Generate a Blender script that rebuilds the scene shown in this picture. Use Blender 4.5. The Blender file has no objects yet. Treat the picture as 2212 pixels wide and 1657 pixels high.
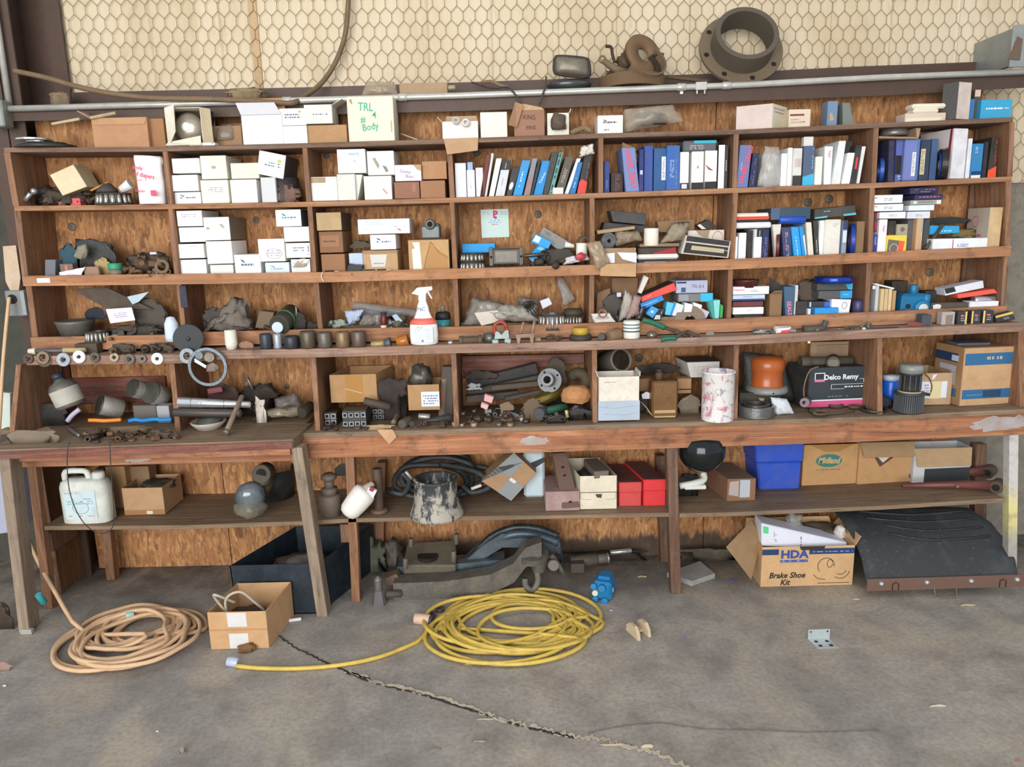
import bpy,bmesh,math,random
from mathutils import Vector,Matrix,noise
sc = bpy.context.scene
COL = sc.collection
V = Vector
R_ = math.radians
# ---------------------------------------------------------------- camera,light,exposure
W,H,FPX = 2212,1657,1600.0
CAM = V((0,-3.4,1.70)); PITCH = R_(11.6); ROLL = R_(1.35)
_f = V((0,math.cos(PITCH),-math.sin(PITCH)))
_u0 = V((0,math.sin(PITCH),math.cos(PITCH))); _r0 = V((1,0,0))
CR = _r0 * math.cos(ROLL) - _u0 * math.sin(ROLL)
CU = _r0 * math.sin(ROLL) + _u0 * math.cos(ROLL)
cd = bpy.data.cameras.new('camera'); cam = bpy.data.objects.new('camera',cd); COL.objects.link(cam)
cd.sensor_width = 36; cd.lens = 36 * FPX / W; cd.clip_start = 0.05; cd.clip_end = 60
m = Matrix((CR,CU,-_f)).transposed().to_4x4(); m.translation = CAM; cam.matrix_world = m
sc.camera = cam
sc.view_settings.view_transform = 'Standard'; sc.view_settings.look = 'None'
sc.view_settings.gamma = 1; sc.view_settings.use_curve_mapping = False
sc.view_settings.exposure = 0.42
wd = bpy.data.worlds.new('daylight'); sc.world = wd; wd.use_nodes = True
bg = wd.node_tree.nodes['Background']; bg.inputs[0].default_value = (0.92,0.95,1.0,1); bg.inputs[1].default_value = 0.55
def area(name,loc,rot,sx,sy,power,col):
 l = bpy.data.lights.new(name,'AREA'); l.shape = 'RECTANGLE'; l.size = sx; l.size_y = sy
 l.energy = power; l.color = col
 o = bpy.data.objects.new(name,l); COL.objects.link(o); o.location = loc; o.rotation_euler = rot
 return o
area('open_door_daylight',(-1.6,-7.5,2.3),(R_(84),0,R_(-12)),5.5,3.8,420,(1.0,0.985,0.955))

def ray(px,py):
 return _f * FPX + CR * (px - W / 2) + CU * (H / 2 - py)
def P(px,py,Y):                       # point seen at a pixel,standing at depth Y
 d = ray(px,py); return CAM + d * ((Y - CAM.y) / d.y)
def G(px,py,z=0.0):                   # point seen at a pixel,lying at height z
 d = ray(px,py); return CAM + d * ((z - CAM.z) / d.z)
def K(Y):                               # metres per pixel at depth Y
 return (Y - CAM.y) / FPX
rnd = random.Random(7)
# ---------------------------------------------------------------- materials
def lin(h):
 if not isinstance(h,str): return h
 h = h.lstrip('#'); c = [int(h[i:i + 2],16) / 255 for i in (0,2,4)]
 return tuple(((x + .055) / 1.055) ** 2.4 if x > .04045 else x / 12.92 for x in c)
_mc = {}
def nt(name):
 m = bpy.data.materials.new(name); m.use_nodes = True; t = m.node_tree
 return m,t,t.nodes['Principled BSDF']
def nn(t,typ,**kw):
 n = t.nodes.new(typ)
 for k,v in kw.items():
  if k in n.inputs: n.inputs[k].default_value = v
  else: setattr(n,k,v)
 return n
def ramp(t,src,stops):
 r = t.nodes.new('ShaderNodeValToRGB'); t.links.new(src,r.inputs[0]); e = r.color_ramp.elements
 while len(e) < len(stops): e.new(0.5)
 for i,(p,c) in enumerate(stops):
  e[i].position = p; e[i].color = (*lin(c),1) if not isinstance(c,(int,float)) else (c,c,c,1)
 return r.outputs[0]
def mixc(t,fac,a,b,mode='MIX'):
 n = t.nodes.new('ShaderNodeMix'); n.data_type = 'RGBA'; n.blend_type = mode
 for i,s in ((0,fac),(6,a),(7,b)):
  if hasattr(s,'links'): t.links.new(s,n.inputs[i])
  elif i == 0: n.inputs[0].default_value = s
  else: n.inputs[i].default_value = (*lin(s),1)
 return n.outputs[2]
def coords(t,scale=(1,1,1),rot=(0,0,0),rand=True):
 tc = t.nodes.new('ShaderNodeTexCoord'); mp = t.nodes.new('ShaderNodeMapping')
 mp.inputs['Scale'].default_value = scale; mp.inputs['Rotation'].default_value = rot
 t.links.new(tc.outputs['Object'],mp.inputs[0])
 if rand:
  oi = t.nodes.new('ShaderNodeObjectInfo'); mu = nn(t,'ShaderNodeMath',operation='MULTIPLY'); mu.inputs[1].default_value = 37.0
  t.links.new(oi.outputs['Random'],mu.inputs[0])
  cb = t.nodes.new('ShaderNodeCombineXYZ'); t.links.new(mu.outputs[0],cb.inputs[0]); t.links.new(mu.outputs[0],cb.inputs[2])
  t.links.new(cb.outputs[0],mp.inputs['Location'])
 return mp.outputs[0]
def noi(t,vec,scale,detail=4,rough=.6,dist=0):
 n = nn(t,'ShaderNodeTexNoise',Scale=scale,Detail=detail,Roughness=rough,Distortion=dist)
 t.links.new(vec,n.inputs['Vector']); return n.outputs['Fac']
def bump(t,b,h,s=.3,d=.003):
 n = nn(t,'ShaderNodeBump',Strength=s,Distance=d); t.links.new(h,n.inputs['Height']); t.links.new(n.outputs[0],b.inputs['Normal'])
def mat(col,rough=.6,metal=0.,dirt=.25,dc='5a4636',alpha=1.,bmp=.15):
 """painted, printed or bare surface with uneven grime"""
 key = (col,rough,metal,dirt,dc,alpha,bmp)
 if key in _mc: return _mc[key]
 m,t,b = nt('surface_' + col)
 v = coords(t); n1 = noi(t,v,14,5,.65,.4); n2 = noi(t,v,90,3)
 f = ramp(t,n1,[(.42,0.0),(.78,dirt)])
 c = mixc(t,f,col,dc); c = mixc(t,ramp(t,n2,[(.3,0.0),(.8,dirt * .35)]),c,dc)
 t.links.new(c,b.inputs['Base Color']); b.inputs['Roughness'].default_value = rough; b.inputs['Metallic'].default_value = metal
 if alpha < 1: b.inputs['Alpha'].default_value = alpha
 if bmp: bump(t,b,n2,bmp)
 _mc[key] = m; return m
def CARD(c='b98a5c'):
 q = [int(c[i:i + 2],16) for i in (0,2,4)]; q = [int(a * .78 + b * .22) for a,b in zip(q,(200,178,152))]; return mat('%02x%02x%02x' % tuple(q),.85,0,.25,'6b4a2c',1,.1)
WHT = lambda c='e6e6e2',d=.16: mat(c,.62,0,d,'9a866a',1,.05)
STEEL = lambda c='8a8a88',d=.45,r=.42: mat(c,r,.75,d,'3a2d22',1,.3)
IRON = lambda c='4a443e',d=.5,r=.7: mat(c,r,.25,d,'6a5844',1,.5)
RUB = lambda c='26282b': mat(c,.6,0,.3,'6b6258',1,.2)
def plastic_film(c='c9c5bd',a=.42):
 key = ('film',c,a)
 if key in _mc: return _mc[key]
 m,t,b = nt('clear_film'); v = coords(t); n = noi(t,v,13,3)
 b.inputs['Base Color'].default_value = (*lin(c),1); b.inputs['Roughness'].default_value = .22
 al = ramp(t,n,[(.3,a * .35),(.75,min(1.,a * 1.1))]); t.links.new(al,b.inputs['Alpha']); bump(t,b,n,.25,.004)
 _mc[key] = m; return m
def wood(c1,c2,c3,name='timber',axis=0,sc_=1.0,stain=.35,rough=.75):
 key = (name,c1,c2,c3,axis,stain)
 if key in _mc: return _mc[key]
 m,t,b = nt(name)
 s = [38,38,38]; s[axis] = 1.6
 v = coords(t,tuple(x * sc_ for x in s)); g = noi(t,v,1.0,6,.62,1.2)
 v2 = coords(t,(1,1,1)); bigs = noi(t,v2,2.3,4,.6,.3); blot = noi(t,v2,9,4,.6,.2); fine = noi(t,v2,60,3)
 c = ramp(t,g,[(.3,c1),(.52,c2),(.75,c3)])
 c = mixc(t,ramp(t,bigs,[(.35,0.0),(.75,.55)]),c,c1)
 c = mixc(t,ramp(t,blot,[(.55,0.0),(.72,stain)]),c,'3a2a22')
 s2 = [7,7,7]; s2[axis] = .9; v3 = coords(t,tuple(s2)); w_ = noi(t,v3,2.2,7,.75,.8); w2 = noi(t,v3,5.5,6,.8,.4)
 c = mixc(t,ramp(t,w_,[(.5,0.0),(.68,.5)]),c,'7d7068'); c = mixc(t,ramp(t,w2,[(.56,0.0),(.66,.6)]),c,'3d281c')
 c = mixc(t,ramp(t,fine,[(.5,0.0),(.9,.25)]),c,'8d8078')
 t.links.new(c,b.inputs['Base Color']); b.inputs['Roughness'].default_value = rough; bump(t,b,g,.35,.002)
 _mc[key] = m; return m
def osb(c=('8c5e38','a97448','c4935f','6e4829')):
 m,t,b = nt('strand_board'); cols = []
 for i,(rz,sx,sy) in enumerate(((.25,34,8),(-.3,42,10),(1.1,30,9))):
  v = coords(t,(sx,1,sy),(0,rz,0),False); w = nn(t,'ShaderNodeTexNoise',Scale=.9,Detail=4,Roughness=.65); t.links.new(v,w.inputs['Vector'])
  ad = nn(t,'ShaderNodeVectorMath',operation='MULTIPLY_ADD'); ad.inputs[1].default_value = (1.5,1.5,1.5); t.links.new(w.outputs['Color'],ad.inputs[0]); t.links.new(v,ad.inputs[2]); v = ad.outputs[0]
  vo = nn(t,'ShaderNodeTexVoronoi',Scale=1.6 + i * .5,Randomness=1.0); t.links.new(v,vo.inputs['Vector'])
  cols.append(vo)
 hue = ramp(t,_sep(t,cols[0].outputs['Color'],0),[(0.,c[3]),(.25,c[0]),(.6,c[1]),(1.,c[2])])
 hue2 = ramp(t,_sep(t,cols[1].outputs['Color'],1),[(0.,c[0]),(.5,c[1]),(1.,c[2])])
 hue3 = ramp(t,_sep(t,cols[2].outputs['Color'],1),[(0.,c[0]),(.6,c[1]),(1.,'cf9c68')])
 v = coords(t,(1,1,1),(0,0,0),False); big = noi(t,v,12,3,.5,.8)
 cc = mixc(t,ramp(t,big,[(.44,0),(.56,1)]),hue,hue2)
 cc = mixc(t,ramp(t,_sep(t,cols[2].outputs['Color'],0),[(.62,0),(.7,.9)]),cc,hue3)
 n = noi(t,v,3.0,5,.6,.3); cc = mixc(t,ramp(t,n,[(.45,0),(.85,.5)]),cc,'6b4a30')
 v3 = coords(t,(3,1,.7),(0,0,0),False); n2 = noi(t,v3,40,5,.7); cc = mixc(t,ramp(t,n2,[(.45,0),(.8,.4)]),cc,'d0a06e')
 n4 = noi(t,v,2.1,4,.7,.2); cc = mixc(t,ramp(t,n4,[(.6,0),(.72,.35)]),cc,'8b7a66')
 # oily soot splashed up from the floor
 sp = t.nodes.new('ShaderNodeSeparateXYZ'); t.links.new(v,sp.inputs[0])
 v4 = coords(t,(5,1,1),(0,0,0),False); n5 = noi(t,v4,3.5,5,.7)
 a = nn(t,'ShaderNodeMath',operation='MULTIPLY_ADD'); a.inputs[1].default_value = -.2; t.links.new(n5,a.inputs[0]); t.links.new(sp.outputs[2],a.inputs[2])
 xr = nn(t,'ShaderNodeMapRange'); xr.inputs[1].default_value = -.9; xr.inputs[2].default_value = -.5; t.links.new(sp.outputs[0],xr.inputs[0])
 f = nn(t,'ShaderNodeMath',operation='MULTIPLY'); t.links.new(ramp(t,a.outputs[0],[(0.,.88),(.035,0)]),f.inputs[0]); t.links.new(xr.outputs[0],f.inputs[1])
 cc = mixc(t,f.outputs[0],cc,'38322d')
 t.links.new(cc,b.inputs['Base Color']); b.inputs['Roughness'].default_value = .75
 bump(t,b,n2,.3,.003)
 return m
def _sep(t,s,i):
 n = t.nodes.new('ShaderNodeSeparateColor'); t.links.new(s,n.inputs[0]); return n.outputs[i]
# ---------------------------------------------------------------- mesh builder
class MB:
 def __init__(s): s.v = []; s.f = []; s.m = []; s.sm = []; s.mats = []
 def mi(s,m):
  if m not in s.mats: s.mats.append(m)
  return s.mats.index(m)
 def add(s,vs,fs,m,smooth=False):
  k = len(s.v); i = s.mi(m); s.v += [V(p) for p in vs]
  for f in fs: s.f.append(tuple(k + j for j in f)); s.m.append(i); s.sm.append(smooth)
  return s
 def hexa(s,p,m,bev=.0015):
  """8 corners: front quad (TL TR BR BL) then back quad, chamfered edges"""
  p = [V(q) for q in p]
  if bev <= 0:
   return s.add(p,[(0,3,2,1),(4,5,6,7),(0,1,5,4),(1,2,6,5),(2,3,7,6),(3,0,4,7)],m)
  nb = {0: (1,3,4),1: (0,2,5),2: (1,3,6),3: (0,2,7),4: (5,7,0),5: (4,6,1),6: (5,7,2),7: (4,6,3)}
  faces = [(0,3,2,1),(4,5,6,7),(0,1,5,4),(1,2,6,5),(2,3,7,6),(3,0,4,7)]
  idx = {}; vs = []
  for fi,f in enumerate(faces):
   for c in f:
    d = V((0,0,0))
    for n_ in nb[c]:
     if n_ in f:
      e = p[n_] - p[c]; L = e.length or 1; d += e / L * min(bev,L * .4)
    idx[(fi,c)] = len(vs); vs.append(p[c] + d)
  fs = [tuple(idx[(fi,c)] for c in f) for fi,f in enumerate(faces)]
  for a in range(8):
   for b2 in nb[a]:
    if b2 > a:
     ff = [i for i,f in enumerate(faces) if a in f and b2 in f]
     fs.append((idx[(ff[0],a)],idx[(ff[0],b2)],idx[(ff[1],b2)],idx[(ff[1],a)]))
   ff = [i for i,f in enumerate(faces) if a in f]; fs.append(tuple(idx[(i,a)] for i in ff))
  return s.add(vs,fs,m)
 def box(s,c,size,m,rot=None,bev=.0015):
  hx,hy,hz = [q / 2 for q in size]; M = rot if rot else Matrix()
  M = M.to_3x3()
  cs = [(-hx,-hy,hz),(hx,-hy,hz),(hx,-hy,-hz),(-hx,-hy,-hz),(-hx,hy,hz),(hx,hy,hz),(hx,hy,-hz),(-hx,hy,-hz)]
  return s.hexa([V(c) + M @ V(q) for q in cs],m,bev)
 def lathe(s,prof,m,M=None,n=24,caps=True,smooth=True):
  M = M or Matrix(); vs = []; fs = []
  for r,z in prof:
   for i in range(n):
    a = 2 * math.pi * i / n; vs.append(M @ V((r * math.cos(a),r * math.sin(a),z)))
  for j in range(len(prof) - 1):
   for i in range(n):
    a,b2 = j * n + i,j * n + (i + 1) % n; fs.append((a,b2,b2 + n,a + n))
  s.add(vs,fs,m,smooth)
  if caps:
   k = len(s.v) - len(vs); i = s.mi(m)
   if prof[0][0] > 1e-5: s.f.append(tuple(k + j for j in reversed(range(n)))); s.m.append(i); s.sm.append(False)
   if prof[-1][0] > 1e-5: s.f.append(tuple(k + (len(prof) - 1) * n + j for j in range(n))); s.m.append(i); s.sm.append(False)
  return s
 def ring(s,ri,ro,h,m,M=None,n=32,bev=.001):
  b = min(bev,h * .3,(ro - ri) * .3)
  pr = [(ri,b),(ri + b,0),(ro - b,0),(ro,b),(ro,h - b),(ro - b,h),(ri + b,h),(ri,h - b),(ri,b)]
  return s.lathe(pr,m,M,n,False,False)
 def tube(s,pts,r,m,n=8,closed=False,caps=True,smooth=True):
  pts = [V(p) for p in pts]; L = len(pts); vs = []; fs = []
  rr = r if isinstance(r,(list,tuple)) else [r] * L
  t0 = (pts[1] - pts[0]).normalized(); up = V((0,0,1)) if abs(t0.z) < .9 else V((1,0,0))
  nrm = t0.cross(up).normalized()
  for i in range(L):
   a = pts[(i - 1) % L] if (closed or i > 0) else pts[i]; b2 = pts[(i + 1) % L] if (closed or i < L - 1) else pts[i]
   t = (b2 - a).normalized() if (b2 - a).length > 1e-9 else t0
   nrm = (nrm - t * nrm.dot(t)); nrm = nrm.normalized() if nrm.length > 1e-6 else t.orthogonal().normalized()
   bi = t.cross(nrm)
   for k in range(n):
    q = 2 * math.pi * k / n; vs.append(pts[i] + (nrm * math.cos(q) + bi * math.sin(q)) * rr[i])
  for i in range(L if closed else L - 1):
   for k in range(n):
    a = i * n + k; b2 = i * n + (k + 1) % n; c = ((i + 1) % L) * n; fs.append((a,b2,c + (k + 1) % n,c + k))
  if caps and not closed:
   fs.append(tuple(reversed(range(n)))); fs.append(tuple((L - 1) * n + k for k in range(n)))
  return s.add(vs,fs,m,smooth)
 def cyl(s,a,b2,r,m,n=16,r2=None):
  """cylinder between two points with chamfered rims"""
  a = V(a); b2 = V(b2); d = (b2 - a); L = d.length; r2 = r if r2 is None else r2; c = min(.0015,r * .2,L * .2)
  M = Matrix.Translation(a) @ d.to_track_quat('Z','Y').to_matrix().to_4x4()
  s.lathe([(r - c,0),(r,c),(r2,L - c),(r2 - c,L)],m,M,n,True,True); return s
 def slab(s,poly,th,m,M=None,smooth=False,bev=0):
  """2-D outline (x, z) extruded by th along +y, then M"""
  M = M or Matrix(); n = len(poly)
  ar = sum(poly[i][0] * poly[(i + 1) % n][1] - poly[(i + 1) % n][0] * poly[i][1] for i in range(n))
  if ar < 0: poly = poly[::-1]
  vs = [M @ V((x,0,z)) for x,z in poly] + [M @ V((x,th,z)) for x,z in poly]
  fs = [tuple(range(n)),tuple(reversed(range(n,2 * n)))] + [(i,i + n,(i + 1) % n + n,(i + 1) % n) for i in range(n)]
  return s.add(vs,fs,m,smooth)
 def sheet(s,grid,th,m,smooth=True):
  """grid[j][i] of points -> thick sheet"""
  nj,ni = len(grid),len(grid[0]); g = [[V(p) for p in r] for r in grid]; top = []; bot = []
  for j in range(nj):
   for i in range(ni):
    du = g[j][min(i + 1,ni - 1)] - g[j][max(i - 1,0)]; dv = g[min(j + 1,nj - 1)][i] - g[max(j - 1,0)][i]
    nr = du.cross(dv); nr = nr.normalized() if nr.length > 1e-12 else V((0,0,1))
    top.append(g[j][i] + nr * th / 2); bot.append(g[j][i] - nr * th / 2)
  N = nj * ni; fs = []
  for j in range(nj - 1):
   for i in range(ni - 1):
    a = j * ni + i; fs.append((a,a + 1,a + ni + 1,a + ni)); fs.append((N + a,N + a + ni,N + a + ni + 1,N + a + 1))
  for i in range(ni - 1):
   fs.append((i,N + i,N + i + 1,i + 1)); a = (nj - 1) * ni + i; fs.append((a,a + 1,N + a + 1,N + a))
  for j in range(nj - 1):
   a = j * ni; fs.append((a,a + ni,N + a + ni,N + a)); a += ni - 1; fs.append((a,N + a,N + a + ni,a + ni))
  return s.add(top + bot,fs,m,smooth)
 def blob(s,c,size,m,seed=0,amp=.3,freq=1.6,sub=3,smooth=True,rot=None,flat=True):
  """lumpy crumpled solid, flat underneath"""
  b = bmesh.new(); bmesh.ops.create_icosphere(b,subdivisions=sub,radius=1); vs = []; off = V((seed * 3.7,seed * 1.3,seed * 2.1))
  Mr = rot.to_3x3() if rot else Matrix.Identity(3)
  for q in b.verts:
   p = q.co.copy(); k = 1 + amp * noise.noise(p * freq + off) + amp * .5 * noise.noise(p * freq * 2.7 + off)
   p *= k
   if flat and p.z < -.6: p.z = -.6
   vs.append(V(c) + Mr @ V((p.x * size[0] / 2,p.y * size[1] / 2,(p.z + (.0 if not flat else 0)) * size[2] / 2)))
  fs = [tuple(x.index for x in f.verts) for f in b.faces]; b.free()
  return s.add(vs,fs,m,smooth)
 def sphere(s,c,r,m,n=16,sz=(1,1,1)):
  pr = []; k = n // 2
  for j in range(k + 1):
   a = math.pi * j / k - math.pi / 2; pr.append((max(1e-6,r * math.cos(a)),r * math.sin(a)))
  return s.lathe(pr,m,Matrix.Translation(V(c)) @ Matrix.Diagonal((*sz,1)),n,False)
 def text(s,body,M,h,m,th=.0006,align='CENTER',bold=0,shear=0,sx=1.0,maxw=None,maxh=None):
  """lettering in local x (right) / z (up), facing -y"""
  cu = bpy.data.curves.new('t','FONT'); cu.body = body; cu.size = h; cu.extrude = th / 2; cu.align_x = align; cu.align_y = 'CENTER'
  cu.offset = bold; cu.shear = shear; cu.resolution_u = 2
  o = bpy.data.objects.new('t',cu); me = bpy.data.meshes.new_from_object(o)
  if maxw and me.vertices:
   w = (max(q.co.x for q in me.vertices) - min(q.co.x for q in me.vertices)) * sx
   if w > maxw: sx *= maxw / w
   if maxh and h * .8 > maxh: h2 = maxh / (h * .8); M = M @ Matrix.Diagonal((1,1,h2,1))
  Q = M @ Matrix.Rotation(math.pi / 2,4,'X') @ Matrix.Diagonal((sx,1,1,1))
  s.add([Q @ q.co for q in me.vertices],[tuple(p.vertices) for p in me.polygons],m)
  bpy.data.objects.remove(o); bpy.data.curves.remove(cu); bpy.data.meshes.remove(me); return s
 def base(s):
  xs = [q.x for q in s.v]; ys = [q.y for q in s.v]; zs = [q.z for q in s.v]
  return V(((min(xs) + max(xs)) / 2,(min(ys) + max(ys)) / 2,min(zs)))
 def build(s,name,parent=None,origin=None):
  o0 = origin if origin is not None else (parent['_o'] if parent and '_o' in parent.keys() else s.base())
  o0 = V(o0)
  me = bpy.data.meshes.new(name); me.from_pydata([tuple(q - o0) for q in s.v],[],s.f)
  for mm in s.mats: me.materials.append(mm)
  me.polygons.foreach_set('material_index',s.m); me.polygons.foreach_set('use_smooth',s.sm); me.update()
  o = bpy.data.objects.new(name,me); COL.objects.link(o)
  if parent: o.parent = parent
  else: o.location = o0
  return o
def tag(o,label=None,cat=None,group=None,kind=None):
 if label: o['label'] = label
 if cat: o['category'] = cat
 if group: o['group'] = group
 if kind: o['kind'] = kind
 return o
def T(name,label,cat,parts,group=None,kind=None):
 """a thing: an Empty at its base with parts [(part name, MB, label or None, [sub-parts])]"""
 lo = [p[1].base() for p in parts]; xs = [q.x for q in lo]; ys = [q.y for q in lo]; zs = [q.z for q in lo]
 o0 = V((sum(xs) / len(xs),sum(ys) / len(ys),min(zs)))
 e = bpy.data.objects.new(name,None); COL.objects.link(e); e.location = o0; e.empty_display_size = .05
 tag(e,label,cat,group,kind)
 for p in parts:
  c = p[1].build(p[0],e,o0)
  if len(p) > 2 and p[2]: c['label'] = p[2]
  for q in (p[3] if len(p) > 3 else []):
   d = q[1].build(q[0],c,o0)
   if len(q) > 2 and q[2]: d['label'] = q[2]
 return e
def S(name,label,cat,mb,group=None,kind=None):
 return tag(mb.build(name),label,cat,group,kind)
def struct(name,mb,label=None,origin=(0,0,0)):
 o = mb.build(name,None,origin); o['kind'] = 'structure'
 if label: o['label'] = label
 return o
def rotz(a): return Matrix.Rotation(a,4,'Z')
def rotx(a): return Matrix.Rotation(a,4,'X')
def roty(a): return Matrix.Rotation(a,4,'Y')
def TR(p): return Matrix.Translation(V(p))
def interp(poly,x):
 if x <= poly[0][0]: return poly[0][1]
 for (a,b),(c,d) in zip(poly,poly[1:]):
  if x <= c: return b + (d - b) * (x - a) / (c - a)
 return poly[-1][1]
def smoothpath(pts,n=6,closed=False):
 pts = [V(p) for p in pts]; out = []; L = len(pts)
 for i in range(L if closed else L - 1):
  p0 = pts[(i - 1) % L] if closed or i > 0 else pts[i]; p1 = pts[i]; p2 = pts[(i + 1) % L]
  p3 = pts[(i + 2) % L] if closed or i + 2 < L else p2
  for k in range(n):
   t = k / n; out.append(.5 * ((2 * p1) + (p2 - p0) * t + (2 * p0 - 5 * p1 + 4 * p2 - p3) * t * t + (3 * p1 - p0 - 3 * p2 + p3) * t ** 3))
 if not closed: out.append(pts[-1])
 return out

# ---------------------------------------------------------------- the building
YB = .255                                  # face of the strand board behind the shelves
RED = wood('80563a','a97a55','c69a76','redwood_board',0,1,.45)
REDZ = wood('6b4932','956a4b','b58a68','redwood_upright',2,1,.4)
DARKZ = wood('4f382a','70503c','8f6c55','aged_upright',2,1,.4)
GREYW = wood('6a5744','8a7259','a58d70','dusty_board',0,1,.3)
PALEZ = wood('75655a','93816c','b5a288','weathered_leg',2,1,.4)
APR = wood('7c4a30','b0754f','d6a27a','apron_board',0,.8,.6)
WORN = wood('76584a','9f7e6a','c0a596','worn_edge_board',0,1,.5)
OSB = osb()
def concrete():
 m,t,b = nt('concrete'); v = coords(t,(1,1,1),(0,0,0),False)
 n1 = noi(t,v,.9,6,.6,.4); n2 = noi(t,v,5,6,.65,.3); n3 = noi(t,v,55,4,.7); n4 = noi(t,v,1.7,3,.5,1.5)
 c = ramp(t,n1,[(.3,'8f8c88'),(.5,'a7a198'),(.72,'b9ae9d')])
 c = mixc(t,ramp(t,n2,[(.4,0.0),(.68,.7)]),c,'77706a')
 c = mixc(t,ramp(t,n4,[(.5,0.0),(.7,.6)]),c,'bcae98')
 c = mixc(t,ramp(t,n3,[(.4,0.0),(.75,.5)]),c,'655f58')
 # floor darkens unevenly towards the foot of the wall
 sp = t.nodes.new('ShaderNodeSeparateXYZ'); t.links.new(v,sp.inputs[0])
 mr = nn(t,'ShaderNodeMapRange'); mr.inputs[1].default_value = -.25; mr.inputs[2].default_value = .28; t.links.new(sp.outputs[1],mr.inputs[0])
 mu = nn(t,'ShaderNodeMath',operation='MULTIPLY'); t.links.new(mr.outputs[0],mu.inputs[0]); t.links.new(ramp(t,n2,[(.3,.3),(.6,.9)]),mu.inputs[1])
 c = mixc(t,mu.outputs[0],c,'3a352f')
 t.links.new(c,b.inputs['Base Color']); b.inputs['Roughness'].default_value = .72; bump(t,b,n3,.35,.003); return m
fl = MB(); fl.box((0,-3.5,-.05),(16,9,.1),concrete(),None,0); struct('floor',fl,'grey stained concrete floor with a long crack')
def crack(pts,w,m,seed,nm,lab):
 r = random.Random(seed); p = smoothpath([G(x,y,.001) for x,y in pts],14); mb = MB(); L = []; Rr = []
 for i,q in enumerate(p):
  a = p[min(i + 1,len(p) - 1)] - p[max(i - 1,0)]; n_ = V((-a.y,a.x,0)).normalized(); j = n_ * r.uniform(-1,1) * w * 1.3
  k = w * r.uniform(.4,1.3); L.append(q + j + n_ * k + V((0,0,.002))); Rr.append(q + j - n_ * k + V((0,0,.002)))
 mb.sheet([L,Rr],.002,m,False); o = struct(nm,mb,lab); return o
STRAW = mat('c4baa4',.9,0,.5,'6b5b45',1,.6); GAP = mat('2f2a26',.9,0,.2)
crack([(590,1366),(640,1400),(690,1425),(745,1450),(800,1468)],.0035,GAP,1,'trim_crack','thin dark crack in the floor beside the cardboard carton')
crack([(745,1450),(830,1478),(920,1500),(1020,1532),(1110,1560),(1180,1578),(1240,1590),(1300,1598),(1370,1615),(1430,1635),(1500,1665)],.009,STRAW,2,'trim_crack','dusty straw filled crack running across the floor')
crack([(745,1452),(830,1481),(920,1503),(1020,1535),(1110,1564),(1180,1582),(1240,1594)],.004,GAP,12,'trim_crack','dark edge of the long crack')  # thin dark strip along the near edge of the crack
crack([(1270,1585),(1330,1572),(1420,1563),(1520,1575),(1640,1578),(1760,1582),(1900,1578)],.0011,mat('6e665c',.9,0,.3),3,'trim_crack','hairline crack branching to the right')
# strand board wall behind the shelves
def osb_x(px): return P(px,700,YB).x
wb = MB(); zt = P(1300,205,YB).z
wb.box((P(1547,250,YB).x,YB + .022,1.),(.06,.006,2.),mat('1c1815',.9,0,0),None,0); xs = [P(76,280,YB).x,P(478,1000,YB).x,P(1547,250,YB).x,P(2112,330,YB).x]  # dark strip added behind the seam so no lit wall shows through
for a,b2 in zip(xs,xs[1:]): wb.box(((a + b2) / 2,YB + .008,zt / 2 + .002),(b2 - a - .004,.016,zt - .004),OSB,None,.001)
struct('wall_back',wb,'orange brown strand board panels behind the shelves')
# cream ribbed metal wall
CREAM = None
def cream():
 m,t,b = nt('cream_sheet'); v = coords(t,(1,1,.35),(0,0,0),False); n1 = noi(t,v,3,5,.6,.5); n2 = noi(t,v,16,5,.7,.8)
 c = ramp(t,n1,[(.3,'bfab8a'),(.5,'d2c2a4'),(.7,'dacdb2')]); c = mixc(t,ramp(t,n2,[(.56,0.0),(.78,.5)]),c,'a98a62')
 t.links.new(c,b.inputs['Base Color']); b.inputs['Roughness'].default_value = .6; bump(t,b,n2,.2); return m
CREAM = cream()
YW = .40
zc0 = P(1100,420,YW).z; zc1 = 3.3; cw = MB(); rowa = []; rowb = []
X0 = P(60,300,YW).x; X1 = 4.2; rib = sorted(P(q,100,YW).x for q in (150,330,480,545,748,925,1062,1205,1330,1487,1620,1790,1918,2065,2190))
pts = [X0]
for q in rib:
 pts += [q - .014,q - .007,q,q + .007]
pts.append(X1)
def yo(x_):
 for q in rib:
  if abs(x_ - q) < .004: return -.005
 return 0
for z_ in (zc0,zc1): (rowa if z_ == zc0 else rowb).extend([(x_,YW + yo(x_),z_) for x_ in pts])
cw.sheet([rowa,rowb],.004,CREAM,False)
for q in (P(545,100,YW).x,): cw.box((q + .02,YW - .006,(zc0 + zc1) / 2),(.035,.008,zc1 - zc0),mat('c2a57e',.7,0,.5,'8d6d48'),None,.001)
struct('wall_back_upper',cw,'cream ribbed sheet metal wall above the shelves')
lw = MB(); lw.box((3.0,YW + .03,zc0 / 2),(2.6,.02,zc0),mat('8a8478',.8,0,.6,'4c463c'),None,0)
lw.box((-3.9,YW + .03,1.65),(3.4,.02,3.3),mat('4a4a42',.85,0,.5,'2a2822'),None,0)
struct('wall_back_lower',lw,'dark lower metal wall past both ends of the shelves')
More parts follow.
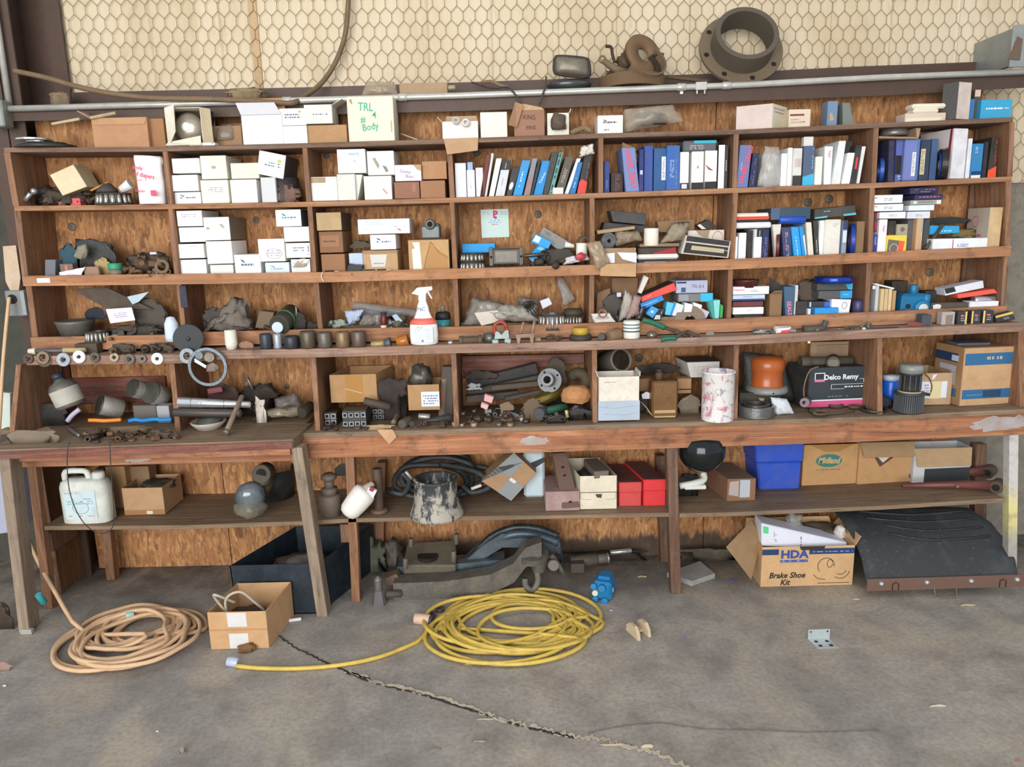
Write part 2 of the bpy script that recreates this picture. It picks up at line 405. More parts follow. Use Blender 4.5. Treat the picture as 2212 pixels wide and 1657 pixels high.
# chicken wire
hw = MB(); wm = mat('84694c',.7,.2,.3,'4d3a28'); dx,dz,ve,r_ = .0565,.0615,.034,.0014
def seg(a,b2): hw.tube([a,b2],r_,wm,3,False,False,False)
z0 = P(1100,190,YW).z; nx = int((X1 - .4 - X0) / dx); rr2 = random.Random(3)
xr = P(2190,300,YW).x
for j in range(-9,8):
 for i in range(nx):
  x_ = X0 + .03 + (i + .5 * (j % 2)) * dx; z_ = z0 + j * dz
  if j < 0 and x_ < P(1560,215,YW).x: continue
  if j < -1 and x_ < xr - .42: continue
  jit = lambda a,b2: V((.0035 * noise.noise(V((a * 3,b2 * 3,1))),-.004 + .003 * noise.noise(V((a * 4,b2 * 4,5))),.0035 * noise.noise(V((a * 3,b2 * 3,9)))))
  q = lambda a,b2: V((a,YW - .012,b2)) + jit(a,b2)
  A = q(x_,z_); B = q(x_,z_ + ve); C = q(x_ + dx / 2,z_ + dz); D = q(x_ - dx / 2,z_ + dz)
  seg(A,B); seg(B,C); seg(B,D)
S('chicken_wire','rusty hexagonal chicken wire stretched over the cream metal wall','wire mesh',hw)
# steel girt: front lip,web,back lip
BRN = mat('523e33',.55,.1,.35,'2e2522',1,.1)
YG = .13
gz = P(1100,203,YG).z; gx0,gx1 = P(20,240,YG).x - .15,3.6
gt = MB(); ga = [(25,233),(340,224),(680,214),(985,205),(1300,193),(1700,178),(1870,167),(2212,152)]
gb = [(30,262),(340,256),(680,248),(1000,240),(1280,230),(1570,220),(1900,207),(2212,188)]
gc = [(30,203),(340,196),(560,192),(940,180),(1180,172),(1700,154),(1870,144),(2212,130)]
XS_ = [20,340,680,1000,1300,1600,1900,2240]
tp = [P(x_,interp(ga,x_) + 3,YG) for x_ in XS_]; bt = [P(x_,interp(gb,x_),YG) for x_ in XS_]
gt.sheet([tp,bt],.004,BRN,False)
web = [V((p.x,YW - .03,p.z)) for p in tp]; gt.sheet([web,tp],.004,BRN,False)
bl = [P(x_,interp(gc,x_),YW - .03) for x_ in XS_]; bl = [V((w_.x,YW - .03,p.z)) for w_,p in zip(web,bl)]; gt.sheet([bl,web],.004,BRN,False)
struct('trim_girt',gt,'dark brown steel girt across the wall above the shelves')
def girt_z(X):
 return interp([(p.x,p.z) for p in tp],X) + .002
pp = MB(); GALV = mat('c6c6be',.35,.35,.35,'7b766e',1,.1)
pp.tube([P(x_,interp(ga,x_) + 2,YG - .02) for x_ in XS_],.0135,GALV,12)
for x_ in (620,870,1472,1570): c = P(x_,interp(ga,x_) + 2,YG - .02); pp.cyl(c - V((.02,0,0)),c + V((.02,0,0)),.0165,GALV,14)
cl = MB(); c = P(1513,interp(ga,1513) + 2,YG - .02); cl.box(c + V((0,-.012,0)),(.05,.012,.034),GALV)
for s_ in (-1,1): cl.cyl(c + V((s_ * .017,-.01,-.012)),c + V((s_ * .017,-.01,-.034)),.0045,GALV,8)
T('conduit_pipe','long galvanized conduit pipe running along the brown steel girt','pipe',[('pipe',pp),('clamp',cl)])
wt = MB(); c = P(1472,200,YG - .008); wt.box(c,(.014,.012,.014),WHT('f2f2ee',0)); S('white_clip','tiny white square clip stuck on the brown girt under the pipe','clip',wt)
# column with conduit at the left end
cm = MB(); xa = P(29,100,.17).x
cm.box((xa - .08,.175,1.6),(.16,.01,3.6),BRN,None,.001); cm.box((xa - .08,.27,1.6),(.01,.2,3.6),BRN,None,.001)
cm.box((xa - .02,.368,1.6),(.28,.01,3.6),BRN,None,.001); struct('wall_column',cm,'dark brown steel column at the left end of the shelves')
vp = MB(); p0 = P(6,120,.15); vp.tube([(p0.x,.145,3.2),(p0.x,.145,P(8,230,.15).z)],.013,GALV,10)
S('vertical_conduit','grey conduit pipe running up the brown column at the left edge','pipe',vp)
jb = MB(); a = P(5,247,.1); jb.box(a + V((-.02,0,0)),(.09,.07,.115),mat('9aa39c',.5,.5,.3),None,.006); S('junction_box','grey metal junction box where the two conduits meet','electrical box',jb)
# ---------------------------------------------------------------- the shelf lines (pixel of the top front edge)
L0 = [(8,319),(350,317),(660,309),(972,300),(1300,288),(1590,280),(1870,267),(2189,253)]
L1 = [(30,445),(365,441),(665,436),(972,427),(1288,417),(1585,406),(1890,395),(2185,381)]
L2 = [(47,596),(380,592),(690,588),(985,580),(1280,572),(1580,560),(1885,545),(2185,531)]
L3 = [(65,729),(385,723),(440,718),(690,711),(985,706),(1290,698),(1580,688),(1885,674),(2175,661)]
L4 = [(55,770),(390,766),(480,757),(700,753),(990,744),(1290,737),(1590,726),(1890,712),(2210,697)]
L5 = [(655,936),(980,927),(1300,917),(1600,909),(1890,900),(2240,882)]
L6 = [(95,1137),(400,1135),(650,1126),(760,1120),(1180,1113),(1445,1108)]
L7 = [(1468,1110),(1600,1106),(1900,1093),(2170,1077)]
YF = {0: 0.,1: 0.,2: -.02,3: -.02,4: -.125,5: -.2,6: -.17,7: -.17}
LL = {0: L0,1: L1,2: L2,3: L3,4: L4,5: L5,6: L6,7: L7}
# height of the surface things stand on,per level
DROP = {2: .018,3: .03}
SZ = {k: [(P(x_,y_,YF[k]).x,P(x_,y_,YF[k]).z - DROP.get(k,0)) for x_,y_ in LL[k]] for k in LL}
def zs(k,X):
 if k == 't': return TZ
 if k == 'f': return 0.
 if k == 'g': return girt_z(X)
 return interp(SZ[k],X)
def plank(k,th,m,yb=YB - .002,drop=0.,ext=0):
 mb = MB(); ln = LL[k]; fr = [P(x_,y_,YF[k]) for x_,y_ in ln]
 for i in range(len(fr) - 1):
  pass
 prof = [(YF[k] + .0015,0),(YF[k],-.0015),(YF[k],-th + .0015),(YF[k] + .0015,-th),(yb,-th),(yb,0)]
 n = len(prof); vs = []; fs = []
 for q in fr:
  for y_,z_ in prof: vs.append((q.x,y_,q.z + z_ - drop))
 for i in range(len(fr) - 1):
  for j in range(n): fs.append((i * n + j,i * n + (j + 1) % n,(i + 1) * n + (j + 1) % n,(i + 1) * n + j))
 fs.append(tuple(reversed(range(n)))); fs.append(tuple((len(fr) - 1) * n + j for j in range(n)))
 return mb.add(vs,fs,m)
def lip(k,h,m,th=.018,dy=0):
 mb = MB(); fr = [P(x_,y_,YF[k]) for x_,y_ in LL[k]]; vs = []; fs = []
 prof = [(YF[k] + dy,0),(YF[k] + dy,-h),(YF[k] + dy + th,-h),(YF[k] + dy + th,0)]
 for q in fr:
  for y_,z_ in prof: vs.append((q.x,y_,q.z + z_))
 for i in range(len(fr) - 1):
  for j in range(4): fs.append((i * 4 + j,i * 4 + (j + 1) % 4,(i + 1) * 4 + (j + 1) % 4,(i + 1) * 4 + j))
 fs += [(3,2,1,0),tuple((len(fr) - 1) * 4 + j for j in range(4))]
 return mb.add(vs,fs,m)
parts = []
GREYB = wood('5c4436','7d604c','9a7a62','brown_board',0,1,.4)
parts.append(('shelf_board',plank(0,.02,GREYB))); parts.append(('shelf_board',plank(1,.022,RED)))
for k in (2,3):
 ln = [P(x_,y_,YF[k]) for x_,y_ in LL[k]]; save = YF[k]; YF[k] = 0.
 mb = MB(); th = .02; vs = []; fs = []
 for q in ln:
  for y_,z_ in ((0.,0),(0.,-th),(YB - .002,-th),(YB - .002,0)): vs.append((q.x,y_,q.z - DROP[k] + z_))
 for i in range(len(ln) - 1):
  for j in range(4): fs.append((i * 4 + j,i * 4 + (j + 1) % 4,(i + 1) * 4 + (j + 1) % 4,(i + 1) * 4 + j))
 fs += [(3,2,1,0),tuple((len(ln) - 1) * 4 + j for j in range(4))]
 mb.add(vs,fs,GREYB); parts.append(('shelf_board',mb)); YF[k] = save
LIPM = wood('85583a','b07c55','cb986f','lip_board',0,.8,.5)
parts.append(('lip_board',lip(2,.046,LIPM))); parts.append(('lip_board',lip(3,.062,LIPM)))
parts.append(('counter_board',plank(4,.04,WORN),'worn grey brown plank with rounded edge'))
DV = {1: [(14,327,34,443),(356,325,367,440),(658,318,667,434),(970,309,977,426),(1298,298,1298,416),(1591,290,1587,405),(1893,278,1888,394),(2187,263,2182,380)],
      2: [(37,456,53,594),(368,452,381,590),(669,447,678,588),(976,436,983,580),(1279,427,1280,572),(1589,417,1582,560),(1885,405,1880,545),(2179,392,2178,531)],
      4: [(62,620,75,727),(386,615,397,722),(683,610,692,711),(983,604,987,706),(1279,596,1277,698),(1579,582,1574,688),(1878,566,1873,674),(2174,553,2168,661)]}
for k,lst in DV.items():
 for n_,(xa_,ya_,xb_,yb_) in enumerate(lst):
  y0 = 0.001; a = P(xa_,ya_,y0); b2 = P(xb_,yb_,y0); w = .011 if n_ not in (0,) else .014; mb = MB()
  ztop = interp(SZ[{1: 0,2: 1,4: 2}[k]],a.x) - (.02 if k < 3 else .02); zbot = interp(SZ[{1: 1,2: 2,4: 3}[k]],b2.x)
  mb.hexa([(a.x - w,y0,ztop),(a.x + w,y0,ztop),(b2.x + w,y0,zbot),(b2.x - w,y0,zbot),
                 (a.x - w,YB - .003,ztop),(a.x + w,YB - .003,ztop),(b2.x + w,YB - .003,zbot),(b2.x - w,YB - .003,zbot)],REDZ,.001)
  parts.append(('end_panel' if n_ in (0,7) else 'divider',mb))
D5 = [(40,790,21,940),(371,785,380,895),(677,775,686,925),(980,768,986,912),(1284,762,1286,905),(1591,750,1588,895),(1900,735,1903,872),(2205,717,2209,880)]
TZ = P(300,960,-.36).z
for n_,(xa_,ya_,xb_,yb_) in enumerate(D5):
 a = P(xa_,ya_,-.105); b2 = P(xb_,yb_,-.165 if n_ else -.2); w = .0115; mb = MB(); ztop = interp(SZ[4],a.x) - .04; zbot = interp(SZ[5],b2.x) if n_ > 1 else TZ - .02
 mb.hexa([(a.x - w,a.y,ztop),(a.x + w,a.y,ztop),(b2.x + w,b2.y,zbot),(b2.x - w,b2.y,zbot),(a.x - w,YB - .003,ztop),(a.x + w,YB - .003,ztop),(a.x + w,YB - .003,zbot),(a.x - w,YB - .003,zbot)],REDZ,.001)
 parts.append(('end_panel' if n_ in (0,7) else 'divider',mb))
# dark rail behind the first bays and the red board in the fourth bay
mb = MB(); a = P(135,818,YB - .02); b2 = P(362,868,YB - .02); mb.box(((a.x + b2.x) / 2,YB - .012,(a.z + b2.z) / 2),(b2.x - a.x,.018,a.z - b2.z),wood('5a2c22','7d4436','9a6050','red_painted_board',0)); parts.append(('back_board',mb,'dull red painted board'))
mb = MB(); q = [P(997,770,.2),P(1262,765,.2),P(1262,783,.2),P(1003,812,.2)]; mb.hexa(q + [p + V((0,.03,0)) for p in q],wood('6a3a30','8a564a','a07468','faded_red_board',0),.001); parts.append(('back_board',mb,'faded red board along the back'))
mb = MB(); zb_ = P(2100,250,.2).z - .03; mb.box((xs[3] + .035,YB - .012,(zb_ + .86) / 2),(.13,.02,zb_ - .86),DARKZ); parts.append(('end_batten',mb))
T('shelving_unit','long home-built redwood shelf unit with cubbyholes along the whole wall','shelving',parts)
# ---------------------------------------------------------------- workbench under the shelves
parts = [('bench_top',plank(5,.022,GREYW),'dusty grey plank top')]
mb = MB(); xl_,xr_ = P(10,900,0).x,P(668,900,0).x; mb.box(((xl_ + xr_) / 2,.098,TZ - .011),(xr_ - xl_,.31,.02),GREYW); parts.append(('bench_top',mb,'dusty planks behind the table'))
ap = MB(); fr = [P(x_,y_,-.19) for x_,y_ in L5]; z0s = [P(x_,y_,-.19).z for x_,y_ in ((655,990),(980,982),(1300,973),(1600,963),(1890,953),(2240,937))]
vs = []; fs = []
for q,zb_ in zip(fr,z0s):
 zt_ = interp(SZ[5],q.x) - .022
 for y_,z_ in ((-.192,zt_),(-.192,zb_),(-.155,zb_),(-.155,zt_)): vs.append((q.x,y_,z_))
for i in range(len(fr) - 1):
 for j in range(4): fs.append((i * 4 + j,i * 4 + (j + 1) % 4,(i + 1) * 4 + (j + 1) % 4,(i + 1) * 4 + j))
fs += [(3,2,1,0),tuple((len(fr) - 1) * 4 + j for j in range(4))]
ap.add(vs,fs,APR); parts.append(('apron_board',ap,'thick reddish front board with whitish patches'))
l2 = MB(); a = P(40,985,-.2); b2 = P(660,968,-.2); za = P(300,1004,-.2).z
l2.box(((a.x + b2.x) / 2,-.18,(TZ - .042 + za) / 2),(b2.x - a.x,.04,TZ - .042 - za),APR,None,.002); parts.append(('apron_board',l2))
def pole(xt,yt,xb,yb,Y,w,d,m,top=None,bot=0.):
 a = P(xt,yt,Y); b2 = P(xb,yb,Y); zt_ = a.z if top is None else top
 # straight between the two pixels,carried on down to the floor
 f = lambda z_: a.x + (b2.x - a.x) * ((a.z - z_) / (a.z - b2.z))
 mb = MB(); xt_,xb_ = f(zt_),f(bot)
 return mb.hexa([(xt_ - w,Y,zt_),(xt_ + w,Y,zt_),(xb_ + w,Y,bot),(xb_ - w,Y,bot),(xt_ - w,Y + d,zt_),(xt_ + w,Y + d,zt_),(xb_ + w,Y + d,bot),(xb_ - w,Y + d,bot)],m,.002)
WYP = None
def paintpost():
 m,t,b = nt('overpainted_post'); v = coords(t,(1,1,1),(0,0,0),False); n = noi(t,v,6,4,.6,.5); n2 = noi(t,v,30,4)
 sp = t.nodes.new('ShaderNodeSeparateXYZ'); t.links.new(v,sp.inputs[0])
 ad = nn(t,'ShaderNodeMath',operation='MULTIPLY_ADD'); ad.inputs[1].default_value = .18; t.links.new(n,ad.inputs[0]); t.links.new(sp.outputs[2],ad.inputs[2])
 c = ramp(t,ad.outputs[0],[(0.30,'a8a49c'),(.42,'d3c98a'),(.5,'ddd294'),(.62,'c9c7c4')]); c = mixc(t,ramp(t,n2,[(.5,0.0),(.8,.5)]),c,'7a5a44')
 t.links.new(c,b.inputs['Base Color']); b.inputs['Roughness'].default_value = .7; return m
WYP = paintpost(); bt5 = interp(SZ[5],0) - .15
parts += [('post',pole(67,1010,103,1305,-.17,.02,.04,REDZ,za + .001)),('post',pole(755,992,769,1303,-.17,.02,.045,REDZ,P(755,985,-.17).z)),
          ('post',pole(1452,970,1461,1290,-.17,.024,.05,DARKZ,P(1452,968,-.17).z)),('post',pole(2191,940,2188,1200,-.17,.021,.045,WYP,P(2191,938,-.17).z),'post smeared with white and yellow paint'),
          ('rear_post',pole(820,1135,818,1212,.18,.022,.05,REDZ,P(820,1000,.18).z)),('rear_post',pole(1433,1115,1437,1203,.17,.022,.05,DARKZ,P(1433,985,.17).z)),
          ('rear_post',pole(228,1148,236,1225,.12,.022,.05,REDZ,P(228,1012,.12).z)),('rear_post',pole(2120,990,2118,1190,.16,.03,.05,DARKZ,P(2120,960,.16).z))]
def lshelf(k,m,split=0.):
 return plank(k,.022,m)
parts += [('lower_shelf',plank(6,.02,GREYW)),('lower_shelf',plank(7,.02,GREYW))]
mb = MB(); a = P(735,1132,-.12); b2 = P(756,1170,-.12); mb.box(((a.x + b2.x) / 2,-.03,(a.z + b2.z) / 2),(b2.x - a.x,.2,a.z - b2.z),REDZ); parts.append(('brace',mb))
mb = MB(); a = P(95,1150,-.12); b2 = P(118,1190,-.12); mb.box(((a.x + b2.x) / 2,-.03,(a.z + b2.z) / 2),(b2.x - a.x,.2,a.z - b2.z),DARKZ); parts.append(('brace',mb))
mb = MB(); a = P(112,1012,.0); mb.box((a.x - .03,.1,.41),(.02,.28,.8),wood('5a3c28','75512f','8f6a48','end_board',2)); parts.append(('end_panel',mb))
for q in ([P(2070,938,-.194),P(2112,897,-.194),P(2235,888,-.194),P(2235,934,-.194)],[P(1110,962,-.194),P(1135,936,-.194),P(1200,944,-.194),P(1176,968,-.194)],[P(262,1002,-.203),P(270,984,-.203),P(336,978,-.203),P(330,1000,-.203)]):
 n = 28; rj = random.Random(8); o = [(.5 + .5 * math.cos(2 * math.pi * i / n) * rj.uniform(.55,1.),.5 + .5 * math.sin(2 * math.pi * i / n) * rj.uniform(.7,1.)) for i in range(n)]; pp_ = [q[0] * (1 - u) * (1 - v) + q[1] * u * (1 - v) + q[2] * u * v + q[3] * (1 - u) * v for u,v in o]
 parts.append(('whitish_patch',MB().add(pp_ + [p + V((0,.0012,0)) for p in pp_],[tuple(range(n)),tuple(reversed(range(n,2 * n)))] + [(i,i + n,(i + 1) % n + n,(i + 1) % n) for i in range(n)],plastic_film('d0cccc',.55)),'whitish patch'))  # uneven translucent whitish patches on the apron front
T('workbench','long wooden workbench with reddish apron under the shelves, with a lower shelf','workbench',parts)
# ---------------------------------------------------------------- table pushed against the left of the bench
tt = MB(); a0 = P(-40,955,-.40); a1 = P(632,944,-.34); b1 = P(673,899,-.06); b0 = V((a0.x - .02,-.06,0))
for q in (a0,a1,b1,b0): q.z = TZ
tt.hexa([a0,a1,a1 - V((0,0,.04)),a0 - V((0,0,.04)),b0,b1,b1 - V((0,0,.04)),b0 - V((0,0,.04))],GREYW,.003)
te = MB(); e0,e1 = a0 + V((.002,-.008,-.006)),a1 + V((-.002,-.008,-.006)); te.hexa([e0,e1,e1 - V((0,0,.033)),e0 - V((0,0,.033)),e0 + V((0,.007,0)),e1 + V((0,.007,0)),e1 + V((0,.007,-.033)),e0 + V((0,.007,-.033))],wood('5b2f2a','7d4a3c','9a6a55','maroon_edge',0),.001)
tp_ = MB(); q = [V((a0.x + .02,-.325,TZ - .04)),V((a1.x - .02,-.325,TZ - .04))]; tp_.hexa([q[0],q[1],q[1] - V((0,0,.035)),q[0] - V((0,0,.035)),q[0] + V((0,.03,0)),q[1] + V((0,.03,0)),q[1] + V((0,.03,-.035)),q[0] + V((0,.03,-.035))],APR,.002)
def leg2(pt,pb,Yt,w,d,m):
 a = P(pt[0],pt[1],Yt); b2 = G(pb[0],pb[1],0); mb = MB(); a.z = TZ - .04
 return mb.hexa([a + V((-w,0,0)),a + V((w,0,0)),b2 + V((w,0,0)),b2 + V((-w,0,0)),a + V((-w,d,0)),a + V((w,d,0)),b2 + V((w,d,0)),b2 + V((-w,d,0))],m,.002)
mt = MB(); q = G(61,1368,.0); mt.box(q + V((0,-.004,.012)),(.05,.02,.022),GALV)
T('wooden_table','old wooden table with dusty top pushed against the left of the bench','table',
  [('table_top',tt),('edge_board',te,'maroon stained front edge'),('apron_board',tp_),('leg',leg2((640,965),(696,1333),-.33,.024,.075,PALEZ)),('leg',leg2((8,990),(52,1368),-.385,.023,.08,PALEZ),None,[('foot_plate',mt,'shiny metal foot plate')])])

# ---------------------------------------------------------------- builders for the things on the shelves
BN = {1: 'first',2: 'second',3: 'third',4: 'fourth',5: 'fifth',6: 'sixth',7: 'seventh'}
RN = {1: 'top row',2: 'second row',3: 'third row',5: 'bench row'}
import re
def LB(s):
 return re.sub(r' @(\d)(\d)',lambda q: f', {RN[int(q[1])]} {BN[int(q[2])]} bay',s)
def quad(q,Y,k=None):
 q = list(q)
 if len(q) == 3:
  a,b2 = P(q[0],q[2],Y),P(q[1],q[2],Y); z = (a.z + b2.z) / 2
  return [V((a.x,Y,z)),V((b2.x,Y,z)),V((b2.x,Y,zs(k,b2.x) + .0006)),V((a.x,Y,zs(k,a.x) + .0006))]
 if len(q) == 4:
  a,b2 = P(q[0],q[2],Y),P(q[1],q[2],Y); z = (a.z + b2.z) / 2; zb = P((q[0] + q[1]) / 2,q[3],Y).z
  if k is not None: zb = max(zb,zs(k,a.x) + .0008,zs(k,b2.x) + .0008)
  return [V((a.x,Y,z)),V((b2.x,Y,z)),V((b2.x,Y,zb)),V((a.x,Y,zb))]
 if len(q) == 5:
  a,b2 = P(q[0],q[2],Y),P(q[1],q[2],Y); c = P(q[3],q[2] + 90,Y); d = P(q[4],q[2] + 90,Y)
  return [a,b2,V((d.x,Y,zs(k,d.x) + .0006)),V((c.x,Y,zs(k,c.x) + .0006))]
 r = [P(q[i],q[i + 1],Y) for i in (0,2,4,6)]
 if k is not None:
  lo = min(p.z - zs(k,p.x) for p in r)
  if lo < .0006: r = [p + V((0,0,.0006 - lo)) for p in r]
 return r
def frame_of(Q):
 TL,TR,BR,BL = Q; ex = ((TR - TL) + (BR - BL)).normalized(); ez = ((TL - BL) + (TR - BR)).normalized(); ey = ez.cross(ex).normalized()
 return ex,ey,ez
def bil(Q,u,v,off=0.):
 TL,TR,BR,BL = Q; p = (TL * (1 - u) + TR * u) * (1 - v) + (BL * (1 - u) + BR * u) * v
 return p
def decals(mb,Q,dec,seed=0):
 ex,ey,ez = frame_of(Q); r = random.Random(seed); wq = ((Q[1] - Q[0]).length + (Q[2] - Q[3]).length) / 2; hq = ((Q[0] - Q[3]).length + (Q[1] - Q[2]).length) / 2
 lv = 0
 for d in dec:
  lv += 1; o = -ey * (.0004 + .00012 * lv); th = -ey * .0003; k = d[0]
  def flat(us,m):
   n = len(us); a = [bil(Q,u,v) + o for u,v in us]; mb.add([p + th for p in a] + a,[tuple(reversed(range(n)))] + [(i,(i + 1) % n,(i + 1) % n + n,i + n) for i in range(n)],m)
  if k == 'r': flat([(d[1],d[2]),(d[3],d[2]),(d[3],d[4]),(d[1],d[4])],mat(d[5],.65,0,d[6] if len(d) > 6 else .12))
  elif k == 'p': flat(d[1],mat(d[2],.65,0,.1))
  elif k == 'o': flat([(d[1] + d[3] * math.cos(i * math.pi / 10),d[2] + d[4] * math.sin(i * math.pi / 10)) for i in range(20)],mat(d[5],.65,0,.1))
  elif k == 's':
   u0,v0,u1,v1,col = d[1:6]; nr = d[6] if len(d) > 6 else 3; vert = len(d) > 7 and d[7]; m = mat(col,.7,0,0)
   for j in range(nr):
    c0 = 0.
    while c0 < 1:
     w = r.uniform(.05,.16); a0,a1 = c0,min(1,c0 + w)
     s0,s1 = (j + .2) / nr,(j + .65) / nr
     if vert: pt = [(u0 + (u1 - u0) * s0,v0 + (v1 - v0) * a0),(u0 + (u1 - u0) * s1,v0 + (v1 - v0) * a0),(u0 + (u1 - u0) * s1,v0 + (v1 - v0) * a1),(u0 + (u1 - u0) * s0,v0 + (v1 - v0) * a1)]
     else: pt = [(u0 + (u1 - u0) * a0,v0 + (v1 - v0) * s0),(u0 + (u1 - u0) * a1,v0 + (v1 - v0) * s0),(u0 + (u1 - u0) * a1,v0 + (v1 - v0) * s1),(u0 + (u1 - u0) * a0,v0 + (v1 - v0) * s1)]
     if r.random() < .85: flat(pt,m)
     c0 += w + r.uniform(.02,.07)
  elif k == 't':
   txt,u,v,h,col = d[1:6]; rot = d[6] if len(d) > 6 else 0; bold = d[7] if len(d) > 7 else .0; sx = d[8] if len(d) > 8 else 1.; shear = d[9] if len(d) > 9 else 0
   R3 = Matrix((ex,ey,ez)).transposed().to_4x4(); M = TR(bil(Q,u,v) + o * 1.5) @ R3 @ roty(R_(rot))
   mb.text(txt,M,h * hq,mat(col,.7,0,0),.0006,'CENTER',bold * h * hq,shear,sx,.9 * (hq if abs(rot) > 45 else wq),.5 * wq if abs(rot) > 45 else .7 * hq)
  elif k == 'k':   # marker strokes: polylines in uv,half width in metres
   for st in d[1]:
    mb.tube([bil(Q,u,v) + o for u,v in st],d[3] if len(d) > 3 else .0022,mat(d[2],.7,0,.1),5,False,True,False)
  elif k == 'n':   # open ring drawn on the face
   n = 20; A = [(d[1] + d[3] * math.cos(i * math.pi / 10),d[2] + d[4] * math.sin(i * math.pi / 10)) for i in range(n)]; mb.tube([bil(Q,u,v) + o for u,v in A],d[6] if len(d) > 6 else .001,mat(d[5],.6,0,0),4,True)
def shell(Q,d,m,bev=.0018,dx=0.,dz=0.):
 return MB().hexa(list(Q) + [p + V((dx,d,dz)) for p in Q],m,bev)
_seed = [0]
def bx(label,q,Y,d,col,k=None,dec=(),name='parts_box',cat='box',g=None,m=None,bev=.0018,dx=0.,parts=None,side=None):
 _seed[0] += 1; Q = quad(q,Y,k); m = m or mat(col,.65,0,.22,'7d6a52',1,.06); mb = shell(Q,d,m,bev,dx); decals(mb,Q,dec,_seed[0])
 if side:      # printed or dusty side, or side shade painted as colour: (which,colour)
  A,B = (Q[1],Q[2]) if side[0] == 'r' else (Q[0],Q[3]); o = V((.0006 if side[0] == 'r' else -.0006,0,0))
  pts = [A + o,A + o + V((dx,d,0)),B + o + V((dx,d,0)),B + o]; mb.add(pts + [p - o * .6 for p in pts],[(0,1,2,3),(7,6,5,4)],mat(side[1],.65,0,.2))
 if parts: return T(name,LB(label),cat,[('carton',mb)] + parts(Q),g)
 return S(name,LB(label),cat,mb,g)
def rbx(label,xc,yt,Y,xl,dl,xr,dr,k,col,dec=(),decr=(),name='parts_box',cat='box',g=None,colr=None,colt=None,ytl=None):
 """box turned so that a corner faces us: corner at xc, left end at xl (dl deeper), right end at xr (dr deeper)"""
 _seed[0] += 1; c = P(xc,yt,Y); l = P(xl,yt,Y + dl); r = P(xr,yt,Y + dr); z = c.z; zb = min(zs(k,c.x),zs(k,l.x),zs(k,r.x)) + .003 if not isinstance(k,float) else k
 C,L_,R2 = [V((p.x,p.y,z)) for p in (c,l,r)]; B = L_ + R2 - C; dn = V((0,0,zb - z)); m1 = mat(col,.65,0,.22,'7d6a52',1,.06)
 mb = MB().hexa([L_,C,C + dn,L_ + dn,B,R2,R2 + dn,B + dn],m1,.0015)
 QL = [L_,C,C + dn,L_ + dn]; QR = [C,R2,R2 + dn,C + dn]
 decals(mb,QL,dec,_seed[0]); decals(mb,QR,([('r',.01,.01,.99,.99,colr,.3)] if colr else []) + list(decr),_seed[0] + 1)
 return S(name,LB(label),cat,mb,g)
def openbox(label,q,Y,d,col,k=None,flaps=(),dec=(),name='cardboard_box',cat='box',g=None,content=None,th=.004,dx=0.,m=None,inner=None):
 _seed[0] += 1; Q = quad(q,Y,k); m = m or CARD(col); TL,TR_,BR,BL = Q; o = V((dx,d,0)); TLb,TRb,BRb,BLb = [p + o for p in Q]
 ex,ey,ez = frame_of(Q); mb = MB(); w = ex * th; dd = V((0,th,0))
 mb.hexa([TL,TR_,BR,BL,TL + dd,TR_ + dd,BR + dd,BL + dd],m,.0008); mb.hexa([TLb,TRb,BRb,BLb,TLb + dd,TRb + dd,BRb + dd,BLb + dd],m,.0008)
 mb.hexa([TL + dd,TL + dd + w,BL + dd + w,BL + dd,TLb,TLb + w,BLb + w,BLb],m,.0008); mb.hexa([TR_ + dd - w,TR_ + dd,BR + dd,BR + dd - w,TRb - w,TRb,BRb,BRb - w],m,.0008)
 up = V((0,0,th)); mb.hexa([BL + dd + w + up,BR + dd - w + up,BR + dd - w,BL + dd + w,BLb + w + up,BRb - w + up,BRb - w,BLb + w],m,.0005)
 decals(mb,Q,dec,_seed[0]); parts = [('carton',mb)]
 for f in flaps:
  s,L,ang = f[:3]; a = R_(ang); fb = MB(); fm = CARD(f[3]) if len(f) > 3 else m; sk = f[4] if len(f) > 4 else .01
  A,B,out = {'f': (TL,TR_,V((0,-1,0))),'b': (TLb,TRb,V((0,1,0))),'l': (TLb,TL,V((-1,0,0))),'r': (TR_,TRb,V((1,0,0)))}[s]
  dr = out * math.sin(a) + V((0,0,1)) * math.cos(a); nrm = out * math.cos(a) - V((0,0,1)) * math.sin(a); e = (B - A).normalized() * sk; sh = out * .0012
  p = [A + dr * L + e + sh,B + dr * L - e + sh,B + sh,A + sh]; fb.hexa(p + [q_ + nrm * .003 for q_ in p],fm,.0006); parts.append(('flap',fb))
 if content: parts += content(Q,d)
 return T(name,LB(label),cat,parts,g)
def rod(label,a,b2,Ya,Yb,r,m,name,cat,n=14,g=None,r2=None,k=None,extra=None):
 A,B = P(a[0],a[1],Ya),P(b2[0],b2[1],Yb); mb = MB().cyl(A,B,r * K(Ya),m,n,(r2 or r) * K(Yb))
 if extra: return T(name,LB(label),cat,[('shaft',mb)] + extra(A,B),g)
 return S(name,LB(label),cat,mb,g)
def up(x,Y,k,y=None):
 """base point standing at pixel column x, depth Y, on level k (or with its base at pixel row y)"""
 p = P(x,700 if y is None else y,Y)
 if y is None:
  for _ in range(3):
   # find the row where the surface is met at this depth
   z = zs(k,p.x); d = ray(x,800); py = 800
   for _ in range(4):
    q = P(x,py,Y); q2 = P(x,py + 10,Y); py += (z - q.z) / (q2.z - q.z) * 10
   p = P(x,py,Y)
  p.z = zs(k,p.x) + .0006
 return p
def on(x,y,k):
 """point of level k's surface seen at a pixel"""
 z = zs(k,P(x,y,0).x)
 for _ in range(3):
  p = G(x,y,z); z = zs(k,p.x)
 p.z = z + .0006; return p
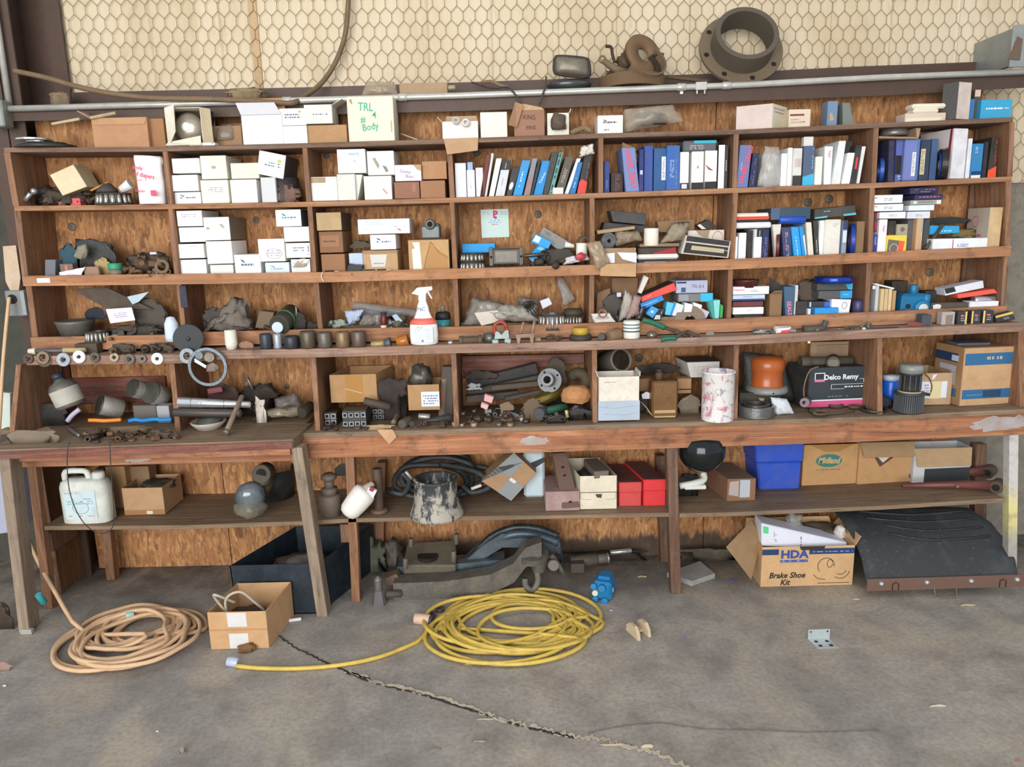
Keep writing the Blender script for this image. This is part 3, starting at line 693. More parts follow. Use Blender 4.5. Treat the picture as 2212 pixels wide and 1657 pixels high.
def tumbler(label,x,k,Y,prof,m,name,cat,n=24,g=None,y=None,parts=None,at=None,tilt=None):
 """turned shape: profile [(radius px, height px)] standing at pixel x"""
 p = at or up(x,Y,k,y); s = K(p.y); M = TR(p) @ (tilt or Matrix()); mb = MB().lathe([(a * s,b2 * s) for a,b2 in prof],m,M,n)
 if parts: return T(name,LB(label),cat,[('body',mb)] + [(q[0],MB().lathe([(a * s,b2 * s) for a,b2 in q[1]],q[2],M,n),q[3] if len(q) > 3 else None) for q in parts],g)
 return S(name,LB(label),cat,mb,g)
def bearing(label,p,r,h,m=None,M=None,g=None,n=16):
 m = m or STEEL('77746e'); s = K(p.y); r *= s; h *= s; M = TR(p) @ (M or Matrix()); a = MB().ring(r * .55,r * .72,h,m,M); c = MB()
 for i in range(n):
  t = 2 * math.pi * i / n; q = M @ V((r * .84 * math.cos(t),r * .84 * math.sin(t),h * .12)); q2 = M @ V((r * .76 * math.cos(t),r * .76 * math.sin(t),h * .9)); c.cyl(q,q2,r * .13,STEEL('b5b2aa',.3,.3),8,r * .11)
 cg = MB().ring(r * .74,r * .99,h * .13,IRON('3a3632'),M).ring(r * .68,r * .9,h * .13,IRON('3a3632'),M @ TR((0,0,h * .86)))
 return T('roller_bearing',LB(label),'bearing',[('inner_ring',a),('rollers',c),('cage',cg)],g)
def nut(mb,p,r,h,m,M=None):
 M = TR(p) @ (M or Matrix()); mb.lathe([(r * .5,0),(r,0),(r,h),(r * .5,h),(r * .5,0)],m,M,6,False,False)
def torus(mb,c,R,r,m,M=None,n=36,k=8,arc=1.,sz=1.):
 M = TR(c) @ (M or Matrix()); N = int(n * arc); pts = [M @ V((R * math.cos(2 * math.pi * i / n),R * sz * math.sin(2 * math.pi * i / n),0)) for i in range(N + (0 if arc >= 1 else 1))]
 return mb.tube(pts,r,m,k,arc >= 1)
def lump(label,x,y,Y,w,h,m,name,cat,seed=1,amp=.35,d=None,k=None,sub=3,freq=1.6,g=None,extra=None):
 """crumpled solid centred at a pixel, w x h pixels"""
 p = P(x,y,Y); s = K(Y); hh = h * s
 if k is not None: p.z = max(p.z,zs(k,p.x) + hh * .3 + .001)
 mb = MB().blob(p,(w * s,(d or min(w,h) * 1.1) * s,hh),m,seed,amp,freq,sub)
 if k is not None:
  z0 = zs(k,p.x) + .0008; mn = min(q.z for q in mb.v)
  if mn > z0:
   for q in mb.v:
    if q.z < mn + hh * .06: q.z = z0
  else:
   for q in mb.v: q.z = max(q.z,z0)
 if extra: return T(name,LB(label),cat,[('body',mb)] + extra(p,s),g)
 return S(name,LB(label),cat,mb,g)
def crumple(label,pts,Y,m,name,cat,seed=1,amp=.006,th=.0012,ny=8,nx=12,bulge=.02,g=None,k=None,extra=None):
 """soft sheet or bag between four pixel corners TL TR BR BL, wrinkled, front skin over a back skin"""
 Q = [P(a,b2,Y) for a,b2 in pts]
 if k is not None:
  lo = min(p.z - zs(k,p.x) for p in Q)
  if lo < .001: Q = [p + V((0,0,(.001 - lo) if p.z - zs(k,p.x) < .02 else 0)) for p in Q]
 G_ = []
 for j in range(ny + 1):
  row = []
  for i in range(nx + 1):
   u,v = i / nx,j / ny; p = bil(Q,u,v); n_ = V((u * 5 + seed * 3,v * 5,seed)); e = math.sin(math.pi * u) ** .5 * math.sin(math.pi * v) ** .5 if 0 < u < 1 and 0 < v < 1 else 0
   w = noise.noise(n_) + .5 * noise.noise(n_ * 2.6)
   row.append(p + V((amp * noise.noise(n_ + V((9,0,0))),-bulge * e + amp * 1.6 * w * (.3 + e),amp * noise.noise(n_ + V((0,9,0))) * (1 if 0 < v < 1 else .3))))
  G_.append(row)
 mb = MB().sheet(G_,th,m)
 if bulge > .004:
  Gb = [[V((p.x,Y + (Y - p.y) * .8 + .002,p.z)) for p in row] for row in G_]; mb.sheet(Gb,th,m)
 if extra: return T(name,LB(label),cat,[('skin',mb)] + extra(Q),g)
 return S(name,LB(label),cat,mb,g)
def disc(label,x,y,Y,r,th,m,name,cat,ri=0,tilt=0.,yaw=0.,g=None,n=36,parts=None):
 """disc or ring facing us, centred at a pixel; r, th, ri in pixels"""
 p = P(x,y,Y); s = K(Y); M = TR(p) @ rotz(yaw) @ rotx(math.pi / 2 + tilt) @ TR((0,0,-th * s / 2)); mb = MB()
 if ri: mb.ring(ri * s,r * s,th * s,m,M,n)
 else: mb.lathe([(0,0),(r * s * .97,0),(r * s,th * s * .15),(r * s,th * s * .85),(r * s * .97,th * s),(0,th * s)],m,M,n,False,False)
 if parts: return T(name,LB(label),cat,[('disc',mb)] + parts(M,s),g)
 return S(name,LB(label),cat,mb,g)
LT = mat('3b3f4a',.7,0,0)

def decal_on(q,Y,col,dec,k=1,d=.12):
 Q = quad(q,Y,k); mb = shell(Q,d,mat(col,.6,0,.15)); decals(mb,Q,dec,3); return mb

_pt = {}; _used = set()
def proto(kind,col):
 """small loose hardware, one mesh per kind and colour"""
 if (kind,col) not in _pt:
  m = mat(col,.5,.4,.5,'5a4836',1,.35); b = MB(); X = roty(math.pi / 2)
  if kind == 0: b.lathe([(0,0),(1,0),(1,.8),(.5,.85),(.5,3.2),(0,3.3)],m,X,6,False,False)
  elif kind == 1: nut(b,V((0,0,0)),1,.9,m)
  elif kind == 2: b.ring(.62,1.2,.7,m,None,18)
  elif kind == 3: b.lathe([(.55,0),(.9,0),(1,.2),(1,1.9),(.8,2.1),(.55,2.1),(.55,0)],m,X,18,False)
  elif kind == 4: b.box((0,0,.7),(2.6,1.6,1.4),m,None,.15).box((.6,0,1.5),(1.,1.,.8),m,None,.12)
  elif kind == 5: b.tube(smoothpath([(-1.4,0,.7),(-.2,0,.7),(.6,.2,1.),(1.,.3,2.)],4),.6,m,10)
  elif kind == 6: b.lathe([(0,0),(.7,0),(.8,.5),(.5,.7),(.5,1.5),(.9,1.7),(.9,2.3),(0,2.4)],m,X,14,False)
  elif kind == 7: b.box((0,0,.2),(3.4,.9,.3),m,None,.08).ring(.4,.9,.4,m,TR((1.9,0,.05)),14)
  o = b.build('loose_part',None,(0,0,0)); _pt[(kind,col)] = o.data; bpy.data.objects.remove(o)
 return _pt[(kind,col)]
HN = ['bolt','hex_nut','washer_ring','bushing','metal_block','pipe_bend','hydraulic_fitting','link_plate']
PAL = {'d': ['3f3a35','554c42','6b5a48','4a4038'],'r': ['6b5340','7d6048','54453a','8a7460'],'b': ['8d7d52','7c8678','a08c60','6a6458'],'s': ['8d8f90','a8aaaa','76746e','5d5a55'],'p': ['6c7076','8e969c','4a4c50','a8b0ba']}
def heap(where,x0,x1,h,Y0,Y1,k,n,pal,sz=6,seed=0,kinds=(0,1,2,3,4,5,6,7)):
 """n loose pieces piled h pixels high in the middle, each an object of its own"""
 r = random.Random(seed + x0); g = 'small parts ' + LB(where if where[0] == '@' else where).strip(', ')
 if where[0] == '@': g = 'small parts' + LB(' ' + where)
 for i in range(n):
  u = r.random(); x = x0 + (x1 - x0) * u; Y = r.uniform(Y0,Y1); kd = r.choice(kinds); c = r.choice(PAL[pal]); s = K(Y) * sz * r.uniform(.7,1.3); p = up(x,Y,k) if k not in ('t',) else on(x,900,'t')
  if k == 't': p = V((P(x,900,Y).x,Y,TZ + .0006))
  lift = r.random() ** 1.5 * max(0,math.sin(math.pi * u)) * h * K(Y) if i > n * .35 else 0
  a = HN[kd].replace('_',' ')
  w_ = ['darkest','brown','lighter','dull'][PAL[pal].index(c)]; q = ('rear ' if Y > (Y0 + Y1) / 2 else 'front ') + ['far left','centre left','centre','centre right','far right'][min(4,int(u * 5))]; lab = w_ + ' ' + a + ', ' + q + ' of the small parts' + LB(' ' + where)
  if lab in _used: continue
  _used.add(lab); o = bpy.data.objects.new(HN[kd],proto(kd,c)); COL.objects.link(o)
  o.location = p + V((0,0,lift + (s if kd in (0,3,6) else .1 * s))); o.scale = (s,s,s); o.rotation_euler = (r.uniform(-.3,.3) * (lift > 0),r.uniform(-.5,.5) * (lift > 0),r.uniform(0,6.28))
  tag(o,lab,'metal part',g)

# ---------------------------------------------------------------- along the steel girt
def path(pts,r,m,label,name,cat,n=8,sm=5,closed=False,g=None):
 return S(name,LB(label),cat,MB().tube(smoothpath([P(*p) for p in pts],sm,closed),r,m,n,closed),g)
path([(753,-20,.34),(750,40,.34),(742,90,.34),(722,140,.33),(694,180,.30),(660,207,.2),(636,221,.075),(600,222,.075),(540,218,.08),(440,214,.085),(330,212,.085),(240,202,.087),(170,188,.09),(100,168,.09),(30,153,.1)],.0115,
     mat('7a6348',.6,0,.5,'3b2f24'),'brown hose hanging from the ceiling and looping over the conduit to the left column','hose','hose',10,7)
p = P(1522,150,.23)
def drum():
 s = K(.23); c = V((P(1600,120,.23).x,.235,0)); M = TR(V((c.x,.24,P(1602,128,.24).z))) @ rotx(R_(62)) @ Matrix(); z0 = girt_z(c.x)
 a = MB().ring(60 * s,84 * s,7 * s,IRON('7a6a55',.6),M,48); b2 = MB().ring(52 * s,62 * s,50 * s,IRON('5e574d',.5),M,48,.002)
 t = MB()
 for i in range(70):
  q = 2 * math.pi * i / 70; t.box(M @ V((61 * s * math.cos(q),61 * s * math.sin(q),48 * s)),(.0045,.0045,.006),IRON('6a6254',.5),M @ rotz(q),.0005)
 hs = []
 for i in range(8):
  h = MB(); hs.append(h); q = 2 * math.pi * i / 8 + .2; h.cyl(M @ V((73 * s * math.cos(q),73 * s * math.sin(q),-.001)),M @ V((73 * s * math.cos(q),73 * s * math.sin(q),7.6 * s)),5.5 * s,mat('14110f',.9),12)
 mn = min(v.z for q_ in (a,b2) for v in q_.v); dz = z0 - mn + .001
 for q_ in [a,b2,t] + hs:
  for v in q_.v: v.z += dz
 T('flanged_ring','large rusty flanged steel ring with bolt holes leaning on the girt','machine part',[('flange',a),('barrel',b2),('rim_teeth',t)] + [('bolt_hole',h) for h in hs])
drum()
def brakes():
 s = K(.2); z0 = girt_z(P(1365,180,.2).x); P_ = lambda x,y,Y=.2: P(x,y,Y); rust = IRON('6b5238',.6); dk = IRON('332c26',.4)
 def arc(c,R,w,t0,t1,th,M,m,q=None,n=22):
  q = q or MB(); i_ = []; o_ = []
  for i in range(n + 1):
   t = t0 + (t1 - t0) * i / n; e = V((math.cos(t),math.sin(t),0)); i_.append(e); o_.append(e)
  M = TR(c) @ M; pr = ((R - th,0),(R,0),(R,w),(R - th,w)); vs = [M @ V((e.x * r_,e.y * r_,z_)) for e in i_ for r_,z_ in pr]
  fs = [(i * 4 + j,i * 4 + (j + 1) % 4,(i + 1) * 4 + (j + 1) % 4,(i + 1) * 4 + j) for i in range(n) for j in range(4)] + [(3,2,1,0),tuple(n * 4 + j for j in range(4))]
  return q.add(vs,fs,m,False)
 c = P_(1366,166,.2); c.z = z0 + .004; a = arc(c,68 * s,24 * s,2.6,6.9,5 * s,rotx(-.12) @ Matrix.Diagonal((1,.75,1,1)),rust); arc(c + V((0,0,8 * s)),62 * s,4 * s,2.6,6.9,14 * s,rotx(-.12) @ Matrix.Diagonal((1,.75,1,1)),dk,a)
 c2 = P_(1384,140,.18); a2 = arc(c2,48 * s,20 * s,3.9,7.2,4 * s,rotx(.9) @ roty(.35),IRON('7a6449',.6)); arc(c2,44 * s,5 * s,3.9,7.2,12 * s,rotx(.9) @ roty(.35),dk,a2)
 b2 = MB(); c = P_(1386,122,.24); b2.lathe([(15 * s,0),(22 * s,-.004),(26 * s,.006),(38 * s,.004),(42 * s,.0),(43 * s,.02),(40 * s,.028),(30 * s,.024),(15 * s,.022),(15 * s,0)],IRON('7d6247',.5),TR(c) @ rotz(.5) @ rotx(R_(72)),36,False)
 d = MB(); d.tube(smoothpath([P_(1308,100,.2),P_(1320,102,.2),P_(1323,118,.2),P_(1328,136,.2)],5),3.2 * s,dk,8)
 e = MB(); e.tube([P_(1302,130,.17),P_(1330,150,.17),P_(1352,158,.18)],[6 * s,8 * s,9 * s],IRON('7b6a50',.6),8); torus(e,P_(1301,128,.17),6 * s,2.2 * s,IRON('7b6a50'),rotx(1.57),16,6)
 f = MB(); f.tube(smoothpath([P_(1412,120,.22),P_(1425,116,.22),P_(1434,118,.22)],4),2.6 * s,dk,7)
 h = MB(); h.blob(P_(1358,166,.24),(96 * s,.07,30 * s),IRON('4c3e30',.6),4,.5,2.2,3); i2 = MB().blob(P_(1350,134,.25),(34 * s,.05,40 * s),IRON('57452f'),9,.5,2.4,3)
 for q_ in (a,a2,b2,d,e,f,h,i2):
  for v in q_.v: v.z = max(v.z,z0 + .001)
 T('brake_assembly','heap of greasy brown brake shoes and backing plates on the girt','brake parts',[('shoe',a),('shoe',a2),('backing_plate',b2),('lever',d),('arm',e),('spring',f),('hub',h),('bracket',i2)])
brakes()
def headlight():
 s = K(.2); c = P(1229,180,.2); c.z = girt_z(c.x) + .002
 a = MB().lathe([(20 * s,0),(36 * s,3 * s),(45 * s,14 * s),(46 * s,20 * s),(43 * s,20 * s),(38 * s,10 * s),(5 * s,8 * s)],mat('5b5f62',.25,.6,.4,'3c352c'),TR(c) @ Matrix.Diagonal((1,.7,1,1)),32)
 Q = [P(1198,120,.22),P(1272,126,.22),P(1275,168,.22),P(1196,160,.22)]; b2 = MB(); g = []
 for j in range(7):
  row = []
  for i in range(9):
   u,v = i / 8,j / 6; e = 1 - max(abs(2 * u - 1),abs(2 * v - 1)) ** 4; row.append(bil(Q,.5 + (u - .5) * (1 - .08 * abs(2 * v - 1) ** 4),.5 + (v - .5) * (1 - .1 * abs(2 * u - 1) ** 4)) + V((0,-.02 * e,0)))
  g.append(row)
 b2.sheet(g,.004,mat('7c7466',.35,.2,.6,'4a3f30'))
 rim = [r_[i] for r_ in (g[0],) for i in range(9)] + [g[j][8] for j in range(1,7)] + [g[6][i] for i in range(7,-1,-1)] + [g[j][0] for j in range(5,0,-1)]
 cfr = MB().tube(rim,.007,RUB('1f1f1d'),8,True)
 T('headlight','dusty rectangular headlight in a metal bucket on the girt','headlight',[('bucket',a),('lens',b2),('rubber_frame',cfr)])
headlight()
path([(1020,178,.3),(1060,190,.2),(1095,188,.115),(1108,198,.085),(1118,212,.085),(1125,222,.085)],.0045,RUB('3a3532'),'black cable trailing over the conduit down to the brown carton','cable','cable',6)
path([(1180,166,.2),(1178,186,.09),(1172,205,.085),(1165,225,.085)],.0045,RUB('3a3532'),'short black cable hanging below the dusty headlight','cable','cable',6)
bx('flattened tan cardboard strip lying on the girt behind the conduit',(862,966,179,203),.19,.06,'a58a6c',None,name='cardboard_strip',cat='cardboard',m=CARD('a58a6c'))
crumple('dusty crumpled plastic sheet on the girt above the handwritten white box',[(792,176),(852,178),(860,208),(780,208)],.17,plastic_film('b7a68c',.55),'plastic_sheet','plastic sheet',3,.008)
lump('little nest of dry grass on the girt at the left',530,199,.24,70,16,mat('9b8768',.95,0,.5,'6a5a42',1,1),'bird_nest','nest',5,.6,freq=3,k='g')
lump('clump of dusty straw on the girt near the left column',128,206,.24,40,12,mat('8f7d64',.95,0,.5,'6a5a42',1,1),'straw_clump','straw',8,.6,freq=3,k='g')
bx('orange brown cardboard strip tucked over the conduit behind white boxes',(546,614,212,236),.095,.004,'b9804f',None,name='cardboard_strip',cat='cardboard',m=CARD('b9804f'))
rod('dirty little glass bulb lying on the girt by the cardboard strip',(968,190),(984,189),.2,.2,5,mat('a89a80',.4,0,.5),'light_bulb','bulb',10)
path([(1040,178,.25),(1062,176,.22),(1080,184,.2),(1098,188,.18)],.007,mat('8b7355',.9,0,.5,'5b4833',1,1),'twisted dusty rag lying on the girt left of the headlight','rag','rag',8)
rod('thin rusty rod lying on the girt right of the brake parts',(1440,166),(1530,176),.2,.16,4,IRON('5b4736'),'rusty_rod','rod',8)
mb = MB(); a = P(2195,100,.1); mb.box(a + V((.02,0,0)),(.085,.012,.175),mat('9da3a3',.45,.5,.4,'7a6a58'),None,.002); t = MB(); Q = [P(2199,78,.09),P(2210,84,.09),P(2204,130,.09),P(2178,128,.09)]; t.hexa(Q + [p + V((0,.004,0)) for p in Q],mat('6b5a4a',.8,0,.5),.001)
mb.box(a + V((.0,.15,0)),(.02,.3,.16),mat('9da3a3',.45,.5,.4,'7a6a58'),None,.002)
T('steel_bracket','galvanized steel bracket at the top right corner above the girt','bracket',[('plate',mb),('tape',t,'brown torn tape')])
# ---------------------------------------------------------------- on top of the shelves
def hub():
 p = up(105,.08,0); s = K(.08); a = MB().lathe([(0,0),(58 * s,0),(60 * s,3 * s),(50 * s,8 * s),(38 * s,8 * s),(36 * s,12 * s),(12 * s,15 * s),(0,15 * s)],mat('42403e',.4,.5,.3),TR(p),36,False)
 b2 = MB().ring(18 * s,34 * s,4 * s,mat('d5dbe0',.2,.8,.15),TR(p + V((-.04,-.03,15.2 * s))),32); T('wheel_disc','dark metal hub cap with a shiny ring on top, left end of the top shelf','hub cap',[('cap',a),('chrome_ring',b2)])
hub()
openbox('torn brown cardboard carton at the left end of the top shelf',(196,316,254),.03,.18,'b1815a',0,[('l',.07,60,'c49a80'),('f',.03,175,'b98a60')])
bx('brown carton standing behind the torn carton on the top shelf',(310,352,256),.06,.16,'a06c40',0,m=CARD('9a6a42'))
rod('pale wooden stick lying across the torn carton',(112,268),(172,257),.02,.02,3,mat('c8b48c',.8,0,.3),'wooden_stick','stick',8)
rod('broken pale stick resting on the torn carton',(195,255),(250,244),.02,.03,3.5,mat('b9a684',.8,0,.4),'wooden_stick','stick',8)
def lampbox():
 Q = quad((354,432,232),.02,0); m = WHT('e2ddcc',.35); mb = MB(); d = V((0,.16,0)); TL,TR_,BR,BL = Q; ex,ey,ez = frame_of(Q); w = ex * .003; z = ez * .003
 mb.hexa([TL,TL + w,BL + w,BL,TL + d,TL + w + d,BL + w + d,BL + d],m,.0005); mb.hexa([TR_ - w,TR_,BR,BR - w,TR_ - w + d,TR_ + d,BR + d,BR - w + d],m,.0005)
 mb.hexa([TL,TR_,TR_ - z,TL - z,TL + d,TR_ + d,TR_ + d - z,TL + d - z],m,.0005); mb.hexa([BL + z,BR + z,BR,BL,BL + z + d,BR + z + d,BR + d,BL + d],m,.0005)
 f = MB(); p = [TR_,TR_ + V((.045,-.01,-.01)),BR + V((.05,-.02,.01)),BR]; f.hexa(p + [q + V((.002,.003,0)) for q in p],WHT('b7a88a',.5),.0005)
 f2 = MB(); p = [TL,TL + V((.05,-.02,.01)),BL + V((.05,-.03,.06)),BL]; f2.hexa(p + [q + V((.002,.003,0)) for q in p],m,.0005)
 f3 = MB(); p = [BL + V((0,0,.02)),BR + V((-.01,0,.045)),BR + V((0,-.03,.002)),BL + V((0,-.03,.002))]; f3.hexa(p + [q + V((0,.003,0)) for q in p],WHT('e9e2cd',.2),.0005)
 c = P(402,274,.05); l = MB().lathe([(0,0),(10 * K(.05),.001),(22 * K(.05),.01),(30 * K(.05),.03),(27 * K(.05),.06),(10 * K(.05),.08)],mat('b9b1a0',.25,.5,.2),TR(c) @ rotx(-math.pi / 2),32)
 bl = MB().lathe([(0,-.004),(9 * K(.05),-.002),(9 * K(.05),.004)],mat('ffffff',.2,0,0),TR(c) @ rotx(-math.pi / 2),24)
 T('lamp_box','white box open at the front with a round lamp inside, top shelf','box',[('carton',mb),('flap',f),('flap',f2),('flap',f3),('reflector',l,'round grey reflector'),('glass_eye',bl,'bright white centre')])
lampbox()
bx('thin white card lying at the shelf edge under the lamp box',(408,464,308),.004,.05,'dfe0ea',0,name='card',cat='card')
rod('black cylinder with yellow stripe standing behind the lamp box',(452,240),(444,292),.14,.14,12,mat('2f2b25',.5,0,.3),'black_canister','canister',16)
openbox('small open carton holding a dark glass jar in plastic, top shelf',(448,520,272),.07,.13,'94704e',0,[('b',.03,10)],content=lambda Q,d: [('plastic_bag',MB().blob((Q[0] + Q[2]) / 2 + V((0,.02,.01)),(.11,.07,.09),plastic_film('8f8a82',.8),3,.4))])
bx('large plain white box with its flap up, top shelf',(520,608,248),.02,.18,'e9edf2',0,parts=lambda Q: [('flap',MB().hexa([P(508,222,.03),P(592,221,.03),Q[1] + V((-.001,0,.001)),Q[0] + V((0,0,.001))] + [p + V((0,.003,0)) for p in (P(508,222,.03),P(592,221,.03),Q[1] + V((-.001,0,.001)),Q[0] + V((0,0,.001)))],WHT('cfcfd6',.1),.0005))])
TIM = [('s',.2,.3,.8,.62,'5a6478',2),('o',.78,.2,.07,.06,'b9c24a')]
bx('long plain white box under the printed white one, top shelf',(607,662,272),.025,.2,'f4f4f2',0)
bx('small white box with grey script sitting on the long white box',(602,659,234,271),.028,.2,'f2f1ec',None,TIM)
openbox('brown open crate-like carton under the torn white box',(664,748,270),.04,.17,'b08558',0,content=lambda Q,d: [('carton_contents',MB().blob((Q[0] + Q[2]) / 2 + V((0,.05,-.02)),(.12,.08,.04),IRON('3a3128'),3,.4))])
openbox('torn white box with grey lettering on the brown open carton',(656,716,226,267),.03,.12,'d9d4c8',None,[('r',.05,60,'d0cabc'),('b',.04,10,'c8bda8')],[('s',.3,.45,.85,.6,'6a6a70',1),('r',.25,.35,.9,.7,'f4f4f2')][::-1],m=WHT('e2dfd6',.3),name='parts_box')
GM = '4fae8e'
bx('big cream box marked TRL in green handwriting, top shelf',(748,848,208),.01,.14,'e9e2cc',0,[('t','TRL',.4,.24,.26,GM,4,.01,.8),('t','#',.33,.52,.2,GM,-6,.01),('t','4',.58,.42,.2,GM,3,.01),('t','Body',.48,.68,.22,GM,-8,.01,.85),('r',.93,.55,.955,.8,'b9a67c'),('p',[(.05,.08),(.1,.05),(.12,.17),(.1,.16)],'a58a5c')])
rod('thin pale stick lying beside the big cream box',(866,289),(902,302),.1,.03,1.6,mat('bba98c',.8,0,.3),'wooden_stick','stick',6)
openbox('torn white carton of metal clamps with a tan flap hanging over the edge',(955,1032,262),.0,.12,'e4e1e0',0,[('l',.03,40,'d9c9b0'),('b',.04,5,'b49a78')],m=WHT('e6e2e0',.25),name='parts_box',
  content=lambda Q,d: [('hanging_flap',MB().hexa([P(958,300,-.012),P(1033,297,-.012),P(1032,325,-.016),P(966,334,-.016)] + [p + V((0,.003,0)) for p in (P(958,300,-.012),P(1033,297,-.012),P(1032,325,-.016),P(966,334,-.016))],CARD('b8916c'),.0005),'tan flap'),
                              ('clamp',MB().ring(.008,.016,.012,mat('c9c9c6',.4,.5,.2),TR(P(985,262,-.01)) @ rotx(1.3),16)),('clamp',MB().ring(.008,.017,.012,mat('c9c9c6',.4,.5,.2),TR(P(1006,266,-.012)) @ rotx(1.4),16))])
bx('plain creamy white box right of the torn clamp carton',(1037,1095,242),.015,.17,'ece8dc',0)
bx('reddish brown carton marked KING PINS in pen',(1110,1176,238),.01,.13,'8a5e4c',0,[('t','KING',.5,.28,.26,'4a2f26',3,0,.8),('t','PINS',.55,.68,.22,'4a2f26',-2,0,.9)],m=CARD('8f6350'),
   parts=lambda Q: [('flap',MB().hexa([P(1113,220,-.03),P(1131,226,-.01),P(1116,275,-.01),P(1098,270,-.05)] + [p + V((0,.003,0)) for p in (P(1113,220,-.03),P(1131,226,-.01),P(1116,275,-.01),P(1098,270,-.05))],CARD('b78463'),.0005)),('flap',MB().hexa([P(1131,224,.012),P(1170,232,.012),Q[1],Q[0]] + [p + V((0,.003,0)) for p in (P(1131,224,.012),P(1170,232,.012),Q[1],Q[0])],CARD('c29a72'),.0005))])
openbox('white box on its side with a dark part inside, right of the king pin carton',(1182,1229,244),.02,.12,'e4e0d2',0,[('r',.02,20)],m=WHT('e4e0d2',.3),name='parts_box',content=lambda Q,d: [('dark_part',MB().blob((Q[0] + Q[2]) / 2 + V((0,-.02,0)),(.07,.06,.085),IRON('5b5148',.7),6,.3))])
path([(1232,288,.06),(1245,282,.06),(1262,277,.08),(1276,284,.08)],.012,mat('8f7a5c',.95,0,.5,'6a5a42',1,1),'dusty rag rolled up on the top shelf beside the printed white box','rag','rag',8)
bx('small white printed box left of the dusty plastic bag, top shelf',(1291,1346,249),.02,.12,'efede6',0,[('s',.22,.3,.75,.5,'4a4a52',1),('s',.25,.72,.5,.88,'6a6a6a',1),('p',[(.2,.22),(.33,.26),(.36,.36),(.28,.34)],'a5566a')])
crumple('clear plastic bag with a dark round part in it, top shelf',[(1350,236),(1452,226),(1476,262),(1346,286)],.07,plastic_film('bdb3a0',.4),'plastic_bag','bag',12,.01,bulge=.035,k=0,extra=lambda Q: [('dark_part',MB().blob((Q[0] + Q[2]) / 2 + V((-.02,.0,-.02)),(.17,.05,.07),mat('3c3d3f',.3,.3,.3),6,.15))])
rbx('long pinkish white carton turned at an angle on the top shelf',1670,223,.0,1591,.07,1701,.13,0,'d6c4bc',decr=[('s',.1,.12,.8,.4,'8a7a8a',2)],colr='ddd5bd')
bx('cream box with a dark red bar, right of the long pinkish carton',(1705,1752,236,1703,1760)[:2] + (236,),.03,.14,'dccdb6',0,[('r',.05,.26,.7,.36,'7d2f3c'),('s',.1,.5,.45,.8,'b9907c',2),('s',.5,.65,.75,.78,'5a5a5a',1)])
bx('scuffed blue grey tube box, left one of the standing pair',(1789,1811,218),.04,.06,'6f87a4',0,[('p',[(.2,.5),(.4,.45),(.7,.75),(.25,.8)],'b99a72')])
bx('scuffed dark green box, right one of the standing pair',(1820,1836,222,1818,1843),.05,.06,'6f7c76',0)
bx('pinkish box lying at an angle under the white loops',(1956,2044,244),.03,.08,'d9c6b8',0,[('r',.02,.55,.9,.95,'e4dfc4')])
bx('cream rounded pack lying on the pinkish box, lower of two',(1975,2030,233,245),.03,.07,'e6e0cc',None,bev=.008)
bx('cream rounded pack lying at the top of the stack of two',(1972,2046,223,234),.032,.07,'eee8d4',None,bev=.008)
rbx('tall dark book-like box with a pale spine, right end of the top shelf',2072,176,.0,2038,.06,2100,.03,0,'4c4e4f',colr='d9c9c0')
bx('narrow blue box behind the tall dark one',(2093,2107,214),.05,.08,'1c6fae',0)
bx('dark narrow box with pinkish lid beside the bright blue box',(2107,2119,194),.07,.08,'4a443e',0,[('r',0,0,1,.22,'d4bcae')])
bx('bright blue box with white lettering at the right end of the top shelf',(2121,2188,215),.04,.06,'2ca0cc',0,[('s',.16,.38,.84,.56,'eef6fa',1),('s',.55,.42,.9,.5,'b8dcec',1)],parts=None)

# ---------------------------------------------------------------- top row of cubbyholes
W1,W2 = 'f3f3f0','e9e5da'
LOGO = lambda c='4d6a86': [('s',.25,.38,.8,.6,c,1),('p',[(.22,.2),(.38,.28),(.4,.4),(.3,.34)],c)]
tumbler('black round spool standing on edge in the corner, first bay of the top row',78,1,.12,[(0,0),(13,0),(13,26),(0,26)],RUB('2b2a28'),'black_spool','spool',20,at=P(84,420,.15) ,tilt=roty(1.3) @ rotz(0))
lump('heap of dark greasy metal parts in the first bay of the top row',140,428,.12,110,34,IRON('3d3630',.6),'metal_parts','metal parts',3,.5,.12,1,freq=2.4,extra=lambda p,s: [('shiny_fitting',MB().sphere(p + V((-.1,-.06,.03)),7 * s,STEEL('c9ccd0',.1,.2))),('shiny_fitting',MB().cyl(p + V((-.14,-.07,-.01)),p + V((-.11,-.07,.02)),5 * s,STEEL('c0c4c8',.1,.25)))])
bx('cream square box tipped on its corner on the greasy parts @11',(107,378,158,355,188,403,135,423),.07,.12,'e3d4b0')
bx('small red carton end among the greasy parts @11',(150,172,428),.02,.05,'d2585a',1)
bx('flat orange red carton scrap beside the red carton end @11',(112,140,436),.03,.03,'b35a48',1,bev=.0005)
bearing('large ribbed roller bearing lying beside the white bag @11',up(248,.05,1),38,24)
tumbler('dark metal cone resting on the ribbed bearing @11',232,1,.05,[(0,0),(22,0),(18,8),(8,18),(0,20)],IRON('4a4846',.4),'metal_cone','metal part',at=up(236,.05,1) + V((0,0,.056)))
rod('yellow pencil leaning on the metal cone @11',(196,412),(232,394),.02,.04,2,mat('c9993f',.6,0,.2),'pencil','pencil',6)
rod('white paper cup lying on the bearing @11',(262,410),(282,397),.05,.05,8,WHT('dfe0e0',.2),'paper_cup','cup',14,r2=11)
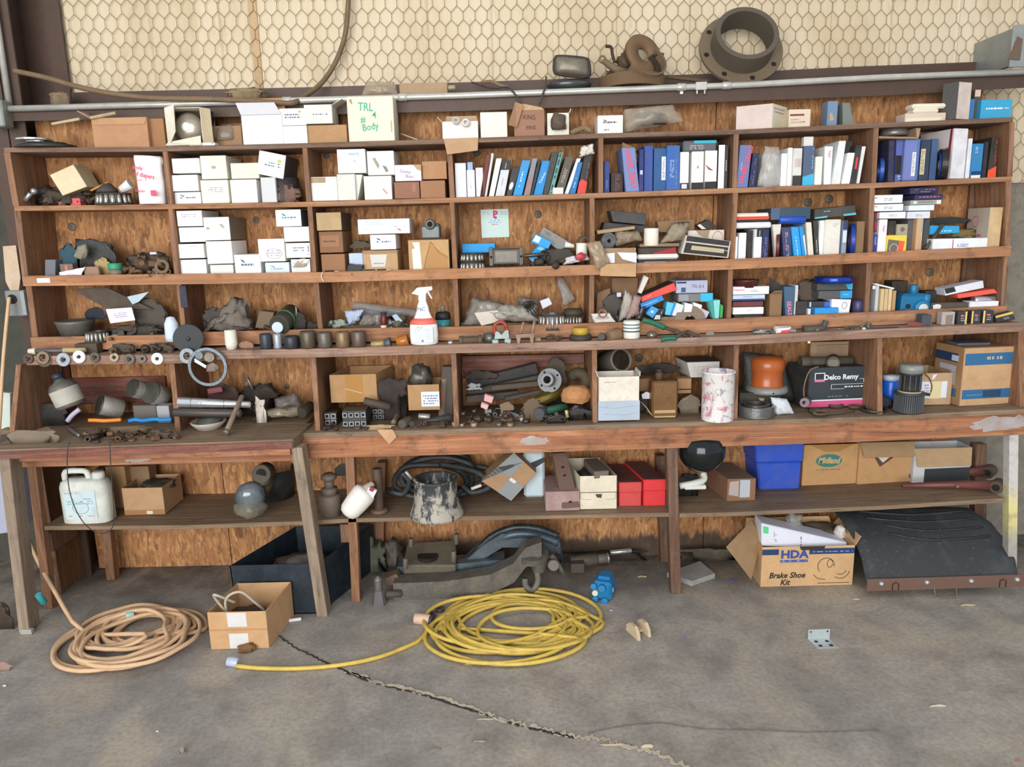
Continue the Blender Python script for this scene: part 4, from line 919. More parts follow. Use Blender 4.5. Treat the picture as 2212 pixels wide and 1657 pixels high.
def wbag():
 Q = [P(281,334,.0),P(343,337,.0),P(357,440,.0),P(296,443,.0)]; Q[2].z = zs(1,Q[2].x) + .001; Q[3].z = zs(1,Q[3].x) + .001; g = []; g2 = []
 for j in range(13):
  r1 = []; r2 = []
  for i in range(15):
   u,v = i / 14,j / 12; p = bil(Q,u,v); e = math.sin(math.pi * u) ** .6 * (.35 + .65 * v); n_ = noise.noise(V((u * 4,v * 5,2))); r1.append(p + V((0,.03 - .055 * e + .008 * n_,0))); r2.append(p + V((0,.03 + .055 * e,0)))
  g.append(r1); g2.append(r2)
 m = WHT('f5f3f4',.05); mb = MB().sheet(g,.001,m).sheet(g2,.001,m); RC = 'd8546e'; fr = [V((p.x,-.032,p.z)) for p in Q]
 pr = MB(); decals(pr,fr,[('t','family',.32,.27,.11,RC,8,.02,.8),('t','of diapers',.52,.42,.13,RC,10,.02,.8),('s',.2,.5,.7,.54,RC,1),('t','Super',.3,.73,.09,RC,6,.01),('r',.66,.72,.86,.84,RC)])
 T('plastic_bag','white plastic bag with red lettering standing in the first bay of the top row','bag',[('bag',mb),('lettering',pr,'red print')])
wbag()
for q,c,dec,lab in [
 ((370,429,342,374),W1,[],'plain white box, top of the left stack @12'),((366,426,378,413),'f7f7f5',[],'bright white box, middle of the left stack @12'),
 ((374,433,415,444),'dfe5ea',LOGO('6c7884'),'pale bluish printed box, bottom of the left stack @12'),((431,487,336,387),'ece8db',[('o',.5,.5,.1,.07,'b3a68c')],'stained cream box with brown spot, above the purple printed one @12'),
 ((432,491,389,444),'f2e9d6',[('s',.25,.3,.82,.55,'b09ac0',3)],'white box with faint purple print, bottom @12'),((497,557,352,386),'ece5d4',[],'dusty cream low box lying on a plain box @12'),
 ((496,553,388,443),'f8f8f6',[],'square blank white box under the dusty cream one @12'),((562,594,383,442),'cdd0d2',[],'narrow light grey box under the tilted one @12')]:
 Y_ = .01 + .012 * (len(lab) % 3); bx(lab,q,Y_,.2,c,1 if q[3] > 438 else None,dec,m=WHT(c,.3 if c[0] == 'e' else .1))
bx('tilted white printed box with shaded dark side, upper right @12',(560,324,618,336,612,387,555,375),.03,.19,'f4f4f1',None,[('s',.25,.38,.85,.62,'5c7688',2),('o',.78,.3,.07,.07,'b9cc5a')],side=('r','55585a'))  # shade of the right side painted on in grey
tumbler('round black tin behind brown lumps, right end of the second bay, top row',620,1,.1,[(0,0),(27,0),(28,3),(28,50),(0,50)],RUB('2d2e30'),'black_tin','tin',28)
lump('brown torn paper lumps in front of the black tin @12',622,420,.04,50,36,mat('6b5146',.9,0,.5,'b08a80',1,.5),'paper_lumps','paper',5,.7,.06,1,freq=2.6)
for q,c,dec,lab in [
 ((666,727,382,434),'f3efe3',[('r',.05,.02,.6,.25,'b39c7c',.4)],'white box with a brown smudge, far left @13'),((727,788,322,374),'fafafa',[('t','WHITE',.6,.22,.15,'3c9ab8',2),('t','S6',.6,.5,.13,'3c9ab8')],'white box with blue handwriting, upper left @13'),
 ((792,850,326,378),'f6f5f2',[('p',[(.2,.3),(.3,.28),(.45,.6),(.4,.75),(.32,.6)],'9a9a88'),('p',[(.55,.6),(.7,.65),(.78,.85),(.68,.9)],'85857c')],'white box with grey smudges, upper @13'),((727,766,376,433),'d8d8d0',[],'light grey standing box under the blue handwriting @13'),
 ((785,845,380,432),'edeadd',[('p',[(.65,.55),(.7,.52),(.85,.75),(.8,.78)],'c99a80')],'cream box under the grey smudged one @13'),((852,909,356,391),'ece9f0',[('t','Sonny',.4,.42,.28,'8d6f96',6),('t','Boys',.55,.72,.26,'8d6f96',6),('p',[(.7,0),(1,0),(1,.4),(.85,.3)],'b79a72')],'whitish box with purple handwriting @13'),
 ((911,964,348,387),'b2805a',[],'small tan cardboard box, top right @13'),((851,905,393,429),'8a5c48',[('r',.72,.1,.86,.6,'a8705c')],'reddish brown cardboard box under the purple handwriting @13'),((907,961,390,428),'9c6b4c',[],'brown cardboard box, bottom right @13')]:
 bx(lab,q,.012 + .01 * (len(lab) % 3),.19,c,1 if q[3] > 425 else None,dec,m=CARD(c) if c[0] in 'b89' and c[1] != '9' and int(c[4:],16) < 120 else WHT(c,.22))
bx('white box wedge leaning beside the light grey standing box @13',(766,783,377,766,775)[:3] + (766,775),.03,.16,'dddcd6',1)
g5 = 'book-like cartons in the fourth bay'
for q,c,dec,lab,dx_ in [
 ((982,1006,352),'dfe3ea',[],'pale white upright carton, leftmost @14',0),((1008,1025,367),'f0f1f4',[('s',.4,.4,.6,.7,'9aa0b0',2,True)],'white upright carton with a blue tuft behind it @14',0),
 ((1027,1043,362),'d9dce8',[],'thin bluish white carton before the dark red one @14',0),((1050,1060,334,1036,1045),'6c2c28',[],'thin dark red leaning folder @14',0),
 ((1061,1067,331,1046,1051),'e2e2df',[],'thin white leaning sheet sleeve beside the dark red folder @14',0),((1072,1084,342,1056,1067),'fafafa',[],'bright white leaning carton @14',0),
 ((1086,1104,347,1070,1090),'d3d7dc',[('r',0,0,1,.26,'2d2e32'),('s',.4,.05,.6,.22,'c8ccd0',1,True),('s',.4,.5,.55,.7,'808890',2,True)],'grey black-topped carton leaning left of the bright blue ones @14',0),
 ((1107,1124,362,1094,1106),'33353a',[('o',.45,.65,.3,.14,'d7dae0')],'dark blister pack with a bulb, leaning @14',0),((1128,1146,346,1108,1128),'1e96dc',[('s',.3,.25,.65,.75,'bfe2f6',1,True)],'bright blue leaning carton, first of two @14',0),
 ((1150,1161,342,1131,1145),'8e8f98',[('s',.2,.55,.8,.95,'d0694a',2,True)],'grey carton with orange lettering, between the bright blue ones @14',0),((1162,1170,345,1146,1151),'23262c',[],'slim black carton touching the second bright blue one @14',0),
 ((1171,1189,347,1152,1172),'1e90d6',[('t','Timken',.55,.5,.11,'d8eef8',-78,.004)],'bright blue leaning carton with white script, second of two @14',0),((1192,1207,328,1173,1184),'33393a',[],'tall charcoal leaning carton @14',0),
 ((1208,1217,329,1185,1194),'5f9c96',[('s',.1,.03,.9,.97,'2f4a4a',1,True)],'tall teal striped carton leaning on the charcoal one @14',0),((1222,1240,338,1198,1217),'57534c',[('s',.3,.3,.7,.7,'b9b5ac',3,True)],'smoky plastic wrapped carton, right half @14',0),
 ((1246,1255,342,1219,1228),'e8ebf2',[],'thin white carton leaning before the small blue one @14',0),((1249,1259,350,1230,1243),'1876b8',[('s',.3,.5,.7,.8,'b8d8ec',1,True)],'small blue leaning carton between white and black ones @14',0),
 ((1263,1279,335,1246,1264),'2b2b2f',[('p',[(0,.68),(.3,.62),(1,.7),(1,1),(0,1)],'d9463f'),('s',.75,.1,.95,.6,'b0506a',1,True)],'black and red leaning carton, far right @14',0)]:
 bx(lab,q,.012 + .006 * (len(lab) % 4),.17,c,1,dec,g=g5)
bx('small blue tuft of card standing behind the white carton @14',(1009,1021,350),.04,.1,'9db6dc',1)
bx('small white card lying under the smoky wrapped carton @14',(1194,1217,405),.006,.01,'dcd9d6',1,name='card',cat='card')
crumple('torn white carton flap crumpled over the black and red one @14',[(1254,318),(1280,309),(1284,332),(1252,340)],.02,WHT('dcd9cf',.4),'torn_carton','carton',5,.008,bulge=.02)
WS = [('t','WHEEL SEALS',.5,.47,.24,'e2556a',84,.02,1.55),('s',.78,.3,.84,.62,'43557f',1,True)]
WS2 = [('t','WHEEL SEALS',.66,.47,.24,'e2556a',-80,.02,1.45),('s',.2,.4,.34,.6,'d0d4e0',2,True)]
for q,c,dec,lab in [
 ((1305,1317,348),'1f3f86',[('s',.4,.6,.6,.9,'9fb2dc',1,True)],'thin navy blue carton, leftmost @15'),((1320,1346,373),'2b1c20',[('s',.35,.1,.75,.9,'8a5a5e',3,True)],'short dark carton with maroon print @15'),
 ((1343,1372,319,1352,1381),'7288bd',WS,'lilac blue leaning carton with red WHEEL SEALS lettering @15'),((1381,1391,322),'152a72',[('r',.2,.5,.8,.6,'b8c4e4')],'narrow dark navy carton beside the lilac one @15'),
 ((1392,1411,314),'2f4f9c',[],'round cornered open blue carton @15'),((1413,1440,320),'1b588f',[('r',.62,.2,.95,.75,'e4e8ec'),('s',.7,.25,.88,.7,'6a7078',2,True)],'deep blue carton with a white strip @15'),
 ((1441,1469,314),'2a62ad',[('s',.25,.32,.6,.72,'a9c0e4',4,True),('s',.72,.3,.78,.95,'8fb0e0',1,True)],'tall blue carton with pale lettering @15'),((1470,1489,328),'eceef2',[('r',0,.82,1,1,'2b2d30'),('r',.2,.85,.8,.97,'d0d4d8')],'white carton with black foot after the tall blue one @15'),
 ((1495,1521,327),'f4eee8',[('r',0,.82,1,1,'202124'),('s',.45,.35,.6,.5,'8a8a90',1)],'white box with black base, first of the pair @15'),((1524,1550,325),'f2ece8',[('r',0,.81,1,1,'202124'),('p',[(.0,.36),(.6,.5),(.7,.53),(.3,.5)],'8a5a4c')],'white box with black base and a brown scratch @15'),
 ((1553,1574,313),'2f3133',[('r',0,0,.62,1,'eff2f0'),('s',.75,.35,.9,.65,'d0d0d0',1,True)],'white and black carton, rightmost @15')]:
 bx(lab,q,.01 + .006 * (len(lab) % 4),.17,c,1,dec)
bx('grey printed pack lying flat on the white boxes @15',(1476,1549,303,327),.03,.13,'5b6068',None,[('r',.32,.02,.98,.28,'36b2cc'),('s',.2,.4,.6,.85,'b8bcc0',3)],bev=.006)
bx('brown cardboard sheet standing behind the lilac leaning carton @15',(1344,307,1370,318,1385,352,1350,352),.06,.004,'8f6a48',None,name='cardboard_sheet',cat='cardboard',m=CARD('8f6a48'))
for q,c,dec,lab in [
 ((1599,1625,313,1591,1615),'6478b0',WS2,'lilac blue leaning carton with red WHEEL SEALS lettering @16'),((1627,1640,331,1616,1630),'122354',[('s',.5,.15,.65,.9,'7e8cb8',1,True),('s',.2,.6,.3,.8,'c07080',1,True)],'dark navy leaning carton next to the lilac one @16'),
 ((1689,1702,331),'f0f1f2',[],'plain white carton right of the wrapped ones @16'),((1703,1713,319),'fafafa',[],'slim bright white carton, left part @16'),((1715,1734,320),'d9d8d4',[('r',0,.73,1,1,'33302e'),('r',.2,.28,.9,.5,'cdbcb8',.3)],'dusty white carton with black bottom @16'),
 ((1737,1761,315),'4c5f7c',[('p',[(0,.78),(1,.7),(1,1),(0,1)],'3fb3e0'),('s',.76,.06,.95,.6,'6cb4d8',1,True)],'blue shaded carton turning bright cyan at the foot @16'),((1763,1778,338),'f6f0e4',[],'short cream white carton @16'),
 ((1782,1800,316,1779,1794),'eef2f4',[('t','Natl',.6,.2,.1,'d06a8c',90,.004)],'white carton with pink lettering at the top @16'),((1813,1828,304,1797,1815),'e4e9e8',[],'white leaning carton, first of three on the right @16'),
 ((1832,1847,330,1817,1834),'fbfbfa',[],'bright white leaning carton, second of three @16'),((1849,1862,313,1836,1848),'24262b',[('r',.35,.32,.75,.62,'d03c46')],'black leaning carton with a red mark @16'),((1863,1871,316,1850,1856),'dfe2e2',[],'thin white leaning sleeve, last on the right @16')]:
 bx(lab,q,.01 + .006 * (len(lab) % 4),.17,c,1,dec)
bx('white card standing up behind the blue shaded carton @16',(1737,1758,295,345),.05,.03,'e9e4e2',None)
bx('black carton tops behind the white leaning ones @16',(1816,1842,304),.07,.1,'26272a',1)
crumple('clear plastic bag around white and blue cartons @16',[(1652,316),(1682,318),(1694,402),(1636,402)],.022,plastic_film('cfcdc8',.4),'plastic_bag','bag',7,.007,bulge=.022,k=1,
  extra=lambda Q: [('white_carton',shell(quad((1652,1674,332),.045,1),.12,WHT('f2f2f2',.05))),('blue_lettered_carton',decal_on((1675,1687,336),.045,'dfe8f2',[('s',.1,.1,.9,.9,'2a6cb8',2,True)]))])
heap('@11',96,200,14,.0,.1,1,16,'d',6,3)

# seventh bay of the top row
def onedge(label,x,y,Y,r,w,m,k,name='seal_ring',cat='ring',ri=.78,yaw=1.25,g=None):
 s = K(Y); p = P(x,y,Y); p.z = zs(k,p.x) + r * s + .001; M = TR(p) @ rotz(yaw) @ rotx(math.pi / 2) @ TR((0,0,-w * s / 2)); return S(name,LB(label),cat,MB().ring(r * ri * s,r * s,w * s,m,M,40),g)
onedge('blue seal ring standing on edge at the left @17',1903,360,.05,25,8,mat('1f4fa0',.4,.3,.2),1)
mb = MB(); q = [P(1899,297,.02),P(1985,297,.02),P(1988,275,.02),P(1899,290,.02)]; mb.hexa([P(1899,294,.01),P(1984,296,.01),P(1984,300,.01),P(1899,299,.01)] + [p + V((0,.15,0)) for p in (P(1899,294,.01),P(1984,296,.01),P(1984,300,.01),P(1899,299,.01))],CARD('8f7358'),.0008)
fl_ = MB(); q = [P(1979,276,.02),P(1989,277,.02),P(1985,298,.02),P(1980,298,.02)]; fl_.hexa(q + [p + V((0,.14,0)) for p in q],CARD('a08468'),.0008)
tn = MB().lathe([(0,0),(26 * K(.06),0),(27 * K(.06),4 * K(.06)),(26 * K(.06),14 * K(.06)),(0,14 * K(.06))],mat('8d8a82',.35,.4,.4),TR(P(1930,294,.1)),28)
T('open_carton',LB('flattened brown carton holding a grey tin, lying across the tops @17'),'box',[('tray',mb),('flap',fl_),('tin',tn)])
for q,c,dec,lab in [
 ((1921,1933,303,1918,1930),'20264a',[],'narrow dark navy leaning carton, left @17'),((1937,1955,300,1933,1951),'5a6bb4',[('r',0,.38,1,.82,'1a1a24'),('s',.3,.84,.9,.95,'e0e4f0',2)],'lilac carton with a black middle, set back @17'),
 ((1957,1989,299),'6f80c0',[('r',.52,.32,.78,.88,'e4e8ea'),('s',.57,.36,.73,.82,'7a8090',2,True),('r',.82,.02,.98,.98,'5878b4')],'lilac round cornered carton with a long white label @17'),((1992,2012,302),'1f3550',[('r',.0,.22,.48,.85,'cdbf9c'),('s',.08,.27,.4,.8,'6f6550',2,True)],'dark blue carton with a tan label @17'),
 ((2093,2102,299),'e6eaf0',[],'narrow pale carton right of the tall white one @17'),((2104,2126,310),'1480b8',[('s',.2,.1,.5,.28,'d4e8f2',2,True),('r',0,.8,1,.9,'12305c'),('r',0,.92,.9,1,'dfe4e6')],'bright blue carton in the right part @17'),((2128,2137,306),'14202c',[],'narrow black carton behind the bright blue one @17'),
 ((2144,2157,296,2132,2150),'23211f',[('p',[(.0,.82),(1,.72),(1,1),(0,1)],'f0502e'),('s',.66,.08,.9,.7,'c2402c',2,True)],'black and red leaning carton, rightmost @17')]:
 bx(lab,q,.01 + .006 * (len(lab) % 4) + (.03 if 'back' in lab else 0),.17,c,1,dec,bev=.006 if 'round' in lab else .0018)
openbox('curved open blue carton holding a seal ring @17',(2014,2028,300),.03,.12,'3f5f8c',1,m=mat('3f5f8c',.6,0,.3))
onedge('black rubber seal ring with a steel lip standing on edge @17',2036,350,.03,31,12,mat('22242a',.35,.3,.3),1,ri=.7)
onedge('thin blue seal ring behind the black one @17',2028,350,.06,29,6,mat('2c56a8',.4,.2,.2),1)
rbx('tall white carton with a maroon edge, showing its long side @17',2062,277,.0,1990,.2,2092,.02,1,'d8d0cf',dec=[('p',[(.9,0),(.96,0),(.93,1),(.84,1)],'8a2440'),('p',[(.82,.35),(.9,.4),(.88,.7),(.8,.65)],'8a2440')],colr='e9e9ee')
# ---------------------------------------------------------------- second row
lump('pile of black rubber gloves and pouches @21',205,545,.08,84,62,mat('25272a',.55,0,.35,'6a655c',1,.4),'glove_pile','gloves',7,.45,.13,2,freq=1.9,extra=lambda p,s: [('pale_cuff',MB().blob(p + V((-.03,-.06,0)),(.05,.03,.09),mat('8f8c76',.8,0,.4),3,.4,rot=roty(.5)))])
lump('blue green cloth left of the black gloves @21',148,552,.07,34,52,mat('2f5563',.9,0,.3),'cloth','cloth',3,.4,.08,2)
bx('small grey blue box left of the gloves @21',(97,120,561,104,126),.02,.06,'6c7078',2)
bx('small brown paper wrapper in front of the gloves @21',(128,156,570),.02,.04,'7a6252',2,[('r',.4,.1,.6,.9,'c07a72')])
crumple('white crumpled paper scrap lying before the gloves @21',[(128,588),(184,577),(176,594),(128,597)],.0,WHT('e8ebf4',.1),'paper_scrap','paper',4,.004,bulge=.004,k=2)
bx('brown torn cardboard corner in front @21',(180,212,576),.01,.02,'8f6f5c',2,m=CARD('8f6f5c'))
lump('two tan foam wedges beside the gloves @21',221,570,.06,32,24,mat('b9a070',.9,0,.4),'foam_wedge','foam',4,.4,.05,2)
tumbler('small jar with a green lid @21',252,2,.05,[(0,0),(13,0),(13,18),(0,18)],mat('8f7d70',.5,0,.4),'lidded_jar','jar',20,parts=[('lid',[(0,18),(14,18),(14.5,20),(14.5,29),(13,31),(0,31)],mat('2f9a6c',.5,0,.15),'green lid')])
lump('heap of rusty brackets and hoses @21',322,570,.08,92,48,IRON('4f4034',.6),'rusty_parts','metal parts',12,.6,.14,2,freq=2.6,extra=lambda p,s: [('pipe_end',torus(MB(),P(350,576,-.0),12 * s,4 * s,IRON('7a6a55'),rotx(1.4),20)),('white_clip',MB().box(P(332,547,.03),(.03,.015,.012),WHT('c9ccd2')))])
for q,c,dec,lab,Y_ in [
 ((380,435,455,489),'eae7e6',[('s',.2,.2,.75,.45,'b8a8c4',2)],'white box with faint violet print, top of the left stack @22',.02),((385,441,491,523),'edf2ef',[],'plain white box, second from the top of the left stack @22',.03),
 ((382,439,527,558),'f0eeec',[('s',.2,.12,.8,.22,'bfa8c0',1)],'white box with thin violet line, third in the left stack @22',.022),((388,444,561,596),'f0f3f2',[],'white box, bottom of the left stack @22',.028),
 ((438,494,469,519),'edebe2',[('p',[(.6,.3),(.7,.3),(.82,.45),(.72,.48)],'a8a890'),('o',.15,.48,.07,.05,'a89f88')],'stained white box with a dusty long side @22',.02),((444,499,521,570),'fdfdfd',[],'brightest blank white box, centre left @22',.018),
 ((453,503,572,596),'e6e3dc',[],'low white box under the blank bright one @22',.03),((505,561,550,596),'f5f8f8',LOGO('4a7484'),'white box with teal script, bottom centre @22',.012),
 ((556,613,516,565),'f4efe2',[('s',.32,.48,.85,.8,'a99ac0',3),('n',.58,.65,.3,.22,'b0a0c8')],'white box with an oval violet stamp @22',.02),((594,649,453,489),'f6f8f9',LOGO('4a86a0'),'white box with shaded dark side and blue script, top right @22',.01),
 ((612,667,490,522),'f6f8f4',[],'plain white box under the blue script one @22',.015),((616,670,525,557),'eceeee',[('s',.3,.25,.75,.6,'6a7a98',2),('s',.86,.15,.97,.8,'5a6ab0',1,True)],'printed white box, third down on the right @22',.02),
 ((572,624,567,596),'d3dfe6',LOGO('86a0b0'),'pale blue printed box, bottom right @22',.02)]:
 bx(lab,q,Y_,.2,c,2 if q[3] > 590 else None,dec,m=WHT(c,.12),side=('r','5d6268') if 'dark side' in lab else (('r','7d7365') if 'dusty long' in lab else None))  # dark side: shade painted as grey; long side: dust
openbox('torn white box stuffed with paper, bottom right corner @22',(628,669,560),.01,.16,'dfe4ea',2,[('f',.02,150)],m=WHT('dfe4ea',.2),name='parts_box',content=lambda Q,d: [('stuffing',MB().blob((Q[0] + Q[1]) / 2 + V((0,.02,-.02)),(.08,.06,.05),mat('b9a890',.9,0,.4),3,.5))])
for q,c,dec,lab,Y_ in [
 ((682,736,459,498),'b89a70',[],'tan cardboard box with shaded dark side, top of the left stack @23',.015),((688,739,500,546),'7c5234',[('r',.08,.18,.85,.72,'9a6c4e'),('s',.18,.4,.7,.55,'4a3a30',1)],'brown box with a faded label, middle of the left stack @23',.03),
 ((693,744,549,590),'91603f',[],'reddish brown box, bottom of the left stack @23',.028),((772,884,473,505),'f5f7f9',[('s',.15,.12,.45,.42,'b8c8d4',2),('s',.12,.6,.42,.75,'b8c8d4',2),('s',.7,.5,.92,.58,'9a7aa8',1),('p',[(.76,.62),(.84,.78),(.82,.82),(.77,.72)],'a04868')],'long white carton lying across the others @23',.015),
 ((799,854,507,539),'fafafa',LOGO('44608c'),'white box with navy script under the long white carton @23',.02),((783,858,541,590),'bf9a6e',[('p',[(.2,.18),(.7,.18),(.62,.72),(.25,.72)],'cfcfca'),('s',.3,.52,.58,.64,'8a7a90',1),('r',.0,.0,.99,.14,'9f7f5c')],'tan carton with a grey label, centre @23',.02),
 ((753,783,547,590),'b8c8e6',[],'pale blue carton beside the tan labelled one @23',.03),((881,969,518,588),'c39a66',[('p',[(.1,.07),(.28,.07),(.32,1),(.1,1),(.09,.28),(.16,.26)],'dfe6e0'),('p',[(.55,.05),(.6,.2),(.95,.5),(.97,1),(.35,1),(.5,.3)],'b3854e'),('k',[[(.55,.06),(.42,.6),(.35,1)],[(.57,.07),(.75,.4),(.98,.58)]],'8a6234',.0012)],'square kraft wrapped box with a white strip, right @23',.02)]:
 bx(lab,q,Y_,.2 if q[0] < 760 else .15,c,2 if q[3] > 585 else None,dec,m=CARD(c) if c[0] in '789bc' and c != 'b8c8e6' else WHT(c,.08),side=('r','4c4238') if 'dark side' in lab else None)  # dark side colour paints shade onto the tan cardboard
def casting():
 p = P(932,516,.05); s = K(.05); m = mat('6f7475',.5,.5,.45,'3c3a36',1,.3); a = MB().box(p + V((0,0,14 * s)),(40 * s,.06,27 * s),m,None,.006); a.box(p + V((.012,.02,22 * s)),(26 * s,.05,20 * s),m,None,.006)
 b2 = MB().lathe([(6 * s,0),(9 * s,0),(11 * s,4 * s),(11 * s,.03)],m,TR(p + V((0,-.045,30 * s))) @ rotx(-math.pi / 2),24,False); h = MB().lathe([(0,0),(6 * s,0)],mat('0f0f10',.9),TR(p + V((0,-.036,30 * s))) @ rotx(math.pi / 2),20,False)
 T('valve_casting',LB('grey cast metal valve body standing on the kraft box @23'),'machine part',[('body',a),('port',b2),('bore',h)])
casting()
lump('olive lump of greasy metal behind the pale blue carton @23',778,530,.1,40,22,IRON('4b4636',.5),'metal_part','metal part',8,.4,.06)
for x_,c,lab in ((717,'23272c','black socket lying at the shelf lip, leftmost @23'),(806,'4a4038','brown socket at the shelf lip below the grey label @23'),(829,'3a3632','dark socket at the shelf lip, right of the brown one @23')):
 p = up(x_,-.0,2); p.z += .012; T('wrench_socket',LB(lab),'socket',[('socket',MB().cyl(p + V((-.03,0,0)),p + V((.012,0,0)),.011,mat(c,.4,.5,.3),16)),('chrome_end',MB().cyl(p + V((.0122,0,0)),p + V((.034,0,0)),.0105,STEEL('d5d9dd',.1,.2),16))])
lump('black crumpled glove at the shelf lip @23',768,580,.0,40,18,RUB('222426'),'black_glove','glove',6,.4,.05,2)
def flyer():
 Q = [P(1038,453,YB - .004),P(1098,451,YB - .004),P(1100,512,YB - .004),P(1041,514,YB - .004)]; mb = MB().hexa(Q + [p + V((0,.002,0)) for p in Q],mat('d4ece8',.7,0,.04),.0003)
 decals(mb,Q,[('t','P',.52,.19,.34,'e0506e',0,.05),('p',[(.47,.27),(.56,.25),(.58,.33),(.5,.34)],'5a58b8'),('s',.05,.08,.35,.2,'b8b4d4',2),('s',.7,.08,.95,.22,'b8b4d4',2),('s',.35,.37,.68,.42,'6a7ac0',1),('s',.25,.45,.74,.48,'6a7ac0',1),('s',.38,.51,.62,.57,'d86a8a',1)])
 S('flyer',LB('pale flyer with big red letter P pinned on the board @24'),'flyer',mb)
flyer()
bx('bright sky blue carton lying behind the bearings @24',(998,1069,526,546),.12,.1,'1ba4ee',None)
p = up(1021,.05,2); bearing('large roller bearing, lower of two stacked @24',p,30,20); bearing('large roller bearing stacked on the other @24',p + V((0,0,20.5 * K(.05))),28,17,STEEL('6f6250',.5))
def housing():
 Q = quad((1056,1130,537,572),.03,None); m = mat('5d5a54',.5,.4,.45,'3a342c',1,.3); a = MB(); TL,TR_,BR,BL = Q
 a.hexa([TL,TR_,BR,BL] + [p + V((0,.1,0)) for p in Q],m,.006); frs = []
 for u in (.06,.94):
  fr = MB(); frs.append(fr); q = [bil(Q,u - .06,-.1),bil(Q,u + .06,-.1),bil(Q,u + .06,1.05),bil(Q,u - .06,1.05)]; fr.hexa([p + V((0,-.012,0)) for p in q] + [p + V((0,.02,0)) for p in q],m,.002)
 hh = [MB().cyl(bil(Q,u,.5) + V((0,-.0135,0)),bil(Q,u,.5) + V((0,-.0115,0)),.006,mat('101010',.9),12) for u in (.06,.94)]
 o = MB().box(bil(Q,.5,.5) + V((0,-.002,0)),(.1,.004,.05),mat('7b776e',.5,.3,.5),None,.001); T('steel_housing',LB('grey rectangular steel housing with end flanges @24'),'machine part',[('body',a),('face_plate',o)] + [('flange_plate',q) for q in frs] + [('bolt_hole',h) for h in hh])
housing()
bx('bright blue carton with a white square, tilted, upper @24',(1157,505,1192,523,1184,538,1147,523),.05,.06,'18a2ea',None,[('r',.05,.1,.38,.8,'d7ecf6')])
bx('bright blue carton crossing under the tilted one @24',(1166,525,1184,532,1164,556,1147,548),.09,.06,'18a0e8',None,[('r',.2,.2,.8,.5,'7fdcf0')])
bx('bright blue carton half buried at the shelf lip @24',(1138,553,1158,553,1176,572,1160,578),.02,.06,'1796de',2,[('s',.2,.3,.8,.5,'d0e8f4',1)])
bx('long grey carton leaning over the blue ones @24',(1174,490,1228,522,1212,545,1163,508),.1,.08,'8e8d8c',None,[('s',.1,.2,.35,.5,'55504c',2),('s',.5,.15,.6,.35,'a05a50',1)])
rod('white plastic nozzle at the end of the grey carton @24',(1220,528),(1240,532),.08,.08,7,WHT('e6e6e2'),'nozzle','nozzle',14,r2=4)
rod('thin steel shaft with a brass end @24',(1132,553),(1176,549),.0,.0,4,STEEL('5a564e'),'shaft','shaft',10)
lump('dark greasy shaft parts and housings @24',1205,558,.08,84,38,IRON('423e39',.5),'shaft_parts','metal parts',14,.5,.12,2,freq=2.4)
rod('white paper roll standing in the right of the bay @24',(1256,555),(1257,525),.04,.04,12,WHT('e8e6dc',.1),'paper_roll','roll',20)
disc('worn metal ring behind the white paper roll @24',1260,522,.1,13,6,IRON('5b5045'),'metal_ring','ring',8,.2)
crumple('white and red plastic bag in the right corner @24',[(1222,556),(1262,548),(1277,560),(1214,574)],.0,mat('d8d6da',.35,0,.15),'plastic_bag','bag',17,.008,bulge=.03,k=2,extra=lambda Q: [('red_print',MB().blob(bil(Q,.7,.3) + V((0,-.035,.0)),(.05,.012,.035),mat('b3283a',.4),2,.3,flat=False))])
heap('@21',278,368,34,.0,.12,2,22,'r',8,5)
heap('@24',1136,1240,22,.0,.1,2,24,'d',7,9)
heap('@23',745,800,0,.0,.03,2,4,'d',6,2)

# second row,fifth to seventh bay
bx('black carton lying tilted on its side, top of the heap @25',(1318,455,1395,461,1395,486,1324,479),.05,.13,'3a3c3e',None,m=mat('34363a',.6,0,.35,'6a665e'))
bx('black carton half hidden under the tilted black one @25',(1306,480,1394,488,1392,503,1300,500),.07,.12,'2c2d30',None,m=mat('2a2b2e',.6,0,.35,'6a665e'))
bx('dusty cardboard slab lying across the heap @25',(1289,498,1371,488,1372,495,1291,506),.01,.1,'a58a68',None,name='cardboard_slab',cat='cardboard',m=CARD('a58a68'))
disc('round grey steel cover plate standing in the heap @25',1314,520,.0,17,6,STEEL('8c9092',.35),'cover_plate','plate',0,.1,.35,parts=lambda M,s: [('hub_hole',MB().lathe([(0,0),(4 * s,0)],mat('141414',.9),M @ TR((0,0,6.2 * s)),14)),('rim',MB().ring(11 * s,12.5 * s,7 * s,STEEL('8c9092'),M))])
crumple('dusty brown plastic bag with a part inside @25',[(1328,497),(1378,496),(1388,520),(1326,534)],.03,mat('7d6d58',.5,0,.5,'c0b49c',1,.6),'plastic_bag','bag',9,.01,bulge=.04)
